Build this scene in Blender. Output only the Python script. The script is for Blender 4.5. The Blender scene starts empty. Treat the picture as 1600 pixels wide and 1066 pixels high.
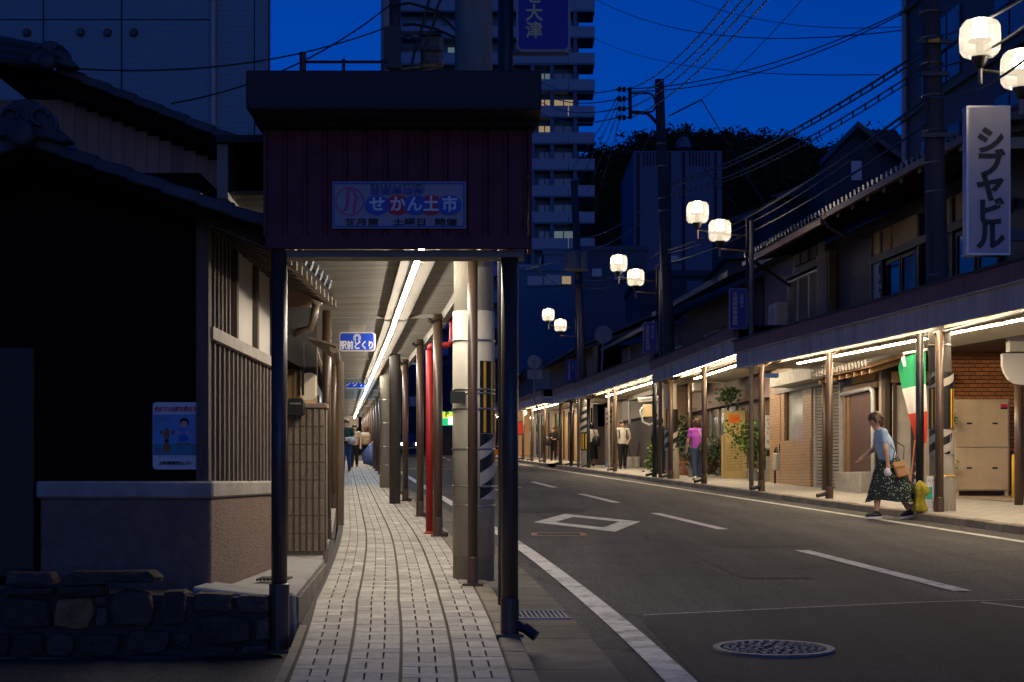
import bpy, bmesh, math, random
from mathutils import Vector, Matrix
random.seed(7)
SC = bpy.context.scene
COL = SC.collection
# ---------------------------------------------------------------- camera
CAMZ = 1.16
cam = bpy.data.objects.new('camera', bpy.data.cameras.new('camera'))
COL.objects.link(cam)
cam.location = (0, 0, CAMZ); cam.rotation_euler = (math.radians(90), 0, 0)
cam.data.lens = 56.25; cam.data.sensor_width = 36; cam.data.shift_y = 0.1356
cam.data.clip_start = 0.1; cam.data.clip_end = 3000
SC.camera = cam
# ---------------------------------------------------------------- dusk sky
world = bpy.data.worlds.new('World'); SC.world = world; world.use_nodes = True
wn = world.node_tree.nodes; wl = world.node_tree.links
for n in list(wn): wn.remove(n)
sky = wn.new('ShaderNodeTexSky'); sky.sky_type = 'NISHITA'; sky.sun_disc = False
sky.sun_elevation = math.radians(5.5); sky.sun_rotation = math.radians(165); sky.ozone_density = 10.0; sky.air_density = 1.0
tint = wn.new('ShaderNodeMixRGB'); tint.blend_type = 'MULTIPLY'; tint.inputs[0].default_value = 1.0
tint.inputs[2].default_value = (1.0, 0.82, 1.16, 1)
bgn = wn.new('ShaderNodeBackground'); bgn.inputs[1].default_value = 0.112
won = wn.new('ShaderNodeOutputWorld')
wl.new(sky.outputs[0], tint.inputs[1]); wl.new(tint.outputs[0], bgn.inputs[0]); wl.new(bgn.outputs[0], won.inputs[0])
# faint last glow of the set sun
sun = bpy.data.objects.new('sun', bpy.data.lights.new('sun', 'SUN')); COL.objects.link(sun)
sun.data.energy = 0.012; sun.data.angle = math.radians(30); sun.data.color = (1.0, 0.55, 0.5)
_sd = Vector((math.sin(math.radians(165))*math.cos(math.radians(5.5)), math.cos(math.radians(165))*math.cos(math.radians(5.5)), math.sin(math.radians(5.5))))
sun.rotation_euler = (-_sd).to_track_quat('-Z', 'Y').to_euler()
SC.view_settings.view_transform = 'Standard'; SC.view_settings.look = 'None'
SC.view_settings.exposure = 0.0; SC.view_settings.gamma = 1.0; SC.view_settings.use_curve_mapping = False
SC.render.engine = 'CYCLES'
SC.cycles.use_denoising = True; SC.cycles.max_bounces = 6; SC.cycles.diffuse_bounces = 2; SC.cycles.glossy_bounces = 3
SC.cycles.transparent_max_bounces = 12; SC.cycles.sample_clamp_indirect = 4.0
SC.cycles.caustics_reflective = False; SC.cycles.caustics_refractive = False
SC.cycles.use_light_tree = True
TUBE = 84.0      # strength of the fluorescent tubes
GLOBE = 44.0     # strength of the street-lamp bulbs
# ---------------------------------------------------------------- street geometry
def lerp(tab, y):
    if y <= tab[0][0]: 
        a, b = tab[0], tab[1]; return a[1] + (y-a[0])*(b[1]-a[1])/(b[0]-a[0])
    for a, b in zip(tab, tab[1:]):
        if y <= b[0]: return a[1] + (y-a[0])*(b[1]-a[1])/(b[0]-a[0])
    a, b = tab[-2], tab[-1]; return a[1] + (y-a[0])*(b[1]-a[1])/(b[0]-a[0])
GZ = [(-40, -1.04), (150, 3.9), (200, 4.6), (260, 4.9), (2000, 5.0)]
def g(y): return lerp(GZ, y)
XL = [(2, 1.02), (5, .98), (7.6, .87), (10, .73), (12, .58), (14, .42), (17, .165), (20, -.14), (65, -4.83), (110, -9.5), (145, -12.4), (260, -21)]
def xl(y): return sum(lerp(XL, y+d) for d in (-1.8, -1.2, -.6, 0, .6, 1.2, 1.8))/7
XK = [(-5, 8.5), (20, 6.03), (65, 1.485), (90, -.9), (145, -5.4), (260, -13)]
def xk(y): return lerp(XK, y)
def P(px, py, D): return Vector(((px-800)/2500*D, D, CAMZ+(750-py)*D/2500))
def fR(u, v, w): return (xk(v)+u, v, g(v)+w)
def fL(u, v, w): return (xl(v)+u, v, g(v)+w)
def fRh(z0): return lambda u, v, w: (xk(v)+u, v, z0+w)
def fLh(z0): return lambda u, v, w: (xl(v)+u, v, z0+w)
# ---------------------------------------------------------------- helpers
class MB:
    def __init__(s, f=None): s.v = []; s.f = []; s.tf = f
    def add(s, vs, fs):
        o = len(s.v)
        s.v += [tuple(s.tf(*p)) if s.tf else tuple(p) for p in vs]
        s.f += [[i+o for i in f] for f in fs]
        return s
    def box(s, x0, y0, z0, x1, y1, z1, n=1):
        # n: cuts along y so that boxes follow the bend
        vs = []; fs = []
        for k in range(n+1):
            y = y0+(y1-y0)*k/n
            vs += [(x0, y, z0), (x1, y, z0), (x1, y, z1), (x0, y, z1)]
        for k in range(n):
            a = 4*k; b = a+4
            fs += [(a, a+1, b+1, b), (a+1, a+2, b+2, b+1), (a+2, a+3, b+3, b+2), (a+3, a, b, b+3)]
        fs += [(3, 2, 1, 0), (4*n, 4*n+1, 4*n+2, 4*n+3)]
        return s.add(vs, fs)
    def hexa(s, p):  # eight points, bottom four then top four
        return s.add(p, [(0, 3, 2, 1), (4, 5, 6, 7), (0, 1, 5, 4), (1, 2, 6, 5), (2, 3, 7, 6), (3, 0, 4, 7)])
    def quad(s, a, b, c, d): return s.add([a, b, c, d], [(0, 1, 2, 3)])
    def tube(s, pts, r, n=8, cap=True):
        pts = [Vector(p) for p in pts]; k = len(pts)
        rs = r if isinstance(r, (list, tuple)) else [r]*k
        vs = []; fs = []; ref = None
        for i, p in enumerate(pts):
            d = (pts[min(i+1, k-1)]-pts[max(i-1, 0)])
            if d.length < 1e-9: d = Vector((0, 0, 1))
            d.normalize()
            if ref is None: ref = Vector((1, 0, 0)) if abs(d.x) < .8 else Vector((0, 1, 0))
            a = (ref-d*ref.dot(d)).normalized(); b = d.cross(a); ref = a
            for j in range(n):
                t = 2*math.pi*j/n
                vs.append(tuple(p+(a*math.cos(t)+b*math.sin(t))*rs[i]))
        for i in range(k-1):
            for j in range(n):
                fs.append((i*n+j, i*n+(j+1) % n, (i+1)*n+(j+1) % n, (i+1)*n+j))
        if cap:
            fs.append(tuple(reversed(range(n)))); fs.append(tuple((k-1)*n+j for j in range(n)))
        return s.add(vs, fs)
    def lathe(s, prof, c=(0, 0, 0), n=16):
        vs = []; fs = []; k = len(prof)
        for r, z in prof:
            for j in range(n):
                t = 2*math.pi*j/n; vs.append((c[0]+r*math.cos(t), c[1]+r*math.sin(t), c[2]+z))
        for i in range(k-1):
            for j in range(n): fs.append((i*n+j, i*n+(j+1) % n, (i+1)*n+(j+1) % n, (i+1)*n+j))
        fs.append(tuple(reversed(range(n)))); fs.append(tuple((k-1)*n+j for j in range(n)))
        return s.add(vs, fs)
    def prism(s, poly, a, b, axis='y'):  # polygon in the two other axes, extruded a..b
        k = len(poly)
        def pt(p, t): return (p[0], t, p[1]) if axis == 'y' else ((t, p[0], p[1]) if axis == 'x' else (p[0], p[1], t))
        vs = [pt(p, a) for p in poly]+[pt(p, b) for p in poly]
        fs = [tuple(range(k)), tuple(reversed(range(k, 2*k)))]+[(i, i+k, (i+1) % k+k, (i+1) % k) for i in range(k)]
        return s.add(vs, fs)
    def mesh(s, name, org=(0, 0, 0), bevel=0, smooth=False):
        me = bpy.data.meshes.new(name)
        me.from_pydata([(x-org[0], y-org[1], z-org[2]) for x, y, z in s.v], [], s.f)
        bm = bmesh.new(); bm.from_mesh(me)
        bmesh.ops.recalc_face_normals(bm, faces=bm.faces)
        if bevel:
            bmesh.ops.bevel(bm, geom=[e for e in bm.edges if e.is_manifold and e.calc_face_angle(0) > .5], offset=bevel, segments=1, affect='EDGES', clamp_overlap=True)
        bm.to_mesh(me); bm.free()
        if smooth:
            for p in me.polygons: p.use_smooth = True
        return me
    def build(s, name, m, parent=None, bevel=0, smooth=False, **kw):
        org = wloc(parent) if parent else (0, 0, 0)
        me = s.mesh(name, org, bevel, smooth)
        return link(name, me, m, parent, **kw)
def wloc(o):
    v = Vector((0, 0, 0))
    while o is not None: v = v+Vector(o.location); o = o.parent
    return v
def tag(o, label=None, cat=None, group=None, kind=None):
    if label: o['label'] = label
    if cat: o['category'] = cat
    if group: o['group'] = group
    if kind: o['kind'] = kind
    return o
def link(name, me, m, parent=None, loc=None, rot=None, label=None, cat=None, group=None, kind=None, scale=None):
    o = bpy.data.objects.new(name, me); COL.objects.link(o)
    if m is not None and len(me.materials) == 0: me.materials.append(m)
    if parent: o.parent = parent
    if loc is not None: o.location = loc
    if rot is not None: o.rotation_euler = rot
    if scale is not None: o.scale = scale
    return tag(o, label, cat, group, kind)
def thing(name, label, cat, loc=(0, 0, 0), group=None, rotz=0):
    o = bpy.data.objects.new(name, None); COL.objects.link(o)
    o.location = loc; o.rotation_euler = (0, 0, rotz); o.empty_display_size = .2
    return tag(o, label, cat, group)
# ---------------------------------------------------------------- materials
MATS = {}
def mat(name, col, rough=.6, var=.22, scale=6, bump=.1, metal=0, spec=.4, streak=0, rnd=0, dirt=None, dirtamt=.5, detail=6, smap=None):
    if name in MATS: return MATS[name]
    m = bpy.data.materials.new(name); m.use_nodes = True; MATS[name] = m
    nt = m.node_tree; N = nt.nodes; L = nt.links
    b = N['Principled BSDF']
    tc = N.new('ShaderNodeTexCoord'); mp = N.new('ShaderNodeMapping'); L.new(tc.outputs['Object'], mp.inputs[0])
    if smap: mp.inputs['Scale'].default_value = smap
    if streak: mp.inputs['Scale'].default_value = (1, 1, streak)
    no = N.new('ShaderNodeTexNoise'); no.inputs['Scale'].default_value = scale; no.inputs['Detail'].default_value = detail; no.inputs['Roughness'].default_value = .62
    L.new(mp.outputs[0], no.inputs['Vector'])
    rp = N.new('ShaderNodeValToRGB')
    c = Vector(col)
    rp.color_ramp.elements[0].position = .3; rp.color_ramp.elements[1].position = .72
    rp.color_ramp.elements[0].color = (*(c*(1-var)), 1); rp.color_ramp.elements[1].color = (*[min(1, x) for x in c*(1+var)], 1)
    L.new(no.outputs['Fac'], rp.inputs[0]); out = rp.outputs[0]
    if rnd:
        oi = N.new('ShaderNodeObjectInfo'); mr = N.new('ShaderNodeMapRange')
        mr.inputs[3].default_value = 1-rnd; mr.inputs[4].default_value = 1+rnd
        mx = N.new('ShaderNodeMixRGB'); mx.blend_type = 'MULTIPLY'; mx.inputs[0].default_value = 1
        gi = N.new('ShaderNodeNewGeometry'); am = N.new('ShaderNodeMath'); am.operation = 'ADD'; fm = N.new('ShaderNodeMath'); fm.operation = 'FRACT'; L.new(oi.outputs['Random'], am.inputs[0]); L.new(gi.outputs['Random Per Island'], am.inputs[1]); L.new(am.outputs[0], fm.inputs[0]); L.new(fm.outputs[0], mr.inputs[0]); L.new(out, mx.inputs[1]); L.new(mr.outputs[0], mx.inputs[2]); out = mx.outputs[0]
    if dirt is not None:
        n2 = N.new('ShaderNodeTexNoise'); n2.inputs['Scale'].default_value = scale*.35; n2.inputs['Detail'].default_value = 8; n2.inputs['Roughness'].default_value = .7
        L.new(mp.outputs[0], n2.inputs['Vector'])
        r2 = N.new('ShaderNodeValToRGB'); r2.color_ramp.elements[0].position = .48; r2.color_ramp.elements[1].position = .7
        r2.color_ramp.elements[0].color = (0, 0, 0, 1); r2.color_ramp.elements[1].color = (dirtamt,)*3+(1,)
        L.new(n2.outputs['Fac'], r2.inputs[0])
        mx = N.new('ShaderNodeMixRGB'); L.new(r2.outputs[0], mx.inputs[0]); L.new(out, mx.inputs[1]); mx.inputs[2].default_value = (*dirt, 1); out = mx.outputs[0]
    L.new(out, b.inputs['Base Color'])
    b.inputs['Roughness'].default_value = rough; b.inputs['Metallic'].default_value = metal; b.inputs['Specular IOR Level'].default_value = spec
    rr = N.new('ShaderNodeMapRange'); rr.inputs[3].default_value = max(.02, rough-.1); rr.inputs[4].default_value = min(1, rough+.12)
    L.new(no.outputs['Fac'], rr.inputs[0]); L.new(rr.outputs[0], b.inputs['Roughness'])
    if bump:
        bp = N.new('ShaderNodeBump'); bp.inputs['Strength'].default_value = bump; bp.inputs['Distance'].default_value = .02
        n3 = N.new('ShaderNodeTexNoise'); n3.inputs['Scale'].default_value = scale*5; n3.inputs['Detail'].default_value = 4
        L.new(mp.outputs[0], n3.inputs['Vector']); L.new(n3.outputs['Fac'], bp.inputs['Height']); L.new(bp.outputs[0], b.inputs['Normal'])
    return m
def emit(name, col, s):
    if name in MATS: return MATS[name]
    m = bpy.data.materials.new(name); m.use_nodes = True; MATS[name] = m
    N = m.node_tree.nodes; L = m.node_tree.links
    for n in list(N): N.remove(n)
    e = N.new('ShaderNodeEmission'); e.inputs[0].default_value = (*col, 1); e.inputs[1].default_value = s
    o = N.new('ShaderNodeOutputMaterial'); L.new(e.outputs[0], o.inputs[0]); return m
def brickmat(name, c1, c2, mortar, w, h, ms=.01, axis='xz', rough=.7):
    m = mat(name, c1, rough=rough); N = m.node_tree.nodes; L = m.node_tree.links
    b = N['Principled BSDF']; br = N.new('ShaderNodeTexBrick')
    br.inputs['Color1'].default_value = (*c1, 1); br.inputs['Color2'].default_value = (*c2, 1); br.inputs['Mortar'].default_value = (*mortar, 1)
    br.inputs['Scale'].default_value = 1; br.inputs['Brick Width'].default_value = w; br.inputs['Row Height'].default_value = h; br.inputs['Mortar Size'].default_value = ms
    tc = N.new('ShaderNodeTexCoord'); sp = N.new('ShaderNodeSeparateXYZ'); cb = N.new('ShaderNodeCombineXYZ'); ad = N.new('ShaderNodeMath')
    L.new(tc.outputs['Object'], sp.inputs[0]); L.new(sp.outputs[0], ad.inputs[0]); L.new(sp.outputs[1], ad.inputs[1])
    L.new(ad.outputs[0], cb.inputs[0]); L.new(sp.outputs[2], cb.inputs[1]); L.new(cb.outputs[0], br.inputs['Vector'])
    L.new(br.outputs['Color'], b.inputs['Base Color'])
    bp = N.new('ShaderNodeBump'); bp.inputs['Strength'].default_value = .6; bp.inputs['Distance'].default_value = .01; bp.invert = True
    L.new(br.outputs['Fac'], bp.inputs['Height']); L.new(bp.outputs[0], b.inputs['Normal']); return m
def glassmat(name, col=(.02, .025, .03), rough=.05):
    m = mat(name, col, rough=rough, var=.3, scale=1.2, bump=.02, spec=.8); return m
M_post = mat('brown_painted_steel', (.075, .043, .026), .38, .3, 9, .06, .0, .5, streak=.25, dirt=(.16, .11, .07), dirtamt=.35)
M_postd = mat('black_painted_steel', (.018, .016, .017), .42, .3, 9, .06, 0, .5)
def asphalt(name, base, spread, crack=True):
    m = mat(name, base, .8, .1, 30, 0); N = m.node_tree.nodes; L = m.node_tree.links; b = N['Principled BSDF']
    tc = N.new('ShaderNodeTexCoord')
    def noise(sc, det=4, vec=None):
        n = N.new('ShaderNodeTexNoise'); n.inputs['Scale'].default_value = sc; n.inputs['Detail'].default_value = det; n.inputs['Roughness'].default_value = .65; L.new(vec or tc.outputs['Object'], n.inputs['Vector']); return n.outputs['Fac']
    def ramp(x, p0, p1, c0, c1):
        r = N.new('ShaderNodeValToRGB'); e = r.color_ramp.elements; e[0].position = p0; e[1].position = p1; e[0].color = (c0,)*3+(1,); e[1].color = (c1,)*3+(1,); L.new(x, r.inputs[0]); return r.outputs[0]
    def mul(a, c):
        x = N.new('ShaderNodeMixRGB'); x.blend_type = 'MULTIPLY'; x.inputs[0].default_value = 1; L.new(a, x.inputs[1]); L.new(c, x.inputs[2]); return x.outputs[0]
    vo = N.new('ShaderNodeTexVoronoi'); vo.inputs['Scale'].default_value = 75; L.new(tc.outputs['Object'], vo.inputs['Vector'])
    sp = N.new('ShaderNodeSeparateXYZ'); L.new(vo.outputs['Color'], sp.inputs[0])
    grain = ramp(sp.outputs[0], 0, 1, 1-spread, 1+spread*1.6)            # single stones of the aggregate
    mp = N.new('ShaderNodeMapping'); mp.inputs['Scale'].default_value = (1.6, .12, 1); mp.inputs['Rotation'].default_value = (0, 0, .1); L.new(tc.outputs['Object'], mp.inputs[0])
    track = ramp(noise(1.1, 3, mp.outputs[0]), .32, .68, .6, 1.35)         # long worn bands along the lane
    patch = ramp(noise(.55, 6), .35, .68, .75, 1.22)
    rgb = N.new('ShaderNodeRGB'); rgb.outputs[0].default_value = (*base, 1)
    out = mul(mul(mul(rgb.outputs[0], grain), track), patch)
    if crack:
        v2 = N.new('ShaderNodeTexVoronoi'); v2.feature = 'DISTANCE_TO_EDGE'; v2.inputs['Scale'].default_value = .45
        wv = N.new('ShaderNodeMixRGB'); wv.blend_type = 'ADD'; wv.inputs[0].default_value = .35; nz = N.new('ShaderNodeTexNoise'); nz.inputs['Scale'].default_value = 2.2; nz.inputs['Detail'].default_value = 6; L.new(tc.outputs['Object'], nz.inputs['Vector']); L.new(tc.outputs['Object'], wv.inputs[1]); L.new(nz.outputs['Color'], wv.inputs[2]); L.new(wv.outputs[0], v2.inputs['Vector'])
        cr = ramp(v2.outputs['Distance'], .005, .012, .35, 1); mk = ramp(noise(.4, 2), .44, .5, 0, 1)
        cm = N.new('ShaderNodeMixRGB'); cm.inputs[1].default_value = (1, 1, 1, 1); L.new(mk, cm.inputs[0]); L.new(cr, cm.inputs[2]); out = mul(out, cm.outputs[0])
    L.new(out, b.inputs['Base Color'])
    bp = N.new('ShaderNodeBump'); bp.inputs['Strength'].default_value = .8; bp.inputs['Distance'].default_value = .008; L.new(vo.outputs['Distance'], bp.inputs['Height']); L.new(bp.outputs[0], b.inputs['Normal'])
    return m
M_asph = asphalt('asphalt', (.041, .038, .036), .65)
M_asph2 = asphalt('fresh_asphalt', (.017, .0165, .0172), .6, False)
M_white = mat('road_paint', (.56, .54, .51), .7, .2, 14, .3, dirt=(.11, .105, .1), dirtamt=.95, detail=10)
M_paver = mat('paver_stone', (.39, .345, .295), .72, .28, 9, .4, rnd=.24, dirt=(.2, .175, .15), dirtamt=.75, detail=9)
M_joint = mat('paver_joint', (.075, .065, .055), .9, .2, 20, .2)
M_conc = mat('concrete', (.30, .28, .25), .8, .2, 5, .25, dirt=(.14, .12, .1), dirtamt=.6, detail=9)
M_kerb = mat('kerb_concrete', (.24, .20, .15), .85, .25, 6, .35, rnd=.14, dirt=(.1, .08, .055), dirtamt=.7)
M_black = mat('black_rubber', (.012, .012, .012), .5, .2, 10, .05)
M_tube = emit('fluorescent_tube', (1.0, .80, .53), TUBE)
M_tubel = emit('warm_led_tube', (1.0, .91, .77), TUBE*1.5)
M_tubew = emit('cool_fluorescent_tube', (.72, .86, 1.0), TUBE)
M_fix = mat('lamp_fixture', (.3, .27, .23), .5, .1, 8, .05, dirt=(.3, .26, .2), dirtamt=.4)
def strokes(m, parent, loc, w, h, rows, seed=1, rotz=0, cols=1):
    # small printed marks too far away to read, as one part
    r = random.Random(seed); mb = MB(); rh = h/rows; cw = w/cols
    for i in range(rows):
        for c in range(cols):
            x = -w/2+c*cw
            while x < -w/2+(c+1)*cw*1.0-rh*.3:
                L = min(rh*r.uniform(.35, .8), w/2-x)
                z = h/2-(i+.5)*rh
                for q in range(3):
                    a = x+L*r.uniform(0, .5); b = a+L*r.uniform(.3, .5); zz = z+rh*r.uniform(-.28, .28)
                    mb.add([(a, 0, zz), (b, 0, zz), (b, 0, zz+rh*.1), (a, 0, zz+rh*.1)], [(0, 1, 2, 3)])
                a = x+L*r.uniform(.2, .8); mb.add([(a, 0, z-rh*.3), (a+rh*.09, 0, z-rh*.3), (a+rh*.09, 0, z+rh*.3), (a, 0, z+rh*.3)], [(0, 1, 2, 3)])
                x += L+rh*.2
    me = mb.mesh('print_strokes'); return link('print_strokes', me, m, parent, loc=loc, rot=(0, 0, rotz), kind='stuff')
WORK = bpy.data.scenes.new('work')      # small scratch scene so that baking a text or a remesh stays quick
def baked(ob):
    WORK.collection.objects.link(ob); WORK.view_layers[0].update(); dg = WORK.view_layers[0].depsgraph
    me = bpy.data.meshes.new_from_object(ob.evaluated_get(dg)); WORK.collection.objects.unlink(ob); return me
def text(body, size, m, parent, loc, rot=(math.pi/2, 0, 0), bold=.0, depth=.0015, sx=1.0, vertical=False, gap=1.0, name='lettering', ax='CENTER'):
    if vertical: body = '\n'.join(body)
    cu = bpy.data.curves.new('t', 'FONT'); cu.body = body; cu.size = size; cu.align_x = ax; cu.align_y = 'CENTER'
    cu.extrude = depth; cu.offset = bold*size; cu.space_line = gap; cu.resolution_u = 2
    ob = bpy.data.objects.new('t', cu); me = baked(ob)
    bpy.data.objects.remove(ob); bpy.data.curves.remove(cu)
    me.materials.clear()
    return link(name, me, m, parent, loc=loc, rot=rot, scale=(sx, 1, 1))
# ================================================================ GROUND, ROAD, PAVEMENTS
def strip(f, u0, u1, v0, v1, w, step=1.5, mb=None):
    mb = mb or MB(f); n = max(1, int((v1-v0)/step))
    vs = []; fs = []
    for k in range(n+1):
        v = v0+(v1-v0)*k/n; vs += [(u0, v, w), (u1, v, w)]
    for k in range(n): fs.append((2*k, 2*k+1, 2*k+3, 2*k+2))
    mb.add(vs, fs); return mb
gm = MB(); ys = [-40, -10, 0, 150, 200, 260, 600, 2400]; vs = []
for y in ys: vs += [(-1500, y, g(y)-.06), (1500, y, g(y)-.06)]
gm.add(vs, [(2*k, 2*k+1, 2*k+3, 2*k+2) for k in range(len(ys)-1)])
gm.build('ground', mat('packed_ground', (.07, .065, .06), .9, .2, 2, .2), kind='structure')
# road between the gutters
vs = []; fs = []; n = 140; mb = MB()
for k in range(n+1):
    v = -6+(250+6)*k/n; vs += [(xl(v)-.42, v, g(v)), (xk(v)+.02, v, g(v))]
for k in range(n): fs.append((2*k, 2*k+1, 2*k+3, 2*k+2))
mb.add(vs, fs); road = mb.build('road', M_asph, kind='structure')
ss = MB(); ss.add([(-30, -6, g(-6)-.004), (xl(2)-.5, -6, g(-6)-.004), (xl(8.0)-1.9, 8.0, g(8.0)-.004), (-1.25, 8.6, g(8.6)-.004), (-30, 8.6, g(8.6)-.004)], [(0, 1, 2, 3, 4)])
side = ss.build('side_street', asphalt('old_asphalt', (.04, .037, .035), .5), kind='structure')
pm = MB(); pm.add([fL(.12, -5, .004), (8.4, -5, g(-5)+.004), (6.75, 12.2, g(12.2)+.004), (2.9, 11.25, g(11.25)+.004), (.9, 10.45, g(10.45)+.004), fL(.12, 10.2, .004)], [(0, 1, 2, 3, 4, 5)])
pm.build('asphalt_patch', M_asph2, kind='structure')
# sealed seam of the patch
def ribbon(pts, w, z, name, m, parent=None, **kw):
    mb = MB(); vs = []; fs = []
    for i, p in enumerate(pts):
        a = Vector(pts[max(0, i-1)]); b = Vector(pts[min(len(pts)-1, i+1)]); d = (b-a).normalized(); nrm = Vector((-d.y, d.x))
        for s in (-1, 1): q = Vector(p)+nrm*s*w/2; vs.append((q.x, q.y, g(q.y)+z))
    for i in range(len(pts)-1): fs.append((2*i, 2*i+1, 2*i+3, 2*i+2))
    mb.add(vs, fs); return mb.build(name, m, parent, **kw)
ribbon([(.86, 10.44), (1.8, 10.83), (2.9, 11.27), (4.2, 11.55), (5.2, 11.8), (6.4, 12.12)], .03, .008, 'sealed_seam', mat('pale_seam', (.3, .28, .26), .8, .6, 20, .2), road)
ribbon([(3.30, 11.25), (3.6, 10.7), (3.9, 10.3)], .035, .008, 'chalk_line', M_white, road)
# painted markings, each a real sheet on the road
def fpts(f, u, v0, v1, n): return [f(u, v0+(v1-v0)*k/n)[:2] if False else f(u, v0+(v1-v0)*k/n, 0)[:2] for k in range(n+1)]
ribbon(fpts(fL, -.06, -3, 59, 90), .15, .008, 'edge_line', M_white, road)
ribbon(fpts(fL, -.06, 64, 200, 60), .15, .006, 'edge_line', M_white, road)
ribbon(fpts(fR, -.53, 14, 63.6, 60), .13, .006, 'edge_line', M_white, road)
ribbon(fpts(fR, -.53, 66, 200, 60), .13, .006, 'edge_line', M_white, road)
cx = [(12.0, 3.42), (16.6, 2.98), (20.3, 2.68), (24.6, 2.22), (28.7, 1.88), (33.7, 1.38), (38.7, .9), (46, .2), (60, -1.3), (65, -1.8), (90, -3.7), (145, -7.2)]
for a, b in ((12.1, 16.5), (20.3, 24.7), (28.7, 33.2), (37.6, 42.4), (46.5, 51.2), (66, 71), (75, 80), (84, 89), (93, 98)):
    ribbon([(lerp(cx, a+(b-a)*k/3), a+(b-a)*k/3) for k in range(4)], .15, .006, 'centre_dash', M_white, road)
def diamond(c, L, W, name='diamond_marking'):
    d = Vector((-.1, 1)).normalized(); r = Vector((d.y, -d.x)); mb = MB()
    def ring(k): return [Vector(c)+d*L/2*k, Vector(c)+r*W/2*k, Vector(c)-d*L/2*k, Vector(c)-r*W/2*k]
    o = ring(1); i = [Vector(c)+d*(L/2-.95), Vector(c)+r*(W/2-.29), Vector(c)-d*(L/2-.95), Vector(c)-r*(W/2-.29)]
    vs = [(p.x, p.y, g(p.y)+.006) for p in o+i]
    mb.add(vs, [(k, (k+1) % 4, 4+(k+1) % 4, 4+k) for k in range(4)]); mb.build(name, M_white, road)
diamond((1.04, 22.1), 4.7, 1.48); diamond((-.5, 37.6), 4.7, 1.48)
ribbon([(xl(60.5)+.1, 60.5), (lerp(cx, 60.5)-.1, 60.5)], .4, .006, 'stop_line', M_white, road)
# patches
mb = MB(); mb.add([(.05, 25, g(25)+.004), (1.1, 24.9, g(24.9)+.004), (1.25, 26.3, g(26.3)+.004), (.1, 26.4, g(26.4)+.004)], [(0, 1, 2, 3)]); mb.build('repair_patch', M_asph2, road)
for pts in (((2.2, 17.0), (3.4, 17.1), (3.5, 18.6), (2.25, 18.5)), ((3.6, 24.0), (4.5, 24.1), (4.3, 27.5), (3.4, 27.4)), ((1.9, 13.2), (2.5, 13.25), (2.45, 15.9), (1.8, 15.8)), ((-.6, 30.5), (.5, 30.6), (.3, 33.2), (-.8, 33.0))):
    mb = MB(); mb.add([(x, y, g(y)+.004) for x, y in pts], [(0, 1, 2, 3)]); mb.build('repair_patch', asphalt('repair_asphalt', (.036, .034, .033), .5, False), road)
# ---- gutter slabs (left) and kerb
M_slab = mat('gutter_concrete', (.11, .095, .08), .85, .3, 5, .4, rnd=.16, dirt=(.06, .05, .04), dirtamt=.8, detail=9)
gut = strip(fL, -.95, -.3, -6, 200, -.012).build('gutter', M_joint, kind='structure')
v = 5.5; k = 0
while v < 34:
    mb = MB(fL); e = .006; L = .62
    mb.box(-.735, v+e, -.03, -.315, v+L-e, .006); mb.build('gutter_slab', M_slab, gut)
    mb = MB(fL); mb.hexa([(-.885, v+e, -.03), (-.745, v+e, -.03), (-.745, v+L-e, -.03), (-.885, v+L-e, -.03), (-.885, v+e, .1), (-.765, v+e, .095), (-.765, v+L-e, .095), (-.885, v+L-e, .1)])
    mb.build('kerb_stone', M_kerb, gut, bevel=.008); v += L
far = MB(fL); far.box(-.885, 34, -.03, -.75, 200, .1, n=60); far.build('far_kerb', M_kerb, gut)
# ---- left pavement with paver pieces
M_bord = mat('border_stone', (.33, .29, .24), .8, .2, 12, .3, dirt=(.16, .13, .1), dirtamt=.6)
pav = strip(lambda u, v, w: fL(u+(.105*min(1, max(0, (10.5-v)/3.5)) if u < -1.5 else 0), v, w), -2.03, -.885, 4.5, 200, .082).build('pavement', M_joint, kind='structure')
bord = MB(fL); bord.box(-2.6, 12.95, .05, -2.085, 100, .104, n=50); bord.build('border_strip', M_bord, pav)
near = MB(lambda u, v, w: fL(u+.105*min(1, max(0, (10.5-v)/3.5)), v, w)); near.box(-2.03, 4.5, .02, -1.985, 9.1, .098, n=6); near.build('border_strip', M_kerb, pav)
def fLp(u, v, w): return fL(u+.105*min(1, max(0, (10.5-v)/3.5))*min(1, max(0, (-.89-u)/1.085)), v, w)
U0, U1 = -1.975, -.89
colw = (U1-U0)/4; ej = .0016; rest = MB(fLp); row = 0; made = 0; vc = [4.9, 4.77, 4.98, 4.84]
while min(vc) < 75:
    for c in range(4):
        rowl = .125 if row % 2 == 0 else .225; v = vc[c]; vc[c] += rowl
        a = U0+c*colw+.008; b = U0+(c+1)*colw-.008
        sub = [(a, b)] if row % 2 == 0 else [(a+(b-a)*k/3+(.0045 if k else 0), a+(b-a)*(k+1)/3-(.0045 if k < 2 else 0)) for k in range(3)]
        for x0, x1 in sub:
            dz = random.uniform(-.0012, .0012); yy = v+ej
            if made < 300 and v > 6.4:
                mb = MB(fLp); mb.box(x0, yy, .06, x1, v+rowl-ej, .101+dz); mb.build('paver', M_paver, pav, bevel=.0012); made += 1
            else:
                rest.box(x0, yy, .06, x1, v+rowl-ej, .101+dz)
    row += 1
rest.build('far_pavers', M_paver, pav, kind='stuff')
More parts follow.
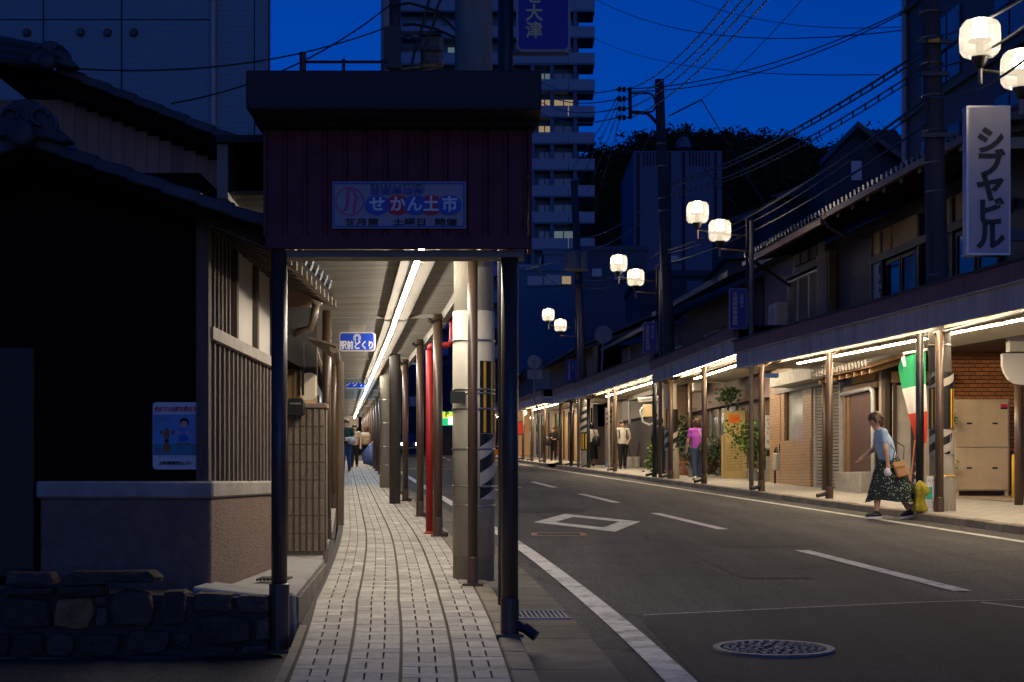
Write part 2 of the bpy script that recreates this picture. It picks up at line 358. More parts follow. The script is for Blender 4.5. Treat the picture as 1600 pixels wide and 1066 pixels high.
# ---- cross street surface at the junction, right pavement and its kerb stones
rp_ = strip(fR, .12, 9, 8, 63.4, .108); strip(fR, .12, 9, 66.5, 220, .108, mb=rp_)
M_rpav = brickmat('right_paving', (.42, .385, .34), (.36, .33, .29), (.2, .18, .16), .3, .3, .008)
nt = M_rpav.node_tree
for n_ in nt.nodes:
    if n_.bl_idname == 'ShaderNodeCombineXYZ':
        for l in list(n_.inputs[0].links)+list(n_.inputs[1].links): nt.links.remove(l)
        sp_ = [q for q in nt.nodes if q.bl_idname == 'ShaderNodeSeparateXYZ'][0]
        nt.links.new(sp_.outputs[0], n_.inputs[0]); nt.links.new(sp_.outputs[1], n_.inputs[1])
rpav = rp_.build('pavement_right', M_rpav, kind='structure')
v = 12.0
while v < 63:
    mb = MB(fR); L = .6; dz = random.uniform(-.004, .004)
    mb.hexa([(0, v+.005, -.05), (.16, v+.005, -.05), (.16, v+L-.005, -.05), (0, v+L-.005, -.05), (.025, v+.005, .105+dz), (.16, v+.005, .11+dz), (.16, v+L-.005, .11+dz), (.025, v+L-.005, .105+dz)])
    mb.build('kerb_stone', M_kerb, rpav, bevel=.012); v += L
mb = MB(fR); mb.box(0, 66.5, -.05, .16, 220, .112, n=40); mb.build('far_kerb', M_kerb, rpav)
# ---- covers in the road
def manhole():
    c = Vector((1.43, 8.75)); z = g(c.y)+.006
    t = thing('manhole_cover', 'round cast iron manhole cover with raised cell pattern in the dark road patch', 'manhole cover', (c.x, c.y, z))
    mi = mat('cast_iron', (.26, .235, .215), .6, .3, 20, .3, .2, .5, dirt=(.09, .08, .07), dirtamt=.6)
    tf = lambda x, y, w: (c.x+x, c.y+y, z+w+.026*y)
    mb = MB(tf); n = 48; R0, R1 = .29, .33
    vs = []; fs = []
    for j in range(n):
        a = 2*math.pi*j/n
        for r, w in ((R0, 0), (R0, .012), (R1, .012), (R1, -.01)): vs.append((r*math.cos(a), r*math.sin(a), w))
    for j in range(n):
        for q in range(3): fs.append((4*j+q, 4*((j+1) % n)+q, 4*((j+1) % n)+q+1, 4*j+q+1))
    mb.add(vs, fs); mb.build('frame_ring', mi, t)
    mb = MB(tf); mb.add([(.283*math.cos(2*math.pi*j/n), .283*math.sin(2*math.pi*j/n), .002) for j in range(n)], [tuple(range(n))]); d = mb.build('disc', M_black, t)
    mb = MB(tf)
    for ring, (r, m_) in enumerate(((.03, 1), (.08, 8), (.125, 12), (.17, 18), (.215, 22), (.257, 28))):
        for j in range(m_):
            a = 2*math.pi*(j+.5*(ring % 2))/m_; x, y = r*math.cos(a), r*math.sin(a); s = .016
            if m_ == 1: s = .028
            pts = [(x+s*math.cos(a+q*math.pi/3), y+s*math.sin(a+q*math.pi/3)) for q in range(6)]
            mb.add([(*p, .003) for p in pts]+[(*p, .013) for p in pts], [tuple(range(6, 12))]+[(q, (q+1) % 6, 6+(q+1) % 6, 6+q) for q in range(6)])
    mb.build('raised_cell_pattern', mi, t, kind='stuff')
manhole()
t = thing('utility_cover', 'rectangular rusty framed utility cover beside the painted diamond', 'utility cover', (.56, 19.2, g(19.2)))
rm = mat('rusty_iron', (.22, .13, .07), .7, .3, 12, .2)
mb = MB(lambda x, y, w: (.56+x, 19.2+y, g(19.2+y)+w))
for a in ((-.33, -.3, -.26, .3), (.26, -.3, .33, .3), (-.26, -.3, .26, -.2), (-.26, .2, .26, .3)): mb.box(a[0], a[1], -.01, a[2], a[3], .01)
mb.build('frame', rm, t)
mb = MB(lambda x, y, w: (.56+x, 19.2+y, g(19.2+y)+w)); mb.box(-.255, -.195, -.01, .255, .195, .007); mb.build('lid', M_asph2, t)
t = thing('drain_grate', 'steel drain grate in the left gutter beside the near arcade post', 'drain grate', fL(-.52, 10.4, 0))
gmm = mat('galvanised_steel', (.3, .29, .28), .45, .2, 10, .1, .6, .5)
mb = MB(fL); mb.box(-.71, 10.18, -.02, -.33, 10.62, .008); mb.build('pit', M_black, t)
for k in range(12):
    mb = MB(fL); u = -.70+k*.031; mb.box(u, 10.2, .002, u+.014, 10.6, .017); mb.build('bar', gmm, t)
mb = MB(fL); mb.box(-.72, 10.17, .0, -.325, 10.2, .019); mb.build('rim', gmm, t); mb = MB(fL); mb.box(-.72, 10.6, .0, -.325, 10.63, .019); mb.build('rim', gmm, t)
# ================================================================ LEFT ARCADE
M_pur = mat('maroon_sheet_metal', (.16, .05, .06), .85, .25, 5, .06, .0, .12, dirt=(.1, .06, .06), dirtamt=.5)
M_cap = mat('dark_roof_edge', (.02, .017, .018), .6, .2, 5, .05)
M_ceil = mat('arcade_ceiling_sheet', (.28, .262, .235), .5, .3, 3, .05, 0, .35, dirt=(.13, .105, .08), dirtamt=.8, smap=(.35, 5, 1))
lar = thing('arcade_canopy', 'long pavement arcade with maroon end fascia, ribbed ceiling and brown posts on the left', 'arcade', (-.6, 8.5, g(8.5)+.1))
FD = 8.5
def fz(py, D=FD): return CAMZ+(750-py)*D/2500
zb, zt, zc = fz(388), fz(200), fz(113, 8.2)
x0, x1 = -1.30, .086
npan = 13; pw = (x1-x0)/npan
for k in range(npan):                               # each sheet of the fascia with its raised rib
    a = x0+k*pw; mb = MB()
    mb.add([(a+.003, FD, zb+.06), (a+pw-.03, FD, zb+.06), (a+pw-.022, FD+.014, zb+.06), (a+pw-.004, FD+.014, zb+.06),
            (a+.003, FD, zt+.01), (a+pw-.03, FD, zt+.01), (a+pw-.022, FD+.014, zt+.01), (a+pw-.004, FD+.014, zt+.01)],
           [(0, 1, 5, 4), (1, 2, 6, 5), (2, 3, 7, 6)])
    mb.box(a+.006, FD+.02, zb+.06, a+pw-.002, FD+.03, zt+.01)
    mb.build('fascia_panel', M_pur, lar)
mb = MB(); mb.box(x0+.001, FD+.041, zb+.001, x1-.001, FD+.049, zt+.02); mb.build('fascia_light_block', M_cap, lar)  # unseen sheet added to block tube light at the panel joints
mb = MB(); mb.box(x0-.004, FD-.012, zb, x1+.004, FD+.04, zb+.062); mb.box(x0-.02, FD-.01, zb+.064, x0-.001, FD+.05, zt); mb.box(x1+.001, FD-.01, zb+.064, x1+.02, FD+.05, zt); mb.build('fascia_frame', M_pur, lar)
mb = MB(); mb.box(x0-.02, FD+.05, zb+.02, x0, FD+.4, zt); mb.build('fascia_return', M_pur, lar); mb = MB(); mb.box(x1, FD+.05, zb+.02, x1+.02, FD+.4, zt); mb.build('fascia_return', M_pur, lar)
mb = MB(); mb.box(-1.357, 8.16, zt+.02, .15, 8.42, zc, 1); mb.hexa([(-1.355, 8.42, zt-.0), (.145, 8.42, zt-.0), (.1, 8.62, zt-.03), (-1.33, 8.62, zt-.03), (-1.355, 8.42, zt+.05), (.145, 8.42, zt+.05), (.1, 8.62, zt+.06), (-1.33, 8.62, zt+.06)]); mb.build('roof_edge', M_cap, lar, bevel=.006)
mb = MB(fL); mb.box(-2.42, 8.75, 2.78, -.78, 100, 2.82, n=60); mb.build('roof_sheet', M_cap, lar)
M_soff = mat('soffit_beam', (.24, .21, .17), .6, .15, 4, .05, dirt=(.2, .15, .1), dirtamt=.6)
mb = MB(); mb.box(x0+.05, FD+.05, zb-.04, x1-.02, FD+.22, zb-.003); mb.build('fascia_beam', M_soff, lar)
# ribbed ceiling in sections
def fS(u, v, w): return (1.946-.1043*v-.03*max(0, (20-v)/8)+u, v, g(v)+w) if v < 20 else fL(u, v, w)
secs = [(8.8, 17.9, 2.51), (18.0, 27.0, 2.5), (27.1, 36.0, 2.5), (36.3, 45, 2.5), (45.2, 55, 2.5), (55.2, 66, 2.5), (66.3, 82, 2.5), (82.2, 100, 2.5)]
for a, b, h in secs:
    vs = []; fs = []; pitch = .11; n = int((b-a)/pitch*2)
    for k in range(n+1):
        v = a+(b-a)*k/n; w = h+(.016 if k % 2 else 0)
        vs += [(-2.36, v, w), (-.86, v, w+.03)]
    for k in range(n): fs.append((2*k, 2*k+1, 2*k+3, 2*k+2))
    mb = MB(fL); mb.add(vs, fs); mb.build('ceiling_sheet', M_ceil, lar)
    mb = MB(fL); mb.box(-2.38, b-.06, h-.008, -.84, b+.05, h+.05); mb.build('cross_beam', M_ceil, lar)
    mb = MB(fL); mb.box(-.87, a, h-.06, -.80, b, h+.3, n=8); mb.build('street_beam', M_soff, lar)
    mb = MB(fL); mb.box(-2.42, a, h-.03, -2.36, b, h+.3, n=8); mb.build('wall_beam', M_soff, lar)
    mb = MB(fS); mb.box(-1.5, a+.0, h-.022, -1.24, b+.0, h-.006, n=10); mb.build('lamp_board', M_fix, lar)
def lpost(u, v, h, r=.047, x=None, base=.1, m=M_post):
    X = xl(v)+u if x is None else x; z = g(v)+base
    mb = MB(); mb.tube([(X, v, z), (X, v, z+h)], r, 14); o = mb.build('post', m, lar, smooth=False); sr = .012 if base < .05 else .004
    for p in o.data.polygons: p.use_smooth = len(p.vertices) == 4
    mb = MB(); mb.lathe([(r+sr, 0), (r+sr, .36 if sr > .01 else .2), (r+.001, .365 if sr > .01 else .205)], (X, v, z), 14); mb.build('post_sleeve', m, o, smooth=False)
    mb = MB(); mb.box(X-.075, v-.075, z-.005, X+.075, v+.075, z+.012); mb.build('base_plate', m, o)
    return o
lpost(0, 8.56, zb-g(8.56)-.02, .043, x=-1.245, base=.02); o = lpost(0, 8.6, zb-g(8.6)-.1, .046, x=-.012)
mb = MB(); z_ = g(8.6)+.1; mb.tube([(-.012, 8.6, z_+.06), (.07, 8.57, z_+.045), (.13, 8.55, z_+.0)], .03, 10); mb.build('drain_spout', M_postd, o)
for v in (16.8, 24.2, 31.5, 39, 46.5, 54, 61, 68, 75, 82, 90): lpost(-2.12, v, 2.4)
for v in (11.55, 17.3, 21.7, 27, 30.6, 34.6, 38.6, 42.8, 47, 51.5, 56, 61, 66, 71, 76, 82, 88, 95): 
    h = 2.62 if v < 12 else 2.4
    o = lpost(-.93 if v > 12 else -.895, v, h, .05 if v > 12 else .036)
    if v < 40 and v > 13:
        X = xl(v)-.93; z = g(v)+2.42
        mb = MB(); mb.tube([(X, v, z-.03), (X-.07, v-.02, z+.0), (X-.1, v-.02, z+.03)], .022, 8); mb.tube([(X-.04, v-.05, z+.0), (X+.13, v-.03, z+.07)], .012, 6); mb.build('pipe_clamp', M_postd, o)
        mb = MB(); mb.tube([(X, v, g(v)+.14), (X+.1, v-.04, g(v)+.11)], .035, 10); mb.build('drain_spout', M_postd, o)
mb = MB(fL); mb.tube([(-.80, 9, 2.75), (-.82, 20, 2.5), (-.82, 40, 2.5)], .016, 6); mb.build('conduit', M_postd, lar)
# fluorescent tubes along the left ceiling
def tube_lamp(f, u, v0, v1, w, label, group, m=M_tube, hang=.0):
    R = .019 if m is not M_tube else .029
    t = thing('tube_lamp', label, 'lamp', f(u, v0, w), group)
    mb = MB(f); mb.box(u-.03, v0+.01, w+.022, u+.03, v1-.01, w+.05); mb.build('fixture', M_fix, t)
    mb = MB(f); r = R; aa = [math.radians(d) for d in range(185, 356, 17)]
    vs = [(u+r*math.cos(a), v, w+r*math.sin(a)) for v in (v0+.02, v1-.02) for a in aa]; k = len(aa)
    mb.add(vs, [(q, q+1, k+q+1, k+q) for q in range(k-1)]); mb.build('tube', m, t)
    mb = MB(f); mb.box(u-R-.0004, v0+.02, w-.0015, u+R+.0004, v1-.02, w+.0215); mb.build('tube_back', M_fix, t)
    for v in (v0+.004, v1-.0195):
        mb = MB(f); mb.box(u-R+.001, v, w-R+.001, u+R-.001, v+.0155, w+.0215); mb.build('end_cap', M_fix, t)
    return t
TG = 'tube lamps in a line under the left arcade ceiling'
v = 9.4
for a, b, h in secs:
    cool = a > 36 and a < 46
    s = a+.02; n = int((b-a)/1.2); tl = (b-a)/n
    for k in range(n):
        u = -1.40 if s < 36 else -1.40+.22*min(1, (s-30)/10)
        tube_lamp(fS, -1.39, s, s+tl, h-.06, 'cool white tube lamp under the fourth ceiling section of the left arcade' if cool else 'warm white tube lamp under the %s ceiling section of the left arcade' % ['first', 'second', 'third', 'fourth', 'fifth', 'sixth', 'seventh', 'last'][[q[0] for q in secs].index(a)], TG, M_tubew if cool else M_tubel); s += tl
# ---------------------------------------------------------------- banner on the fascia
M_ban = mat('white_sign_sheet', (.62, .6, .6), .35, .08, 4, .02)
M_ink = mat('black_print', (.01, .01, .012), .5, .1, 5, 0); M_navy = mat('blue_print', (.02, .1, .42), .5, .1, 5, 0)
M_red = mat('red_print', (.6, .02, .05), .5, .1, 5, 0); M_pink = mat('pink_print', (.65, .05, .2), .5, .1, 5, 0); M_lt = mat('white_print', (.75, .75, .75), .4, .05, 5, 0)
def fx(px, D=FD): return (px-800)/2500*D
bx0, bx1, bz0, bz1 = fx(520), fx(728), fz(358), fz(285)
bc = ((bx0+bx1)/2, FD-.02, (bz0+bz1)/2)
ban = thing('banner_sign', 'white market banner with red and blue ovals on the maroon arcade fascia', 'sign', bc)
mb = MB(); mb.box(bx0, FD-.02, bz0, bx1, FD-.008, bz1); mb.build('board', mat('banner_sheet', (.34, .3, .33), .4, .1, 4, .02), ban)
mb = MB()
e = .008
for a in ((bx0+.01, bz0+.006, bx1-.006, bz0+.006+e), (bx0+.006, bz1-.006-e, bx1-.006, bz1-.006), (bx1-.006-e, bz0+.015, bx1-.006, bz1-.015), (bx0+.006, bz0+.015, bx0+.006+e*.7, bz1-.015)): mb.box(a[0], FD-.0225, a[1], a[2], FD-.0205, a[3])
mb.build('border', M_navy, ban)
def bpt(px, py, d=.0): return Vector((fx(px)-bc[0], -.004-d, fz(py)-bc[2]))
def ell(px, py, rx, ry, m, d, ring=0, name='oval'):
    c = bpt(px, py, d); n = 28; s = FD/2500; mb = MB(); o = [(c.x+bc[0]+rx*s*math.cos(2*math.pi*k/n), bc[1]+c.y, c.z+bc[2]+ry*s*math.sin(2*math.pi*k/n)) for k in range(n)]
    if ring:
        i = [(c.x+bc[0]+(rx-ring)*s*math.cos(2*math.pi*k/n), bc[1]+c.y, c.z+bc[2]+(ry-ring)*s*math.sin(2*math.pi*k/n)) for k in range(n)]
        mb.add(o+i, [(k, (k+1) % n, n+(k+1) % n, n+k) for k in range(n)])
    else: mb.add(o, [tuple(range(n))])
    mb.build(name, m, ban)
for k, (px, m) in enumerate(((590, M_navy), (622, M_red), (650, M_navy), (674, M_red), (702, M_navy))): ell(px, 322, 19.5, 15.5, m, .0005*k+(.001 if m is M_navy else 0))
ell(547, 316, 22.5, 22, M_pink, .0005, ring=1.6, name='logo_ring')
mb = MB(); S = FD/2500
def curve_strip(pts, w, m, d=.002):
    mb = MB(); vs = []; fs = []
    for i, (px, py) in enumerate(pts):
        p = bpt(px, py, d)+Vector(bc); vs += [(p.x-w*S, p.y, p.z), (p.x+w*S, p.y, p.z)]
    for i in range(len(pts)-1): fs.append((2*i, 2*i+1, 2*i+3, 2*i+2))
    mb.add(vs, fs); mb.build('logo_stroke', m, ban)
curve_strip([(548, 294), (545, 300), (544, 314), (543, 324), (540, 330), (533, 329)], 2, M_pink)
curve_strip([(552, 299), (558, 309), (556, 318), (555, 326), (554, 334)], 1.6, M_pink)
curve_strip([(566, 310), (561, 309), (557, 308)], 1.5, M_pink)
T = lambda s, sz, px, py, m, b=.02, sx=1: text(s, sz*S, m, ban, bpt(px, py, .005), bold=b, sx=sx)
T('ひゃくえんしょうてんがい', 6.5, 622, 292, M_ink, .01, 1.1); T('百圓商店街', 11, 621, 301, M_navy, .012, 1.55)
for s, px in zip('せかん土市', (590, 622, 648, 674, 703)): T(s, 25, px, 322, M_lt, .03)
T('毎月第', 12, 566, 349, M_ink, .012, 1.5); T('土曜日', 12, 641, 349, M_ink, .012, 1.5); T('開催', 12, 697, 349, M_ink, .012, 1.5)
# ---------------------------------------------------------------- hanging blue shop signs
M_blue = mat('blue_sign_face', (.01, .06, .55), .35, .1, 4, .02, spec=.5)
def rrect(w, h, r, n=4):
    pts = []
    for cx_, cz_, a0 in ((w/2-r, h/2-r, 0), (-w/2+r, h/2-r, 90), (-w/2+r, -h/2+r, 180), (w/2-r, -h/2+r, 270)):
        for k in range(n+1): a = math.radians(a0+90*k/n); pts.append((cx_+r*math.cos(a), cz_+r*math.sin(a)))
    return pts
def hsign(px0, px1, py0, py1, D, label):
    a, b = P(px0, py1, D), P(px1, py0, D); c = (a+b)/2; w, h = b.x-a.x, b.z-a.z
    t = thing('hanging_sign', label, 'sign', c, 'blue signs under the left arcade')
    mb = MB(lambda x, y, z: (c.x+x, c.y+y, c.z+z)); mb.prism(rrect(w, h, .035), 0, .07); mb.build('case', mat('sign_case', (.6, .55, .48), .4, .1, 5, .02), t)
    mb = MB(lambda x, y, z: (c.x+x, c.y+y, c.z+z)); mb.prism(rrect(w-.03, h-.03, .028), -.004, -.0005); mb.build('face', M_blue, t)
    mb = MB(lambda x, y, z: (c.x+x, c.y+y, c.z+z)); mb.box(-.09, .02, h/2, .09, .05, h/2+.16); mb.build('bracket', M_fix, t)
    return t, c, w, h
t, c, w, h = hsign(530, 586, 519, 549, 19, 'blue hanging sign with white ring emblem nearest under the left arcade')
text('駅前どくり', .105, M_lt, t, (0, -.006, -.048), bold=.03, sx=.78)
mb = MB(lambda x, y, z: (c.x+x, c.y+y, c.z+z+.045))
for R, r in ((.046, .038), (.031, .02)):
    n = 26; a0 = math.radians(-62); sp = math.radians(304); vs = []; fs = []
    for k in range(n+1):
        a = a0+sp*k/n; 
        for q in (R, r): vs.append((q*math.cos(a), -.0065, q*math.sin(a)))
    for k in range(n): fs.append((2*k, 2*k+1, 2*k+3, 2*k+2))
    mb.add(vs, fs)
mb.build('ring_emblem', M_lt, t)
t, c, w, h = hsign(540, 571, 575, 607, 39, 'small blue hanging sign reading noguchi in katakana farther down the arcade')
t['label'] = 'smaller blue hanging sign with three white katakana farther down the arcade'
text('ノグチ', .16, M_lt, t, (0, -.006, -.135), bold=.03); strokes(M_lt, t, (-.07, -.006, .0), .22, .08, 1, 4)
# ---------------------------------------------------------------- utility pole with stripes by the left kerb
M_cpole = mat('pole_concrete', (.34, .31, .25), .75, .2, 7, .25, streak=.3, dirt=(.2, .15, .08), dirtamt=.6)
M_sheet = mat('white_pole_wrap', (.4, .36, .29), .5, .12, 5, .1, streak=.2, dirt=(.33, .24, .12), dirtamt=.7)
M_yel = mat('yellow_band', (.75, .42, .02), .5, .1, 6, .02); M_blk = mat('black_band', (.012, .012, .013), .5, .2, 6, .05); M_wht = mat('white_band', (.4, .37, .32), .5, .1, 6, .05)
M_steel = mat('steel_band', (.35, .33, .3), .35, .2, 10, .05, .8)
def arc_shell(mb, X, Y, r, a0, a1, z0, z1, n=8, tw=0, th=.004):
    vs = []; fs = []
    for k in range(n+1):
        a = a0+(a1-a0)*k/n; vs += [(X+r*math.cos(a), Y+r*math.sin(a), z0), (X+r*math.cos(a+tw), Y+r*math.sin(a+tw), z1)]
    for k in range(n): fs.append((2*k, 2*k+2, 2*k+3, 2*k+1))
    mb.add(vs, fs)
def stripes(parent, X, Y, r, z0, z1, n, a0, a1, name, tilt=.55):
    # diagonal stripes as thin shells round the pole, alternating white and black
    mbs = [MB(), MB()]; seg = 14; ph = (z1-z0)/n
    for k in range(-1, n+2):
        m = mbs[k % 2]; vs = []; fs = []
        for q in range(seg+1):
            a = a0+(a1-a0)*q/seg; off = (q/seg)*ph*2*tilt*2
            lo = min(z1, max(z0, z0+k*ph+off-ph)); hi = min(z1, max(z0, z0+(k+1)*ph+off-ph))
            vs += [(X+r*math.cos(a), Y+r*math.sin(a), lo), (X+r*math.cos(a), Y+r*math.sin(a), hi)]
        for q in range(seg): fs.append((2*q, 2*q+2, 2*q+3, 2*q+1))
        m.add(vs, fs)
    mbs[0].build(name, M_wht, parent); mbs[1].build(name, M_blk, parent)
D = 12.15; X = (740-800)/2500*D; z = g(D)+.08
up = thing('utility_pole', 'thick concrete utility pole with white wrap and striped guard by the left kerb', 'pole', (X, D, z))
mb = MB(); mb.tube([(X, D, z), (X, D, z+10.5)], [.158, .118], 20); s = mb.build('shaft', M_cpole, up)
for p in s.data.polygons: p.use_smooth = len(p.vertices) == 4
zz = lambda py: CAMZ+(750-py)*D/2500
mb = MB(); mb.lathe([(.1605, 0), (.1585, zz(490)-zz(870))], (X, D, zz(868)), 24); mb.build('wrap_sheet', M_sheet, up, smooth=True)
mb = MB(); arc_shell(mb, X, D, .1625, -1.25, 1.2, zz(678), zz(566)); gs = mb.build('striped_guard', M_blk, up)
for a in (-1.0, -.55, -.1): 
    mb = MB(); arc_shell(mb, X, D, .1635, a-.07, a+.07, zz(677), zz(567), 2); mb.build('yellow_stripe', M_yel, gs)
stripes(up, X, D, .163, zz(780), zz(679), 5, -1.25, 1.2, 'diagonal_stripe')
for py in (534, 610, 616, 640, 702, 760, 790):
    mb = MB(); mb.lathe([(.163, -.008), (.166, -.006), (.166, .006), (.163, .008)], (X, D, zz(py)), 24); mb.build('steel_band', M_steel, up, smooth=True)
mb = MB(); mb.box(X-.17, D-.18, zz(632), X-.06, D-.14, zz(614)); mb.build('band_buckle', M_blk, up)
# second striped pole on the left
D = 34.4; X = (604-800)/2500*D; z = g(D)+.08
up = thing('utility_pole', 'farther concrete utility pole among the left arcade posts', 'pole', (X, D, z))
mb = MB(); mb.tube([(X, D, z), (X, D, z+12.5)], [.15, .11], 16); mb.build('shaft', M_cpole, up, smooth=True)
for h in (.5, .9, 1.4, 1.9):
    mb = MB(); mb.lathe([(.151, -.01), (.156, 0), (.151, .01)], (X, D, z+h), 16); mb.build('steel_band', M_steel, up)
# red swan-neck hydrant marker
D = 17.75; X = (671-800)/2500*D; z = g(D)+.08
t = thing('red_pole', 'bright red pole with swan neck top behind a brown arcade post', 'pole', (X, D, z))
M_redp = mat('red_enamel', (.34, .012, .01), .5, .15, 8, .03)
zt_ = CAMZ+(750-541)*D/2500; zu = CAMZ+(750-440)*D/2500
mb = MB(); mb.tube([(X, D, z), (X, D, zt_-.05)], .04, 12); mb.build('pipe', M_redp, t, smooth=True)
mb = MB(); mb.tube([(X, D, zt_-.05), (X+.02, D, zt_), (X+.06, D, zt_+.01), (X+.21, D, zt_+.01), (X+.25, D, zt_+.05), (X+.255, D, zt_+.1), (X+.255, D, zu)], .035, 12); mb.build('neck', M_redp, t, smooth=True)
mb = MB(); mb.lathe([(.06, 0), (.06, .03), (.042, .05)], (X, D, z), 14); mb.build('foot', M_redp, t)
# lamp post with the blue banner above the fascia
def town_sign(t, c, w, h, main, side, D):
    tf = lambda x, y, zz_: (c[0]+x, c[1]+y, c[2]+zz_)
    mb = MB(tf); mb.prism(rrect(w, h, .035), .0, .05); mb.build('case', mat('sign_rim', (.3, .3, .34), .4, .1, 5, .02), t)
    mb = MB(tf); mb.prism(rrect(w-.03, h-.03, .03), -.004, -.0005); mb.build('face', mat('navy_sign_face', (.006, .012, .26), .4, .1, 4, .02), t)
    my = mat('gold_print', (.8, .62, .3), .5, .1, 5, 0); mw = mat('pale_print', (.45, .5, .55), .5, .1, 5, 0)
    loc = Vector(c)-wloc(t)
    fs_ = h*.83/len(main); ss_ = fs_*.72
    if main: text(main, fs_*1.0, my, t, loc+Vector((-w*.17, -.006, 0)), bold=.02, vertical=True, gap=.98/1.0)
    if side: text(side, ss_, mw, t, loc+Vector((w*.2, -.006, h*.19)), bold=.015, vertical=True)
D = 10.2; X = (790-800)/2500*D
t = thing('lamp_post', 'dark lamp post rising above the arcade roof with large navy sign', 'lamp post', (X, D, g(D)+.1))
mb = MB(); mb.tube([(X, D, g(D)+.1), (X, D, g(D)+6.5)], .05, 12); mb.build('post', M_postd, t, smooth=True)
sg = thing('town_sign', 'large navy vertical sign with gold characters above the arcade roof', 'sign', (X+.24, D-.02, 4.26), 'navy vertical signs on the lamp posts')
town_sign(sg, (X+.24, D-.02, fz(82, D)+.4), .345, .8, 'ふるさと大津', '歴史のまち', D)
mb = MB(); mb.box(X-.0, D-.03, fz(88, D), X+.4, D+.0, fz(84, D)); mb.build('bracket', M_postd, sg)
# ================================================================ LEFT FOREGROUND HOUSE
M_stone = mat('field_stone', (.1, .066, .044), .85, .4, 9, .8, rnd=.45, dirt=(.05, .045, .045), dirtamt=.8, detail=9)
M_stoney = mat('ochre_stone', (.26, .15, .05), .85, .4, 9, .8, dirt=(.08, .06, .04), dirtamt=.7)
M_mort = mat('dark_mortar', (.05, .045, .042), .9, .3, 10, .5)
M_plast = mat('plinth_render', (.22, .14, .095), .9, .2, 14, .8, dirt=(.14, .11, .09), dirtamt=.5, detail=9)
M_dwood = mat('charred_boards', (.010, .008, .007), .95, .4, 8, .3, spec=.05, streak=.15)
M_slat = mat('weathered_slats', (.12, .088, .064), .8, .35, 14, .3, streak=.1, rnd=.2)
M_tile = mat('roof_tile', (.045, .05, .06), .5, .25, 10, .12, 0, .35, rnd=.25)
M_plank = mat('cedar_plank', (.26, .155, .11), .75, .25, 9, .15, streak=.12, rnd=.14)
sw = thing('stone_wall', 'low wall of rough dark field stones under the black house at lower left', 'wall', (-2.2, 8.5, g(8.5)))
mb = MB(); mb.hexa([(-3.7, 8.5, .1), (-1.3, 8.5, .1), (-1.3, 8.95, .1), (-3.7, 8.95, .1), (-3.7, 8.5, .60), (-1.3, 8.5, .53), (-1.3, 8.95, .53), (-3.7, 8.95, .60)]); mb.build('mortar_core', M_mort, sw)
def stone(x0, y0, x1, y1, m=M_stone):
    a = P(x0/2.96, 740+y1/2.96, 8.45); b = P(x1/2.96, 740+y0/2.96, 8.45); c = (a+b)/2; w, h = (b.x-a.x)/2, (b.z-a.z)/2
    n = 12; vs = []; rr = [random.uniform(.82, 1.06) for _ in range(n)]; dp = random.uniform(.02, .05)
    for ring, (k, d) in enumerate(((1, .08), (.985, -.0), (.92, -dp*.85), (.5, -dp))):
        for q in range(n):
            t = 2*math.pi*q/n; e = 5
            cx_ = abs(math.cos(t))**(2/e)*math.copysign(1, math.cos(t)); sz = abs(math.sin(t))**(2/e)*math.copysign(1, math.sin(t))
            vs.append((c.x+w*cx_*k*rr[q], 8.48+d+random.uniform(-.006, .006), c.z+h*sz*k*rr[q]))
    fs = [(r*n+q, r*n+(q+1) % n, (r+1)*n+(q+1) % n, (r+1)*n+q) for r in range(3) for q in range(n)]+[tuple(3*n+q for q in range(n))]
    mb = MB(); mb.add(vs, fs); mb.build('stone', m, sw)
for s in ((0, 455, 262, 522), (268, 448, 752, 514), (0, 530, 250, 562), (258, 518, 500, 566), (0, 568, 232, 722), (500, 540, 712, 716), (435, 568, 488, 612), (440, 616, 492, 714), (735, 530, 866, 702), (888, 550, 1072, 645), (908, 655, 1172, 792), (-60, 738, 42, 842), (62, 733, 202, 842), (206, 738, 346, 852), (350, 735, 562, 852), (576, 726, 792, 836), (800, 735, 882, 812), (1080, 560, 1242, 650), (888, 800, 1100, 850), (1178, 660, 1242, 780), (570, 840, 860, 880), (100, 848, 340, 890), (-60, 848, 95, 900), (1110, 795, 1240, 840), (350, 856, 565, 886)): stone(*s)
stone(238, 566, 432, 728, M_stoney)
# capping concrete of the terrace and the drive slab beside it
dr = thing('drive_slab', 'concrete entrance slab with grate and ribbed edge beside the left pavement', 'slab', (-1.5, 10, g(10)))
mb = MB(); mb.hexa([(-1.72, 8.6, .3), (-1.33, 8.6, .3), (-1.33, 9.1, .3), (-1.72, 9.1, .3), (-1.72, 8.6, .585), (-1.33, 8.6, .54), (-1.33, 9.1, .535), (-1.72, 9.1, .585)])
mb.build('corner_cap', M_conc, dr, bevel=.01)
mb = MB(); mb.hexa([(-2.6, 9.1, .2), (-1.22, 9.1, .2), (-1.5, 12.9, .2), (-2.6, 12.9, .2), (-2.6, 9.1, .57), (-1.235, 9.1, .515), (-1.515, 12.9, .53), (-2.6, 12.9, .57)])
mb.build('slab', M_conc, dr, bevel=.015)
mb = MB()
for k in range(9): mb.box(-1.56+k*.022, 9.75, .545, -1.548+k*.022, 10.0, .558)
mb.build('small_grate', M_black, dr, kind='stuff')
for k in range(16):
    y = 9.15+k*.22; x = -1.232-.0735*(y-9.1); mb = MB(); mb.box(x, y, g(y)+.1, x+.016, y+.19, .49); mb.build('edge_block', M_kerb, dr)
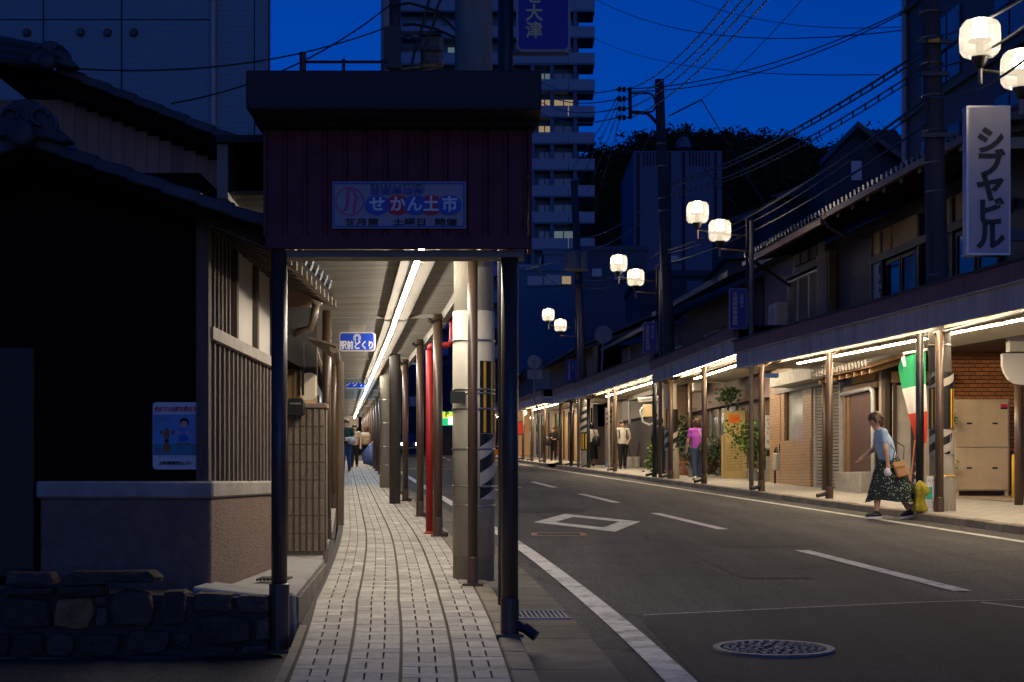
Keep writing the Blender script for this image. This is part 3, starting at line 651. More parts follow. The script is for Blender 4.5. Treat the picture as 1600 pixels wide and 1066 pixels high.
# ---- the black house
bh = thing('black_wooden_house', 'old black timber house with slatted side wall and pale plinth at left', 'house', (-2.2, 10, .6))
zp0, zp1 = .5, 1.153
mb = MB(); mb.box(-2.64, 8.95, zp0, -1.683, 11.5, 1.055); mb.build('plinth', M_plast, bh, bevel=.01)
mb = MB(); mb.box(-2.66, 8.93, 1.057, -1.668, 11.52, zp1); mb.build('plinth_cap', mat('plinth_cap', (.36, .31, .25), .85, .15, 10, .4, dirt=(.2, .16, .11), dirtamt=.5), bh, bevel=.012)
for k in range(12):
    x = -4.4+k*.22; mb = MB(); mb.box(x+.003, 9.02, .62 if x < -2.66 else zp1+.002, x+.217, 9.06, 2.85); mb.build('wall_board', M_dwood, bh)
mb = MB(); mb.box(-4.6, 9.07, .6, -1.77, 11.5, 2.9); mb.build('wall_core', M_dwood, bh)
mb = MB(); mb.box(-4.4, 8.96, .62, -2.68, 9.0, 1.9); mb.build('door_panel', mat('brown_door', (.04, .024, .013), .5, .3, 6, .1, streak=.2), bh)
mb = MB(); mb.box(-1.775, 8.99, zp1, -1.705, 9.05, 2.68); mb.build('corner_post', M_slat, bh)
zr = 1.994
mb = MB(); mb.box(-1.735, 9.05, zr-.035, -1.69, 11.48, zr+.035); mb.build('rail', mat('pale_rail', (.34, .29, .24), .8, .2, 10, .2), bh)
for k in range(16):
    y = 9.08+k*.152; mb = MB(); mb.box(-1.742, y, zp1+.002, -1.716, y+.05, zr-.036); mb.build('slat', M_slat, bh)
for k in range(6):
    y = 9.08+k*.125; mb = MB(); mb.box(-1.745, y, zr+.036, -1.712, y+.04, 2.62); mb.build('slat', M_slat, bh)
for y in (9.86, 10.66, 11.43):
    mb = MB(); mb.box(-1.74, y, zr+.036, -1.695, y+.07, 2.62); mb.build('window_post', M_slat, bh)
M_shoji = mat('white_plaster_panel', (.55, .49, .42), .8, .06, 4, .05)
for y0, y1 in ((9.94, 10.65), (10.74, 11.42)):
    mb = MB(); mb.box(-1.745, y0, zr+.036, -1.728, y1, 2.6); mb.build('white_panel', M_shoji, bh)
mb = MB(); mb.box(-1.75, 9.0, 2.6, -1.685, 11.55, 2.67); mb.build('head_beam', M_slat, bh)
# poster on the front
t = thing('notice_poster', 'small pet-owner notice poster with blue picture on the black wall', 'poster', (-1.89, 9.01, 1.408))
pc = Vector((-1.89, 9.012, 1.408)); wd, ht = .266, .378
def pb(x0, z0, x1, z1, m, d, name='print'):
    mb = MB(); mb.quad((pc.x+x0*wd, pc.y-d, pc.z+z0*ht), (pc.x+x1*wd, pc.y-d, pc.z+z0*ht), (pc.x+x1*wd, pc.y-d, pc.z+z1*ht), (pc.x+x0*wd, pc.y-d, pc.z+z1*ht)); mb.build(name, m, t)
mb = MB(lambda x, y, z: (pc.x+x, pc.y+y, pc.z+z)); mb.prism(rrect(wd, ht, .02), -.003, .004); mb.build('sheet', M_ban, t)
pb(-.49, -.29, .49, .32, mat('poster_blue', (.12, .28, .5), .4, .1, 3, 0), .0045); pb(-.49, -.29, .49, -.12, mat('poster_green', (.05, .2, .28), .4, .3, 12, 0), .005)
def blob(cx_, cz_, rx, rz, m, d=.0058):
    n = 16; mb = MB(); mb.add([(pc.x+(cx_+rx*math.cos(2*math.pi*k/n))*wd, pc.y-d, pc.z+(cz_+rz*math.sin(2*math.pi*k/n))*ht) for k in range(n)], [tuple(range(n))]); mb.build('print', m, t)
mbr = mat('brown_print', (.25, .1, .03), .5, .1, 4, 0); msk = mat('skin_print', (.6, .35, .25), .5, .1, 4, 0); mbl = mat('shirt_print', (.1, .2, .5), .5, .1, 4, 0)
blob(-.2, .02, .06, .1, mbr); blob(-.31, .05, .04, .03, mbr); blob(-.07, .05, .04, .03, mbr); blob(-.2, -.18, .09, .07, mbr); blob(-.2, -.08, .05, .03, M_ink, .0064)
blob(.17, .2, .1, .07, M_ink); blob(.16, .17, .075, .05, msk, .0064); blob(.16, .07, .15, .07, mbl); blob(.15, -.04, .11, .05, M_navy, .0064); blob(.06, -.12, .06, .02, mbr); blob(.24, -.12, .06, .02, mbr); blob(.05, .05, .04, .02, msk, .007); blob(.24, .05, .04, .02, msk, .007)
text('犬のフンは持ち帰ろう!', .033, M_red, t, (0, -.0075, .148), bold=.03, sx=.72); text('大津市動物愛護センター', .024, M_ink, t, (0, -.0075, -.156), bold=.03, sx=.72)
strokes(M_ink, t, (-.075, -.0075, .095), .08, .03, 2, 2); strokes(M_navy, t, (0, -.0075, -.118), .2, .014, 1, 3)
# lower roof
rz0, rx0, ez, ex = 2.99, -2.60, 2.545, -1.317
def rline(x): return rz0+(ez-rz0)*(x-rx0)/(ex-rx0)
mb = MB(); mb.hexa([(rx0, 8.62, rz0-.1), (ex, 8.62, ez-.07), (ex, 11.75, ez-.07), (rx0, 11.75, rz0-.1), (rx0, 8.62, rz0-.01), (ex, 8.62, ez-.012), (ex, 11.75, ez-.012), (rx0, 11.75, rz0-.01)]); rf = mb.build('roof', M_dwood, bh)
mb = MB(); mb.hexa([(-3.9, 8.62, ez-.07), (rx0-.01, 8.62, rz0-.1), (rx0-.01, 11.75, rz0-.1), (-3.9, 11.75, ez-.07), (-3.9, 8.62, ez-.012), (rx0-.01, 8.62, rz0-.01), (rx0-.01, 11.75, rz0-.01), (-3.9, 11.75, ez-.012)]); mb.build('roof_slope', M_dwood, bh)
nt_ = 7; sl = Vector((ex-rx0, 0, ez-rz0)); L = sl.length; sd = sl/L; nn = Vector((-sd.z, 0, sd.x))
def vtile(k, o, dv, Lt, y0, y1, m, par, lift=.012):
    a = o+dv*(k*Lt); b = a+dv*(Lt*1.06); up_ = Vector((-dv.z, 0, dv.x)); up_ = up_ if up_.z > 0 else -up_
    mb = MB(); lo, hi = .0, lift
    mb.hexa([tuple(a+up_*(lo-.05)+Vector((0, y0, 0))), tuple(b+up_*(hi-.05)+Vector((0, y0, 0))), tuple(b+up_*(hi-.05)+Vector((0, y1, 0))), tuple(a+up_*(lo-.05)+Vector((0, y1, 0))),
             tuple(a+up_*(lo+.012)+Vector((0, y0, 0))), tuple(b+up_*(hi+.016)+Vector((0, y0, 0))), tuple(b+up_*(hi+.016)+Vector((0, y1, 0))), tuple(a+up_*(lo+.012)+Vector((0, y1, 0)))])
    mb.build('verge_tile', m, par, bevel=.008)
for k in range(nt_): vtile(k, Vector((rx0, 0, rz0+.01)), sd, L/nt_, 8.56, 8.78, M_tile, bh)
for k in range(5): vtile(k, Vector((rx0, 0, rz0+.01)), Vector((-sd.x, 0, sd.z)), L/nt_, 8.56, 8.78, M_tile, bh)
# rows of barrel tiles on the street slope (seen from the side)
for r in range(11):
    y = 8.9+r*.26; mb = MB(); mb.tube([(rx0+.05, y, rline(rx0+.05)+.01), (ex+.01, y, ez+.012)], .045, 8); mb.build('tile_row', M_tile, rf)
# ridge-end ornament: crest with lobes, disc and ridge tiles
def ornament(c, s, par):
    poly = [(-.2, -.02), (-.19, .06), (-.15, .1), (-.13, .15), (-.07, .19), (0, .2), (.06, .185), (.1, .14), (.15, .12), (.17, .07), (.165, .03), (.22, 0), (.27, -.05), (.2, -.06), (.1, -.03), (-.1, -.03)]
    mb = MB(lambda x, y, z: (c[0]+x*s, c[1]+y, c[2]+z*s)); mb.prism(poly, -.05, .06); mb.build('ridge_ornament', M_tile, par, bevel=.01)
    mb = MB(); n = 18; vs = []
    for r, y in ((.08*s, -.05), (.085*s, -.1), (.065*s, -.115), (.0, -.11)): vs += [(c[0]+r*math.cos(2*math.pi*k/n)-.02*s, c[1]+y, c[2]+r*math.sin(2*math.pi*k/n)-.01*s) for k in range(n)]
    mb.add(vs, [(q*n+k, q*n+(k+1) % n, (q+1)*n+(k+1) % n, (q+1)*n+k) for q in range(3) for k in range(n)]); mb.build('ridge_disc', M_tile, par, smooth=True)
    for q in (-1, 1):
        mb = MB(); pts = [(c[0]+q*(.09+.05*math.cos(a))*s, c[1]-.07, c[2]+(.09+.05*math.sin(a))*s) for a in [k*.6 for k in range(9)]]; mb.tube(pts, .014*s, 6); mb.build('scroll', M_tile, par)
ornament((P(45, 215, 8.55).x, 8.55, P(45, 210, 8.55).z), .9, bh)
mb = MB(); mb.tube([(rx0, 8.6, rz0+.06), (rx0, 11.7, rz0+.06)], .075, 10); mb.build('ridge_cap', M_tile, bh)
for k in range(13):
    y = 8.85+k*.235; mb = MB(); mb.hexa([(-1.75, y, 2.6), (ex+.03, y, ez-.13), (ex+.03, y+.05, ez-.13), (-1.75, y+.05, 2.6), (-1.75, y, 2.66), (ex+.03, y, ez-.075), (ex+.03, y+.05, ez-.075), (-1.75, y+.05, 2.66)]); mb.build('rafter', M_slat, bh)
mb = MB(); mb.box(-1.70, 11.5, 2.4, -1.45, 11.56, 2.62); mb.build('bracket_end', M_plank, bh)
# ---- plank gable house behind
ph = thing('plank_gable_house', 'gabled house with pale cedar plank wall rising behind the black house', 'house', (-3, 12, 1))
vx0, vz0, vx1, vz1 = -3.30, 4.16, -1.80, 3.56
for k in range(22):
    x = -3.9+k*.0905; 
    if x > -2.17: break
    zt_ = vz0+(vz1-vz0)*(x-vx0)/(vx1-vx0)-.2
    mb = MB(); mb.box(x+.0015, 11.95+random.uniform(0, .004), 2.5, x+.089, 11.98, min(zt_, 4.0)); mb.build('plank', M_plank, ph)
mb = MB(); mb.box(-5, 12.0, .5, -2.16, 16, 3.6); mb.build('wall_core', M_dwood, ph)
mb = MB(); mb.box(-2.16, 11.96, 2.4, -2.12, 12.0, 3.4); mb.build('corner_board', M_plank, ph)
vd = Vector((vx1-vx0, 0, vz1-vz0)); VL = vd.length; vd = vd/VL
mb = MB(); mb.hexa([(vx0-.6, 11.7, vz0+.06), (vx1, 11.7, vz1-.13), (vx1, 16.5, vz1-.13), (vx0-.6, 16.5, vz0+.06), (vx0-.6, 11.7, vz0+.22), (vx1, 11.7, vz1-.03), (vx1, 16.5, vz1-.03), (vx0-.6, 16.5, vz0+.22)]); rf = mb.build('roof', M_dwood, ph)
for k in range(8): vtile(k, Vector((vx0, 0, vz0)), vd, VL/8, 11.6, 11.8, M_tile, ph)
for r in range(14):
    y = 12+r*.3; mb = MB(); mb.tube([(vx0, y, vz0+.0), (vx1, y, vz1+.0)], .05, 8); mb.build('tile_row', M_tile, rf)
ornament((P(82, 95, 11.5).x, 11.5, P(82, 92, 11.5).z-.03), .75, ph)
for q in range(3):
    mb = MB(); a = P(-20, 62+q*14, 11.55); b = P(66, 78+q*10, 11.55); mb.tube([a, b], .045, 8); mb.build('ridge_tile_row', M_tile, ph)
mb = MB(); mb.box(-2.12, 12.02, 2.2, -1.95, 16, 3.3); mb.build('side_wall', M_dwood, ph)
# ---- timber house with gutter, lantern, block pillar
th = thing('timber_house', 'warm timber clad house with copper gutter behind the slatted wall', 'house', (-1.95, 13.5, .7))
M_warm = mat('honey_timber', (.3, .175, .06), .6, .25, 7, .1, streak=.1)
mb = MB(); mb.box(-2.8, 15.0, .6, -1.985, 15.06, 2.75); mb.build('wall', M_warm, th)
for k, x in enumerate((-2.28, -2.2, -2.12, -2.05)):
    mb = MB(); mb.box(x, 14.985, 1.0, x+.012, 14.999, 2.6); mb.build('batten', M_slat, th)
mb = MB(); mb.box(-2.6, 15.07, .6, -2.02, 16.6, 2.6); mb.build('side_wall', M_warm, th)
M_cop = mat('copper_gutter', (.16, .12, .085), .4, .25, 6, .05, .4, .5, streak=.3)
a, b = P(450, 396, 11.7), P(496, 472, 14.5)
mb = MB(); mb.tube([a, a.lerp(b, .5), b], .05, 12); mb.build('gutter', M_cop, th, smooth=True)
for q in (.3, .75):
    mb = MB(); c = a.lerp(b, q); mb.tube([c+Vector((0, -.015, 0)), c+Vector((0, .015, 0))], .056, 12); mb.build('gutter_strap', M_black, th)
mb = MB(); mb.tube([b+Vector((0, -.1, -.02)), b+Vector((-.02, -.1, -.15)), b+Vector((-.05, -.08, -.25)), b+Vector((-.32, -.05, -.32))], .035, 10); mb.build('downpipe', M_cop, th, smooth=True)
for k in range(9):
    c = a.lerp(b, k/8)+Vector((.03, .0, .07)); mb = MB(); mb.tube([c+Vector((.03, 0, -.012)), c+Vector((-.4, 0, .14))], .05, 8); mb.build('eave_tile', mat('pale_clay_tile', (.13, .115, .1), .4, .2, 8, .1), th)  # eave tiles in a paler, warmer clay than the other roofs
mb = MB(); mb.hexa([(a.x-.0, a.y, a.z-.02), (b.x, b.y, b.z-.02), (b.x-.8, b.y, b.z+.2), (a.x-.8, a.y, a.z+.2), (a.x, a.y, a.z+.03), (b.x, b.y, b.z+.03), (b.x-.8, b.y, b.z+.26), (a.x-.8, a.y, a.z+.26)]); mb.build('roof', M_dwood, th)
for k in range(10):
    y = 14.6+k*.18; mb = MB(); mb.tube([(-1.86, y, 2.45), (-1.6-.02*k, y, 2.38)], .02, 6); mb.build('rafter', M_slat, th)
mb = MB(); mb.tube([(-1.62, 14.6, 2.36), (-1.80, 16.4, 2.38)], .045, 10); mb.build('rear_gutter', M_cop, th)
mb = MB(); mb.tube([(-1.74, 16.2, 2.36), (-1.74, 16.2, .7)], .04, 10); mb.build('rear_downpipe', M_cop, th)
mb = MB(); mb.tube([(-1.99, 14.97, 2.45), (-1.99, 14.97, 1.95)], .012, 6); mb.tube([(-1.955, 14.97, 2.45), (-1.955, 14.97, 1.95)], .012, 6); mb.build('conduit_pair', M_black, th, kind='stuff')
c = P(483, 604, 15.2)
t = thing('wall_lantern', 'white rounded wall lantern panel under the copper gutter', 'lantern', c)
mb = MB(lambda x, y, z: (c.x+x, c.y+y, c.z+z)); mb.prism(rrect(.12, .26, .04), 0, .09); mb.build('shade', mat('milk_glass', (.7, .6, .45), .3, .05, 4, .0), t)
mb = MB(lambda x, y, z: (c.x+x, c.y+y, c.z+z)); mb.box(-.16, .02, -.02, -.06, .06, .02); mb.build('arm', M_black, t)
M_split = mat('split_face_block', (.36, .27, .19), .85, .3, 45, 1.0, rnd=.12, dirt=(.2, .14, .1), dirtamt=.5)
bp_ = thing('block_pillar', 'end of a ribbed split face concrete block wall beside the left pavement', 'wall', (-1.85, 14.4, g(14.4)+.1))
pa, pb_ = P(452, 862, 14.4), P(508, 630, 14.4); cw = (pb_.x-pa.x)/5.6; rh = (pb_.z-pa.z-.05)/8
mb = MB(); mb.box(pa.x-.5, 14.42, pa.z-.1, pb_.x-.004, 14.62, pb_.z-.045); mb.build('core', mat('block_mortar', (.2, .16, .12), .9, .2, 12, .3), bp_)
for r in range(8):
    for c_ in range(8):
        x1_ = pb_.x-c_*cw; z0_ = pa.z+r*rh; mb = MB()
        mb.hexa([(x1_-cw+.004, 14.425, z0_+.003), (x1_-.004, 14.425, z0_+.003), (x1_-.004, 14.5, z0_+.003), (x1_-cw+.004, 14.5, z0_+.003), (x1_-cw+.004, 14.425, z0_+rh-.003), (x1_-.004, 14.425, z0_+rh-.003), (x1_-.004, 14.5, z0_+rh-.003), (x1_-cw+.004, 14.5, z0_+rh-.003)])
        mb.box(x1_-cw+.014, 14.395, z0_+.004, x1_-.012, 14.425, z0_+rh-.004); mb.build('split_block', M_split, bp_)
mb = MB(); mb.box(pa.x-.5, 14.38, pb_.z-.045, pb_.x+.008, 14.64, pb_.z); mb.build('coping', M_split, bp_, bevel=.006)
c = P(463, 636, 14.3)
t = thing('letter_box', 'black letter box fixed to the block wall end', 'letter box', c)
mb = MB(lambda x, y, z: (c.x+x, c.y+y, c.z+z)); mb.prism(rrect(.14, .15, .025), -.06, .07); mb.build('case', M_black, t)
mb = MB(lambda x, y, z: (c.x+x, c.y+y, c.z+z)); mb.box(-.05, -.066, .02, .05, -.061, .035); mb.build('slot', M_steel, t)
mb = MB(lambda x, y, z: (c.x+x, c.y+y, c.z+z)); mb.box(-.02, -.02, -.12, .0, .0, -.076); mb.build('stem', M_black, t)
t = thing('slat_fence', 'narrow dark vertical slat gate between the plinth and the timber house', 'fence', (-1.9, 12, .6))
for k in range(9):
    mb = MB(); x = -2.1+k*.045; mb.box(x, 12.05, .56, x+.028, 12.08, 1.75); mb.build('slat', M_dwood, t)
# ---- shop fronts farther down the left side
cols = [((.10, .08, .06), 'brown'), ((.3, .27, .22), 'cream'), ((.06, .055, .05), 'dark'), ((.22, .16, .1), 'tan'), ((.2, .2, .2), 'grey'), ((.12, .07, .05), 'russet'), ((.28, .25, .2), 'beige')]
vv = [17, 23.5, 30, 38, 46, 55, 66, 102]
for k in range(7):
    a, b = vv[k], vv[k+1]-.1; c = cols[k]; f = fLh(g((a+b)/2))
    t = thing('shop_house', '%s shop house front behind the left arcade posts' % c[1], 'house', f(-2.5, a, 0), 'shop houses behind the left arcade')
    t['label'] = ['brown shop house first behind the block wall on the left', 'cream shop house second along the left arcade', 'dark shop house third along the left arcade', 'tan shop house fourth along the left arcade', 'grey shop house fifth along the left arcade', 'russet shop house near the far end of the left arcade', 'beige shop house last along the left arcade'][k]
    mm = mat('shop_wall_%s' % c[1], c[0], .75, .2, 4, .15, streak=.3)
    mb = MB(f); mb.box(-7, a, -.6, -2.62, b, 3.0); mb.build('wall', mm, t)
    mb = MB(f); mb.box(-2.62, a+.5, -.3, -2.56, a+.5+min(2.4, b-a-1.2), 2.1); dd = mb.build('door', mat('shop_door', (.08, .06, .05), .3, .2, 4, .05), t)
    mb = MB(f); mb.box(-2.6, b-2.2, .9, -2.55, b-.4, 2.0); mb.build('window', glassmat('shop_glass'), t)
    mb = MB(f); mb.box(-7.2, a-.1, 3.0, -2.45, b+.1, 3.15); mb.build('roof', M_tile, t)
mb = MB(); 
# ---- blue-grey tiled block behind
t = thing('tiled_office_block', 'tall windowless tiled office block behind the left houses', 'building', (-8, 30, g(30)))
M_tl = brickmat('small_wall_tiles', (.13, .25, .31), (.125, .24, .3), (.1, .2, .25), .1, .1, .006, rough=.5)
xs = [-16] + [P(p, 0, 30).x for p in (68, 190, 331)]
for a, b in zip(xs, xs[1:]):
    for z0_, z1_ in ((1, 9.78), (9.8, 12.5)):
        mb = MB(); mb.box(a+.015, 30, z0_, b-.015, 30.3, z1_); mb.build('tile_panel', M_tl, t)
mb = MB(); mb.box(P(337, 0, 30).x, 30.05, 1, P(396, 0, 30).x, 30.3, 12.5); mb.build('tile_panel', M_tl, t)
mb = MB(); mb.box(P(398, 0, 30).x, 30.02, 1, P(415, 0, 30).x, 30.3, 12.5); mb.build('corner_panel', M_tl, t)
mb = MB(); mb.box(-16, 30.32, 1, P(411, 0, 30).x, 30.9, 12.4); mb.build('core', mat('block_core', (.06, .07, .08), .8), t)
mb = MB(); c = P(333, 0, 29.95); mb.tube([(c.x, c.y, 1), (c.x, c.y, 12.6)], .05, 10); mb.build('drain_pipe', mat('grey_pipe', (.35, .36, .37), .4, .1, 4, .02), t)
for p in (42, 126, 168, 209):
    c = P(p, 51, 29.98); mb = MB(); n = 14; mb.add([(c.x+.085*math.cos(2*math.pi*k/n), c.y-.0, c.z+.085*math.sin(2*math.pi*k/n)) for k in range(n)]+[(c.x+.05*math.cos(2*math.pi*k/n), c.y-.08, c.z-.01+.05*math.sin(2*math.pi*k/n)) for k in range(n)], [(k, (k+1) % n, n+(k+1) % n, n+k) for k in range(n)]+[tuple(range(n, 2*n))]); mb.build('vent_cap', mat('vent', (.06, .07, .08), .5), t)
# ================================================================ RIGHT ARCADE
M_grey = mat('fascia_grey_paint', (.64, .57, .48), .5, .15, 5, .08, 0, .45, streak=.3, dirt=(.2, .16, .12), dirtamt=.6)
M_rust = mat('rusty_red_trim', (.2, .07, .06), .45, .3, 8, .15, 0, .5, streak=.25, dirt=(.25, .16, .11), dirtamt=.5)
M_rtrim = mat('weathered_trim', (.19, .12, .085), .5, .35, 9, .2, 0, .5, streak=.2, dirt=(.3, .22, .16), dirtamt=.7)
M_wcl = mat('white_ceiling_board', (.3, .27, .23), .5, .1, 3, .03, dirt=(.34, .28, .2), dirtamt=.5)
SECR = [  # v0, v1, fascia bottom at v0, at v1, trim material, label
    (13.5, 33.3, 2.76, 2.60, M_rust, 'nearest right arcade section with dark red trim above the walking woman'),
    (33.35, 42.6, 2.92, 2.62, M_rust, 'second right arcade section behind the lamp post with the navy sign'),
    (42.65, 57.2, 2.86, 2.55, M_rtrim, 'third right arcade section above the man in the white shirt'),
    (57.25, 63.2, 2.62, 2.5, M_rtrim, 'short fourth right arcade section ending at the side street'),
    (67, 80, 2.62, 2.5, M_rtrim, 'fifth right arcade section beyond the side street'),
    (80.2, 110, 2.6, 2.4, M_rtrim, 'farthest right arcade section down the street')]
POSTS = [[(22.9, .38), (23.45, .295), (27.9, .3), (31.8, .12)], [(37, .13), (41.6, .28)], [(43.4, .2), (50.5, .3), (56.8, .4)], [(60.5, .3), (62.8, .2)], [(69, .3), (74, .3), (78, .3)], [(86, .3), (95, .3), (104, .3)]]
TGR = 'tube lamps in two rows under the right arcade'
for si, (a, b, h0, h1, tm, lab) in enumerate(SECR):
    hh = lambda v, a=a, b=b, h0=h0, h1=h1: h0+(h1-h0)*(v-a)/(b-a)
    f = lambda u, v, w, hh=hh: (xk(v)+u, v, g(v)+hh(v)+w)
    n = max(2, int((b-a)/3)); t = thing('arcade_section', lab, 'arcade', fR(.2, (a+b)/2, .11), 'arcade sections along the right pavement')
    k = a
    while k < b-.05:                                   # fascia boards with butt joints
        e = min(b, k+4.6); mb = MB(f); mb.box(-.02, k+.004, 0, .03, e-.004, .31); mb.build('fascia_board', M_grey, t); k = e
    mb = MB(f); mb.box(-.075, a-.03, .315, .02, b+.03, .335, n); mb.build('drip_edge', M_grey, t)
    k = a
    while k < b-.05:
        e = min(b, k+(2.3 if si < 2 else .9)); mb = MB(f); dz = random.uniform(-.006, .006)
        mb.hexa([(-.06, k+.003, .34), (.05, k+.003, .34), (.05, e-.003, .34), (-.06, e-.003, .34), (-.085+random.uniform(0, .012), k+.003, .56+dz), (.05, k+.003, .56), (.05, e-.003, .56), (-.085+random.uniform(0, .012), e-.003, .56+dz)]); mb.build('trim_sheet', tm, t); k = e
    mb = MB(f); mb.box(-.1, a-.03, .565, 1.95, b+.03, .60, n); mb.build('roof_sheet', M_cap, t)
    mb = MB(f); mb.box(.04, a, .16, .52, b, .19, n); mb.build('ceiling_board', M_wcl, t)
    mb = MB(f); mb.hexa([(.53, a, .13), (1.93, a, .02), (1.93, b, .02), (.53, b, .13), (.53, a, .16), (1.93, a, .06), (1.93, b, .06), (.53, b, .16)]); mb.build('sloping_ceiling', M_wcl, t)
    mb = MB(f); mb.box(.5, a, .06, .535, b, .18, n); mb.build('runner_beam', M_soff, t)
    k = a+.5
    while k < b and a < 60:
        mb = MB(f); mb.box(.06, k, .1, .5, k+.03, .155); mb.build('cross_bar', M_soff, t); k += 1.5
    for e in (a+.02, b-.06):
        mb = MB(f); mb.box(.035, e, .01, 1.9, e+.04, .3); mb.build('end_plate', M_grey, t)
    for v, u in POSTS[si]:
        mm = M_postd if v in (23.45, 43.4, 60.5, 56.8) else M_post
        mb = MB(); X = xk(v)+u; z = g(v)+.11; mb.tube([(X, v, z), (X, v, z+hh(v)-.1)], .06, 12); o = mb.build('post', mm, t)
        for p in o.data.polygons: p.use_smooth = len(p.vertices) == 4
        mb = MB(); mb.lathe([(.07, 0), (.07, .2), (.062, .21)], (X, v, z), 12); mb.build('post_sleeve', mm, o)
        if v not in (22.9,):
            mb = MB(); mb.tube([(X, v-.02, z+.1), (X-.14, v-.1, z+.07), (X-.24, v-.14, z+.05)], .038, 10); mb.build('drain_spout', M_postd, o, smooth=False)
        mb = MB(); mb.tube([(X, v, z+hh(v)-.2), (X-.08, v-.02, z+hh(v)-.12)], .02, 8); mb.tube([(X, v, z+hh(v)-.18), (X+.25, v, z+hh(v)-.02)], .018, 8); mb.build('top_brace', mm, o, kind='stuff')
    if si < 3:                                          # inner row of posts
        for v in ((29.6, 38.2), (), (45.2,))[si] if si != 0 else (32.4,):
            mb = MB(); X = xk(v)+1.55; z = g(v)+.11; mb.tube([(X, v, z), (X, v, z+hh(v)-.12)], .05, 12); mb.build('rear_post', M_post, t, smooth=True)
    # tubes
    for u, w in ((.30, .12), (.86, .05)):
        k = a+(.5 if si != 0 else 2)
        while k+1.24 < b-.3:
            gap = random.random()
            if not (si == 3 and u < .5) and not (si == 1 and k < 36 and u > .5):
                where = ('nearest right arcade section', 'second right arcade section', 'third right arcade section', 'short fourth right arcade section', 'fifth right arcade section', 'farthest right arcade section')[si]
                tube_lamp(f, u, k, k+1.22, w, 'tube lamp in the %s row under the %s' % ('outer' if u < .5 else 'inner', where), TGR)
            k += 1.26 if si < 5 else 3.2
# conduit under the nearest section
mb = MB(fR); mb.tube([(.42, 14, 2.86), (.44, 20, 2.76), (.45, 23.6, 2.66)], .03, 8)
t = tag(mb.build('black_cable_duct', M_black), 'black cable duct under the nearest right arcade ceiling', 'duct')
# ================================================================ RIGHT SHOPS AND HOUSES (horizontal courses)
M_brown = mat('dark_brown_timber', (.045, .026, .016), .55, .3, 6, .15, streak=.15)
M_glass = glassmat('dark_window_glass'); M_cream = mat('cream_plaster', (.42, .38, .33), .8, .12, 3, .1, dirt=(.25, .22, .19), dirtamt=.5)
M_pinkp = mat('mauve_render', (.24, .17, .18), .85, .1, 3, .15, dirt=(.15, .11, .12), dirtamt=.4)
h1 = thing('tiled_roof_townhouse', 'old two storey townhouse with tiled eave, louvred shutters and ochre panels on the right', 'house', fR(2, 31, 0))
Z1 = g(31)
f = fRh(0)
zf, ze = 3.55, 6.2
mb = MB(f); mb.box(1.92, 22.6, zf, 9, 36.1, ze-.1); mb.build('upper_wall', M_brown, h1)
mb = MB(f); mb.hexa([(.95, 22.3, ze-.04), (1.4, 22.3, ze-.0), (1.4, 36.5, ze-.0), (.95, 36.5, ze-.04), (.95, 22.3, ze+.04), (1.4, 22.3, ze+.14), (1.4, 36.5, ze+.14), (.95, 36.5, ze+.04)])
mb.hexa([(1.4, 22.3, ze), (6, 22.3, ze+1.7), (6, 36.5, ze+1.7), (1.4, 36.5, ze), (1.4, 22.3, ze+.14), (6, 22.3, ze+1.85), (6, 36.5, ze+1.85), (1.4, 36.5, ze+.14)]); rf = mb.build('roof', M_tile, h1)
mb = MB(f)
k = 22.4
while k < 36.4: mb.tube([(.93, k, ze+.05), (6, k, ze+1.93)], .045, 6); k += .24
mb.build('barrel_tiles', M_tile, rf, kind='stuff')
mb = MB(f); k = 22.4
while k < 36.4: mb.tube([(.90, k, ze+.055), (.935, k, ze+.06)], .062, 8); k += .24
mb.build('eave_end_tiles', mat('glazed_tile_end', (.12, .12, .125), .25, .2, 8, .05, 0, .6), rf, kind='stuff')
M_ogut = mat('ochre_gutter', (.33, .16, .06), .45, .2, 6, .05, .2, .5)
for a, b, d in ((22.3, 30.3, 0), (30.4, 36.5, -.07)):
    mb = MB(f); mb.box(.88, a, ze-.11+d, .97, b, ze-.0+d); mb.build('eave_board', M_ogut, h1)
mb = MB(f); mb.tube([(.92, 30.35, ze-.05), (1.0, 30.3, ze-.25), (1.3, 30.3, ze-.42), (1.85, 30.35, ze-.45), (1.85, 30.35, zf)], .04, 8); mb.build('downpipe', M_cop, h1)
k = 22.8
while k < 36:
    mb = MB(f); mb.hexa([(1.0, k, ze-.16), (1.9, k, ze-.0), (1.9, k+.09, ze-.0), (1.0, k+.09, ze-.16), (1.0, k, ze-.05), (1.9, k, ze+.1), (1.9, k+.09, ze+.1), (1.0, k+.09, ze-.05)]); o = mb.build('rafter', M_brown, h1)
    mb = MB(f); mb.box(.975, k-.005, ze-.17, .999, k+.095, ze-.06); mb.build('rafter_end', M_cream, o); k += .85
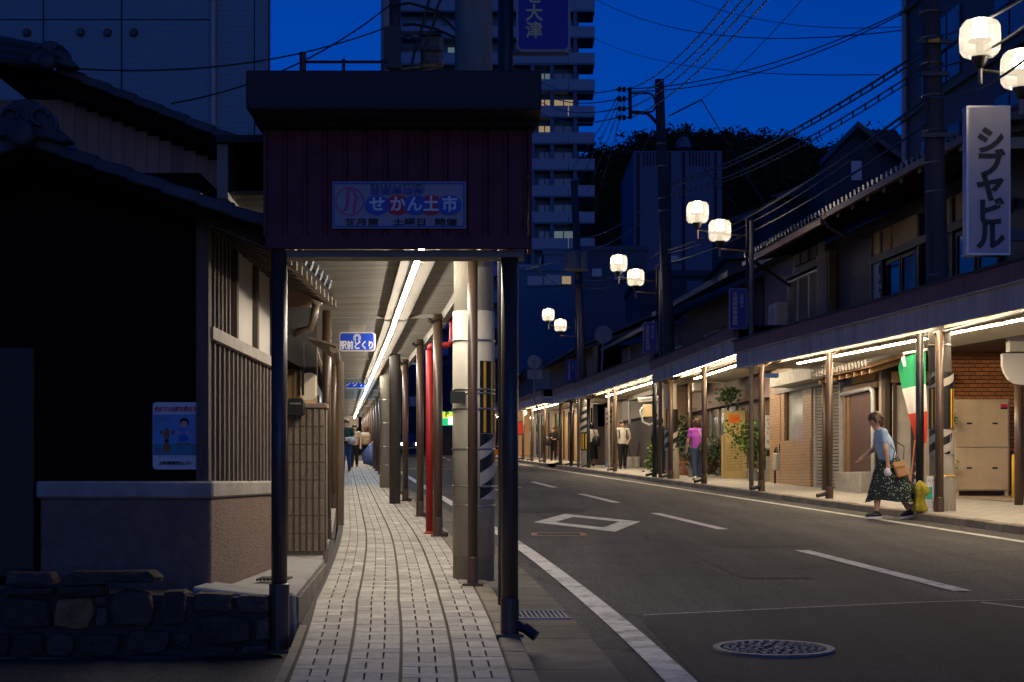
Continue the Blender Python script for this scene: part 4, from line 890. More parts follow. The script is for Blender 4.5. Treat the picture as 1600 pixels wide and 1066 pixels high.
# louvred shutters (three panels of slats) and lattice panel
M_louv = mat('louvre_wood', (.4, .31, .22), .5, .2, 10, .1, streak=4)
zl0, zl1 = g(34.5)+3.52, g(34.5)+4.72
for k in range(3):
    a = 33.55+k*.84; mb = MB(f)
    for q in range(26):
        z = zl0+.04+q*(zl1-zl0-.08)/26; mb.hexa([(1.80, a+.03, z), (1.84, a+.03, z+.02), (1.84, a+.80, z+.02), (1.80, a+.80, z), (1.80, a+.03, z+.012), (1.84, a+.03, z+.036), (1.84, a+.80, z+.036), (1.80, a+.80, z+.012)])
    sh = mb.build('louvre_slats', M_louv, h1, kind='stuff')
    mb = MB(f)
    for y in (a, a+.80): mb.box(1.79, y, zl0, 1.85, y+.035, zl1)
    mb.box(1.79, a+.035, zl0, 1.85, a+.80, zl0+.04); mb.box(1.79, a+.035, zl1-.04, 1.85, a+.80, zl1); mb.build('shutter_frame', mat('pale_frame', (.4, .35, .3), .4, .1, 5, .05), h1)
    mb = MB(f); mb.box(1.86, a, zl0, 1.9, a+.83, zl1); mb.build('shutter_back', M_brown, h1)
mb = MB(f); mb.box(1.5, 33.4, zl0-.16, 1.9, 36.1, zl0-.08); mb.build('shutter_ledge', M_brown, h1)
mb = MB(f); mb.box(1.75, 33.4, zl1+.05, 1.9, 36.1, zl1+.12); mb.build('shutter_head', M_brown, h1)
for k in range(4):
    mb = MB(f); a = 33.5+k*.62; mb.box(1.87, a, zl1+.3, 1.91, a+.45, zl1+.55); mb.build('plaster_patch', M_cream, h1)
for q in range(5):
    mb = MB(f); y = 32.83+q*.14; mb.box(1.70, y, zl0-.02, 1.73, y+.05, zl1+.2); mb.build('lattice_bar', M_louv, h1)
for z in (zl0-.1, zl1+.13):
    mb = MB(f); mb.box(1.695, 32.8, z, 1.74, 33.48, z+.1); mb.build('lattice_rail', M_louv, h1)
mb = MB(f); mb.box(1.745, 32.75, zl0-.1, 1.9, 33.5, zl1+.25); mb.build('lattice_box', mat('ochre_board', (.36, .2, .06), .6, .15, 5, .05), h1)
# windows and panels toward the near end
M_och = mat('ochre_panel', (.6, .3, .05), .6, .15, 4, .05); M_wpan = mat('white_panel', (.5, .46, .44), .6, .08, 4, .03)
zw0, zw1 = 3.9, 5.30
for a, b in ((30.35, 29.85), (27.15, 26.6)):
    mb = MB(f); mb.box(1.86, b, zw0, 1.91, a, zw1-.05); mb.build('white_panel', M_wpan, h1)
for a, b in ((30.3, 29.35), (29.25, 27.95), (27.2, 26.35), (26.2, 25)):
    mb = MB(f); mb.box(1.86, b, zw1+.1, 1.91, a, zw1+.52); mb.build('ochre_panel', M_och, h1)
for a, b in ((29.6, 28.85), (28.8, 28.05), (26.2, 25.4), (25.3, 24.5)):
    mb = MB(f); mb.box(1.885, b, zw0, 1.9, a, zw1-.1); w_ = mb.build('window', M_glass, h1)
    mb = MB(f)
    for y in (b, a-.05): mb.box(1.86, y, zw0, 1.884, y+.05, zw1-.1)
    mb.box(1.86, b+.05, zw1-.16, 1.884, a-.05, zw1-.1); mb.build('frame', M_brown, w_)
for y in (29.8, 27.85, 27.25, 26.3):
    mb = MB(f); mb.box(1.84, y, zf, 1.92, y+.11, zw1+.5); mb.build('pillar', M_brown, h1)
mb = MB(f); mb.box(1.82, 24, zw1-.06, 1.9, 30.4, zw1+.08); mb.build('lintel', M_brown, h1)
# vertical navy banner strip by the window
t = thing('name_banner', 'narrow navy banner with white characters beside the townhouse window', 'banner', f(1.82, 29.72, 4.5))
mb = MB(f); mb.box(1.80, 29.62, 3.95, 1.81, 29.84, 5.15); mb.build('strip', mat('navy_cloth', (.01, .015, .06), .8), t)
ra = math.atan(.101)
strokes(M_lt, t, (-.035, 0, .0), .16, 1.0, 6, 5, rotz=-math.pi/2+ra)
# ---- ground floor of the townhouse: doorway, planter, pipes
zg = g(31)+.11
gf = lambda u, v, w: (xk(v)+u, v, zg+w)
mb = MB(gf); mb.box(2.0, 29.95, -.2, 8, 32.55, 2.75); mb.build('lower_wall', M_brown, h1)
M_door = mat('brown_door_panel', (.07, .026, .01), .4, .15, 3, .04, streak=.2)
mb = MB(gf); mb.box(1.93, 30.45, .1, 1.99, 31.9, 1.95); mb.build('door', M_door, h1)
for y in (32.0, 32.25):
    mb = MB(gf); mb.box(1.92, y, .0, 2.0, y+.12, 2.0); mb.build('door_post', mat('teak_post', (.2, .11, .05), .5, .2, 5, .05), h1)
mb = MB(gf); mb.box(1.92, 30.3, 2.0, 2.0, 32.4, 2.12); mb.build('door_head', mat('teak_post', (.2, .11, .05)), h1)
mb = MB(gf); mb.box(1.95, 30.5, 2.15, 2.0, 31.9, 2.4); mb.build('transom_board', M_warm, h1)
mb = MB(gf); mb.box(1.72, 30.6, -.02, 1.92, 32.3, .4); mb.build('concrete_step_box', M_conc, h1, bevel=.01)
mb = MB(gf); mb.box(1.6, 30.5, -.03, 1.95, 32.4, .012); mb.build('step_slab', M_conc, h1)
M_pvc = mat('pale_pvc', (.45, .47, .46), .35, .1, 5, .02)
mb = MB(gf); mb.tube([(1.88, 32.3, 1.97), (1.88, 30.55, 2.0), (1.87, 30.38, 1.93), (1.87, 30.36, 1.7), (1.87, 30.36, 0)], .045, 10); mb.build('drain_pipe', M_pvc, h1, smooth=True)
for a, b, m in ((29.78, 29.95, M_brown), (30.0, 30.12, mat('sliding_frame', (.35, .28, .2), .5))):
    mb = MB(gf); mb.box(1.9, a, 0, 1.99, b, 2.3); mb.build('frame_post', m, h1)
mb = MB(gf); mb.box(2.02, 29.70, .0, 3.0, 29.74, 2.0); w_ = mb.build('sliding_door', mat('frosted_door', (.36, .33, .28), .3, .2, 3, .02), h1)
for x in (2.02, 2.35, 2.7, 2.98):
    mb = MB(gf); mb.box(x, 29.66, 0, x+.06, 29.699, 2.1); mb.build('frame', M_brown, w_)
mb = MB(gf); mb.box(1.98, 29.6, 2.05, 3.1, 29.7, 2.25); mb.build('side_lintel', mat('teak_post', (.2, .11, .05)), h1)
# small tiled pent roof under the arcade
pr = lambda u, v, w: (xk(v)+u, v, zg+w)
mb = MB(pr); mb.hexa([(1.35, 28.9, 2.28), (2.1, 28.9, 2.5), (2.1, 32.55, 2.5), (1.35, 32.55, 2.28), (1.35, 28.9, 2.33), (2.1, 28.9, 2.58), (2.1, 32.55, 2.58), (1.35, 32.55, 2.33)]); o = mb.build('pent_roof', mat('teak_post', (.2, .11, .05)), h1)
mb = MB(pr); k = 28.95
while k < 32.5:
    mb.tube([(1.30, k, 2.36), (2.1, k, 2.63)], .055, 8); mb.tube([(1.27, k, 2.36), (1.31, k, 2.365)], .066, 8); k += .19
mb.build('pent_tiles', mat('grey_glazed_tile', (.2, .18, .165), .35, .25, 9, .1), o, kind='stuff')
for q in range(8):
    mb = MB(pr); y = 29.1+q*.45; mb.hexa([(1.4, y, 2.18), (2, y, 2.36), (2, y+.06, 2.36), (1.4, y+.06, 2.18), (1.4, y, 2.26), (2, y, 2.45), (2, y+.06, 2.45), (1.4, y+.06, 2.26)]); mb.build('rafter', mat('teak_post', (.2, .11, .05)), h1)
# ---- brick wall of the parking recess: every brick a piece
M_brick = mat('orange_brick', (.62, .24, .085), .75, .2, 16, .3, rnd=.18, dirt=(.2, .08, .04), dirtamt=.5)
bw = thing('brick_wall', 'orange brick wall at the back of the recess behind the beige cabinet', 'wall', (8.6, 29.9, g(29.9)))
pxm = 2500/29.8; wx0, wx1 = P(1474, 0, 29.8).x, P(1600, 0, 29.8).x+1.2
mb = MB(); mb.box(wx0-.1, 29.84, g(29)-.1, wx1+2, 29.94, 5.0); mb.build('mortar', mat('brick_mortar', (.09, .05, .035), .9), bw)
bwid, bhei = 20.4/pxm, 6.25/pxm; rows = 44; z00 = P(0, 705, 29.8).z
bme = None
for r in range(rows):
    x = wx0-(bwid/2 if r % 2 else 0)
    while x < wx1:
        if bme is None:
            mb = MB(); mb.box(0, 0, 0, bwid-.012, .05, bhei-.013); bme = mb.mesh('brick', bevel=.004); bme.materials.append(M_brick)
        link('brick', bme, None, bw, loc=Vector((x, 29.815+random.uniform(-.003, .003), z00+r*bhei))-wloc(bw)); x += bwid
mb = MB(); mb.box(wx0-.4, 29.8, g(29)-.1, wx1+1, 29.84, z00-.01); mb.build('base_render', mat('brown_base', (.2, .1, .05), .8, .2, 5, .2), bw)
# upper slab over the recess
mb = MB(f); mb.box(1.92, 22.6, zf-.06, 9, 29.7, zf-.01); mb.build('floor_slab', M_brown, h1)
# beige steel cabinet
c0 = P(1491, 772, 28.9); cx0, cx1 = c0.x, P(1577, 0, 28.9).x; cz = g(28.9)+.11; ctop = P(0, 624, 28.9).z
M_beige = mat('beige_steel', (.58, .44, .26), .5, .07, 4, .04, 0, .4, dirt=(.42, .32, .2), dirtamt=.5)
t = thing('steel_cabinet', 'beige steel storage cabinet with four dark handles in front of the brick wall', 'cabinet', (c0.x, 28.9, cz))
rz = -.05
tf = lambda x, y, z: (cx0+x*math.cos(rz)-y*math.sin(rz), 28.9+x*math.sin(rz)+y*math.cos(rz), cz+z)
W = cx1-cx0; H = ctop-cz
mb = MB(tf); mb.box(-.09, .03, .1, W, .6, H); mb.build('body', M_beige, t, bevel=.008)
for z0_, z1_ in ((.12, H*.5), (H*.5+.012, H-.04)):
    mb = MB(tf); mb.box(.03, .0, z0_, W-.03, .03, z1_); d = mb.build('door', M_beige, t, bevel=.006)
    for x in (.27*W, .73*W):
        mb = MB(tf); mb.box(x-.045, -.012, (z0_+z1_)/2+.0, x+.045, -.001, (z0_+z1_)/2+.03); mb.build('handle', M_black, d)
for x in (-.06, .03, W-.08):
    mb = MB(tf); mb.box(x, .04, 0, x+.06, .1, .1); mb.build('foot', M_beige, t)
mb = MB(tf); mb.box(W-.17, -.006, H-.15, W-.05, -.001, H-.09); mb.build('red_sticker', M_red, t); mb = MB(tf); mb.box(W-.17, -.006, H-.18, W-.05, -.001, H-.152); mb.build('black_sticker', M_ink, t)
# yellow bollards
for px, D, lab in ((1586, 27.4, 'yellow steel bollard nearest the brown post at the right edge'), (1592, 28.6, 'second yellow steel bollard behind the first at the right edge')):
    c = P(px, 0, D); z = g(D)+.11; t = thing('bollard', lab, 'bollard', (c.x, D, z), 'yellow bollards at the right edge')
    mb = MB(); mb.lathe([(.055, 0), (.055, .74), (.05, .765), (.03, .78)], (c.x, D, z), 14); mb.build('tube', M_yel, t, smooth=True)
    mb = MB(); mb.lathe([(.075, 0), (.075, .02), (.06, .03)], (c.x, D, z), 14); mb.build('collar', M_conc, t)
mb = MB(); mb.add([(wx0-.4, 29.8, g(29.8)+.118), (wx1+2, 29.8, g(29.8)+.118), (wx1+2, 26.3, g(26.3)+.118), (P(1570, 0, 26.6).x, 26.6, g(26.6)+.118), (P(1500, 0, 28.2).x, 28.2, g(28.2)+.118)], [(0, 1, 2, 3, 4)]); mb.build('recess_floor', mat('tan_concrete', (.36, .28, .2), .8, .12, 4, .2), kind='structure')
# brown post and rounded white sign at the right edge
D = 25.2; c = P(1592, 800, D)
t = thing('projecting_sign', 'blank white rounded projecting sign on a brown post at the right edge', 'sign', (c.x, D, g(D)+.11))
mb = MB(); mb.tube([(c.x, D, g(D)+.11), (c.x, D, P(0, 590, D).z)], .07, 12); mb.build('post', M_post, t, smooth=True)
a = P(1566, 552, D-.1); w_ = .5; hh_ = .5
pts = [(0, 0), (.62, 0), (.62, -.5), (.3, -.5), (.2, -.48), (.1, -.41), (.03, -.3), (0, -.2)]
mb = MB(lambda x, y, z: (a.x+x, a.y+y, a.z+z)); mb.prism(pts, 0, .09); mb.build('panel', mat('white_acrylic', (.62, .58, .52), .35, .05, 3, .02), t, bevel=.012)
mb = MB(lambda x, y, z: (a.x+x, a.y+y, a.z+z)); mb.box(.12, -.02, .03, .62, .2, .42); mb.build('case', mat('white_acrylic2', (.5, .47, .42), .4, .05, 3, .02), t)
# ---- tile clad shop with shutter
M_tilec = brickmat('tan_wall_tile', (.4, .235, .11), (.33, .19, .085), (.17, .11, .06), .2, .068, .008, rough=.35)
ts = thing('tile_clad_shop', 'shop clad in tan brick tiles with closed shutter and white awning board', 'shop', fR(2, 35.5, .11))
zg2 = g(35.5)+.11; f2 = lambda u, v, w: (xk(v)+u, v, zg2+w)
mb = MB(f2); mb.box(2.05, 32.6, -.3, 8, 38.4, 2.75); mb.build('wall_core', M_tilec, ts)
for a, b, u in ((37.45, 38.35, 2.0), (36.7, 37.0, 1.9), (34.55, 35.2, 1.9)):
    mb = MB(f2); mb.box(u, a, -.3, 2.05, b, 2.4); mb.build('tiled_pillar', M_tilec, ts)
mb = MB(f2); mb.box(1.88, 34.56, -.3, 1.97, 36.99, 1.02); mb.build('tiled_apron', M_tilec, ts)
mb = MB(f2); mb.box(1.98, 35.3, 1.03, 2.0, 36.65, 2.35); w_ = mb.build('window', mat('curtained_glass', (.3, .3, .27), .12, .25, 2, .02, spec=.7), ts)
for y in (35.22, 36.6):
    mb = MB(f2); mb.box(1.94, y, 1.02, 1.979, y+.07, 2.38); mb.build('frame', M_brown, w_)
mb = MB(f2); mb.box(2.0451, 32.65, -.1, 2.0495, 34.45, 2.3); mb.build('dark_slat_backing', M_blk, ts)  # thin black sheet added so the gaps between slats read dark
M_shut = mat('cream_shutter', (.45, .40, .33), .4, .1, 5, .05, dirt=(.33, .28, .22), dirtamt=.4)
for q in range(30):
    z = -.02+q*.071; mb = MB(f2)
    mb.hexa([(1.99, 32.7, z), (2.045, 32.7, z), (2.045, 34.4, z), (1.99, 34.4, z), (1.97, 32.7, z+.05), (2.045, 32.7, z+.05), (2.045, 34.4, z+.05), (1.97, 34.4, z+.05)]); mb.build('shutter_slat', M_shut, ts)
for y in (34.4, 32.62):
    mb = MB(f2); mb.box(1.93, y, -.05, 2.04, y+.08, 2.3); mb.build('shutter_guide', mat('grey_guide', (.4, .38, .35), .4), ts)
mb = MB(f2); mb.box(1.86, 32.6, 2.12, 2.05, 37.4, 2.34); mb.build('lintel', mat('lintel_metal', (.16, .13, .12), .4, .15, 5, .05), ts)
mb = MB(f2); n_ = 40
for q in range(n_):
    y0_, y1_ = 31.6+q*4.8/n_, 31.6+(q+.72)*4.8/n_
    mb.hexa([(1.47, y0_, 2.22), (1.49, y0_, 2.22), (1.49, y1_, 2.22), (1.47, y1_, 2.22), (1.50, y0_, 2.5), (1.52, y0_, 2.5), (1.52, y1_, 2.5), (1.50, y1_, 2.5)])
mb.build('awning_ribs', mat('white_corrugated', (.36, .34, .31), .45, .06, 4, .03), ts, kind='stuff')
mb = MB(f2); mb.hexa([(1.485, 31.6, 2.22), (2.0, 31.6, 2.22), (2.0, 36.4, 2.22), (1.485, 36.4, 2.22), (1.515, 31.6, 2.49), (2.0, 31.6, 2.49), (2.0, 36.4, 2.49), (1.515, 36.4, 2.49)]); mb.build('awning_box', mat('white_corrugated', (.52, .5, .46)), ts)
t = thing('gas_meter', 'grey gas meter with pipes at the foot of the tiled pillar', 'meter', f2(1.9, 37.2, 0))
mb = MB(f2); mb.box(1.8, 37.05, .35, 1.98, 37.35, .75); mb.build('body', mat('meter_grey', (.35, .33, .28), .5), t, bevel=.02)
mb = MB(f2); mb.tube([(1.88, 37.42, -.0), (1.88, 37.42, .8), (1.88, 37.3, .88), (1.88, 37.2, .76)], .025, 8); mb.tube([(1.88, 37.0, .76), (1.88, 36.98, .95), (1.95, 36.98, .95)], .02, 8); mb.build('pipe', M_black, t, kind='stuff')
# blue sign under the second arcade
for (px0, px1, py0, py1, D, lab) in ((1187, 1217, 583.5, 590.5, 33.2, 'flat blue sign seen edge on under the right arcade near the shutter'),):
    a, b = P(px0, py1, D), P(px1, py0, D); mb = MB(); mb.prism([(a.x, a.z), (b.x-.02, a.z), (b.x, a.z+.03), (b.x, b.z), (a.x, b.z)], D, D+.07); tag(mb.build('blue_sign', mat('bright_blue', (.01, .13, .65), .35), None), lab, 'sign')
# white vertical notice and open shop entrance
t = thing('vertical_notice', 'white vertical notice board with red mark beside the tiled pillar', 'sign', P(1202, 755, 38.7))
D = 38.7; a, b = P(1196, 700, D), P(1207, 649, D)
mb = MB(); mb.box(a.x, D, a.z, b.x, D+.03, b.z); mb.build('board', M_ban, t)
mb = MB(); mb.box(a.x+.02, D+.005, g(D)+.1, b.x+.02, D+.03, a.z); mb.build('stand', mat('meter_grey', (.35, .33, .28)), t)
strokes(M_ink, t, Vector(((a.x+b.x)/2, D-.004, (a.z+b.z)/2+.18))-wloc(t), .11, .3, 3, 6); strokes(M_red, t, Vector(((a.x+b.x)/2, D-.004, (a.z+b.z)/2-.03))-wloc(t), .11, .12, 1, 7); strokes(M_ink, t, Vector(((a.x+b.x)/2, D-.004, (a.z+b.z)/2-.26))-wloc(t), .11, .14, 1, 8)
mb = MB(); mb.box(a.x+.02, D-.005, a.z-.2, b.x+.0, D+.004, a.z-.04); mb.build('black_card', M_ink, t)
# ---- timber shop with yellow notice board
wsx = thing('timber_shop', 'dark timber shopfront with tall glazed doors behind potted shrubs', 'shop', fR(2.2, 42, .11))
zg3 = g(42)+.11; f3 = lambda u, v, w: (xk(v)+u, v, zg3+w)
M_twood = mat('striped_timber', (.1, .06, .04), .6, .3, 10, .15, streak=.1)
mb = MB(f3); mb.box(2.4, 38.6, -.4, 8, 48.8, 2.9); mb.build('wall', M_twood, wsx)
for q in range(26):
    mb = MB(f3); y = 38.8+q*.16; mb.box(2.36, y, 1.2, 2.4, y+.09, 2.8); mb.build('batten', M_twood, wsx)
for q in range(4):
    a = 43.2+q*1.0; mb = MB(f3); mb.box(2.37, a, .15, 2.39, a+.9, 2.2); w_ = mb.build('glazed_door', M_glass, wsx)
    mb = MB(f3); mb.box(2.33, a-.05, 0, 2.38, a+.0, 2.3); mb.build('door_frame', mat('grey_frame', (.22, .2, .19), .5), w_)
    mb = MB(f3); mb.box(2.34, a, 1.05, 2.369, a+.9, 1.1); mb.build('mid_rail', mat('grey_frame', (.22, .2, .19)), w_)
D = 42.2; a, b = P(1131, 748, D), P(1180, 642, D)
t = thing('notice_board', 'tall yellow board with orange label and printed price list leaning among shrubs', 'board', (a.x, D, a.z))
M_ply = mat('yellow_plywood', (.5, .37, .15), .6, .1, 4, .05, streak=.15)
mb = MB(); mb.box(a.x, D, a.z, b.x, D+.03, b.z); mb.build('board', M_ply, t)
mb = MB(); c = P(1118, 700, D); mb.box(P(1127, 0, D).x, D-.05, a.z, P(1130.5, 0, D).x, D, P(0, 680, D).z); mb.build('side_post', M_ply, t)
def pxq(px0, py0, px1, py1, m, nm): 
    mb = MB(); p, q = P(px0, py1, D-.004), P(px1, py0, D-.004); mb.quad((p.x, p.y, p.z), (q.x, p.y, p.z), (q.x, p.y, q.z), (p.x, p.y, q.z)); mb.build(nm, m, t)
pxq(1139, 648, 1156, 661, mat('orange_card', (.75, .17, .01), .5), 'orange_label')
strokes(M_ink, t, P(1148, 690, D-.008)-wloc(t), .2, .08, 1, 11); strokes(M_ink, t, P(1148, 715, D-.008)-wloc(t), .42, .72, 10, 12, cols=2)
# ---- brick recess and corrugated wall
t = thing('brown_brick_shop', 'brown brick shop wall set back behind the plants and striped pole', 'shop', fR(2, 49, .11))
M_bb = brickmat('brown_brick', (.16, .095, .06), (.12, .07, .045), (.08, .055, .04), .22, .075, .01)
z4 = g(49)+.11; D = 48.9; mb = MB(); mb.box(P(1052, 0, D).x-.2, D, z4-.4, P(1096, 0, D).x, D+3, z4+2.9); mb.build('wall', M_bb, t)
mb = MB(); c = P(1077, 628, D-.02); mb.box(c.x-.05, c.y-.03, c.z-.06, c.x+.05, c.y+.0, c.z+.06); mb.build('wall_box', M_cream, t)
t = thing('corrugated_wall_house', 'house front of dark corrugated metal behind the man in the white shirt', 'house', fR(2.6, 57, .11))
z5 = g(57)+.11; f5 = lambda u, v, w: (xk(v)+u, v, z5+w); M_corr = mat('dark_corrugated', (.085, .075, .07), .5, .15, 5, .05)
mb = MB(f5); mb.box(2.5, 52, -.5, 8, 61, 3.1); mb.build('wall', M_corr, t)
mb = MB(f5)
for q in range(40): mb.tube([(2.5, 52.9+q*.2, -.3), (2.5, 52.9+q*.2, 3)], .045, 6)
mb.build('corrugations', M_corr, t, kind='stuff')
t = thing('air_conditioner', 'beige outdoor unit with pipes on the wall above the passage', 'air conditioner', P(1015, 645, 50))
c = P(1014, 642, 50); mb = MB(); mb.box(c.x-.18, 49.9, c.z-.2, c.x+.1, 50.2, c.z+.2); mb.build('body', M_beige, t, bevel=.02)
mb = MB(); mb.tube([c+Vector((-.2, -.12, .1)), c+Vector((-.28, -.12, .0)), c+Vector((-.2, -.12, -.35)), c+Vector((0, -.12, -.45)), c+Vector((.1, -.12, -.4))], .035, 8); mb.build('hose', M_pvc, t, smooth=True)
mb = MB(); mb.tube([c+Vector((-.35, -.1, .35)), c+Vector((.3, -.1, .42))], .05, 8); mb.build('roll', M_pvc, t)
mb = MB(); mb.tube([c+Vector((-.35, -.1, .28)), c+Vector((.3, -.1, .33))], .03, 8); mb.build('pipe', M_cream, t)
# barber shop and the fronts beyond
bsx = thing('barber_shop', 'small lit barber shop front with timber frame on the right', 'shop', fR(2, 64, .11))
z6 = g(61.8)+.11; f6 = lambda u, v, w: (xk(v)+u, v, z6+w)
mb = MB(f6); mb.box(2.1, 61.05, -.5, 8, 63.2, 2.9); mb.build('wall', M_cream, bsx)
for q, y in enumerate((61.1, 61.7, 62.3, 62.9)):
    mb = MB(f6); mb.box(1.98, y, -.3, 2.09, y+.14, 2.3); mb.build('timber_post', mat('teak_post', (.2, .11, .05)), bsx)
D = 58.5; c = P(951.5, 652, D)
t = thing('barber_pole', 'spiral striped barber pole lamp on the right pavement', 'barber pole', (c.x, D, g(D)+.11))
mb = MB(); mb.lathe([(.16, 0), (.15, .1), (.09, .12), (.09, P(0, 668, D).z-g(D)-.11)], (c.x, D, g(D)+.11), 14); mb.build('stand', mat('steel_stand', (.3, .3, .32), .3, .1, 5, 0, .7), t)
stripes(t, c.x, D, .1, P(0, 666, D).z, P(0, 642, D).z, 6, -math.pi, 0, 'spiral_stripe', .4)
mb = MB(); mb.lathe([(.097, 0), (.097, .56)], (c.x, D, P(0, 666, D).z), 14); mb.build('core', mat('barber_red', (.5, .02, .03), .4), t)
mb = MB(); mb.lathe([(.12, 0), (.12, .06), (.06, .12), (.0, .13)], (c.x, D, P(0, 642, D).z), 14); mb.build('cap', M_steel, t)
fr = [((.26, .17, .09), 67, 71, 'tan timber shopfront just beyond the side street'), ((.14, .08, .04), 71.1, 76, 'dark timber shopfront behind the woman with the phone'), ((.2, .15, .1), 76.1, 82, 'brown shopfront with glowing entrance beside the red lantern'), ((.3, .28, .25), 82.1, 90, 'pale shopfront beyond the red lantern'), ((.12, .1, .09), 90.1, 100, 'dark shopfront far along the right pavement'), ((.24, .22, .2), 100.1, 116, 'grey shopfront at the far end of the right pavement')]
for c, a, b, lab in fr:
    z7 = g((a+b)/2)+.11; f7 = lambda u, v, w, z7=z7: (xk(v)+u, v, z7+w)
    t = thing('shopfront', lab, 'shop', f7(2, a, 0), 'shopfronts beyond the side street'); m = mat('front_%d' % int(a), c, .6, .2, 3, .1, streak=.2)
    mb = MB(f7); mb.box(2.1, a, -.6, 9, b, 4.9); mb.build('wall', m, t)
    for q in range(int((b-a)/1.6)):
        y = a+.3+q*1.6; mb = MB(f7); mb.box(2.06, y, .0, 2.09, y+1.1, 2.1); w_ = mb.build('door' if q % 2 else 'window', M_glass if q % 2 else M_warm, t)
        mb = MB(f7); mb.box(2.03, y-.08, 0, 2.1, y-.01, 2.3); mb.build('frame', M_brown, w_)
    mb = MB(f7); mb.hexa([(1.5, a, 4.6), (5, a, 5.9), (5, b, 5.9), (1.5, b, 4.6), (1.5, a, 4.75), (5, a, 6.05), (5, b, 6.05), (1.5, b, 4.75)]); mb.build('roof', M_tile, t)
# ---- upper storeys beyond the townhouse
t = thing('mauve_house', 'plain mauve rendered house wall behind the lamp post with the navy sign', 'house', fRh(0)(2, 38, 3))
mb = MB(f); mb.box(2.2, 36.6, 3.2, 8, 39.6, 6.35); mb.build('wall', M_pinkp, t)
mb = MB(f); mb.box(1.85, 36.55, 6.35, 8.2, 39.7, 6.5); mb.build('roof', M_tile, t)
c = P(1231, 490, 36.3); ac = thing('air_conditioner', 'white outdoor unit with fan beside the louvred shutters', 'air conditioner', c)
mb = MB(f); mb.box(1.6, 36.2, c.z-.3, 1.9, 36.95, c.z+.25); mb.build('body', M_wpan, ac, bevel=.02)
mb = MB(); n = 16; mb.add([(f(1.59, 0, 0)[0]-f(0, 0, 0)[0]+xk(36.58+.2*math.cos(2*math.pi*k/n)), 36.58+.2*math.cos(2*math.pi*k/n), c.z-.02+.2*math.sin(2*math.pi*k/n)) for k in range(n)], [tuple(range(n))]); mb.build('fan_grille', mat('meter_grey', (.35, .33, .28)), ac)
t = thing('dark_gabled_house', 'dark brown two storey house with a lit blind window above the arcade', 'house', f(2, 44, 3))
mb = MB(f); mb.box(2.2, 39.75, 3.2, 8, 49.5, 6.25); mb.build('wall', mat('oxblood_boards', (.05, .025, .018), .7, .25, 5, .15, streak=.15), t)
mb = MB(f); mb.hexa([(1.2, 37.4, 6.2), (6, 37.4, 8.4), (6, 49.6, 8.4), (1.2, 49.6, 6.2), (1.2, 37.4, 6.35), (6, 37.4, 8.55), (6, 49.6, 8.55), (1.2, 49.6, 6.35)]) if False else mb.hexa([(1.3, 39.7, 6.2), (6, 39.7, 8.2), (6, 49.6, 8.2), (1.3, 49.6, 6.2), (1.3, 39.7, 6.35), (6, 39.7, 8.35), (6, 49.6, 8.35), (1.3, 49.6, 6.35)]); mb.build('roof', M_tile, t)
fu = lambda px, u: (8.05+u)*2500/(px-547.5)
y0_, y1_ = fu(1131, 2.15), fu(1104, 2.15)
mb = MB(f); mb.box(2.14, y0_, 4.0, 2.19, y1_, 5.35); w_ = mb.build('window', M_glass, t)
M_blind = mat('brass_blind', (.4, .3, .17), .25, .2, 6, .05, .5, .6)
for q in range(20):
    mb = MB(f); z = 4.05+q*.064; mb.hexa([(2.1, y0_+.03, z), (2.135, y0_+.03, z+.02), (2.135, y0_+.75, z+.02), (2.1, y0_+.75, z), (2.1, y0_+.03, z+.01), (2.135, y0_+.03, z+.04), (2.135, y0_+.75, z+.04), (2.1, y0_+.75, z+.01)]); mb.build('blind_slat', M_blind, w_)
mb = MB(f); mb.box(2.05, y1_-.25, 4.0, 2.13, y1_-.1, 5.3); mb.build('window_frame', mat('steel_blue_frame', (.18, .19, .22), .4), t)
y0_, y1_ = fu(1066, 2.15), fu(1055, 2.15)
mb = MB(f); mb.box(2.1, y0_, 4.0, 2.15, y1_, 5.3); mb.build('side_window', M_wpan, t)
mb = MB(f); a = fu(1092, 1.9); mb.box(1.75, a, 3.7, 2.1, a+.7, 4.25); mb.build('outdoor_unit', M_wpan, t, bevel=.02)
t = thing('grey_walled_house', 'house with pale grey end wall and balcony rail left of the tall pole', 'house', f(2, 54, 3))
mb = MB(f); mb.box(2.3, 50.5, 3.4, 8, 61, 6.1); mb.build('wall', mat('grey_render', (.22, .2, .2), .8, .12, 3, .1), t)
mb = MB(f); mb.hexa([(1.5, 50.3, 6.05), (6, 50.3, 7.9), (6, 61.2, 7.9), (1.5, 61.2, 6.05), (1.5, 50.3, 6.18), (6, 50.3, 8.05), (6, 61.2, 8.05), (1.5, 61.2, 6.18)]); mb.build('roof', M_tile, t)
for q in range(3):
    mb = MB(f); y = 53+q*2.2; mb.box(2.26, y, 4.1, 2.3, y+1.3, 5.3); mb.build('window', M_glass, t)
mb = MB(f); mb.tube([(2.2, 58.7, 3.2), (2.2, 58.7, 6)], .05, 8); mb.build('downpipe', M_pvc, t)
for q in range(16):
    mb = MB(f); y = 51+q*.3; mb.box(1.62, y, 4.1, 1.65, y+.05, 4.7); mb.build('rail_bar', M_fix, t)
mb = MB(f); mb.box(1.6, 50.9, 4.7, 1.67, 55.8, 4.76); mb.build('hand_rail', M_fix, t)
mb = MB(f); mb.box(1.6, 50.9, 3.9, 2.3, 55.8, 4.05); mb.build('balcony_slab', M_brown, t)
t = thing('dark_low_house', 'low dark house with sloping roof behind the fourth lamp pair', 'house', f(2, 66, 3))
mb = MB(f); mb.box(2.3, 67, 3.4, 8, 80, 6.8); mb.build('wall', M_brown, t)
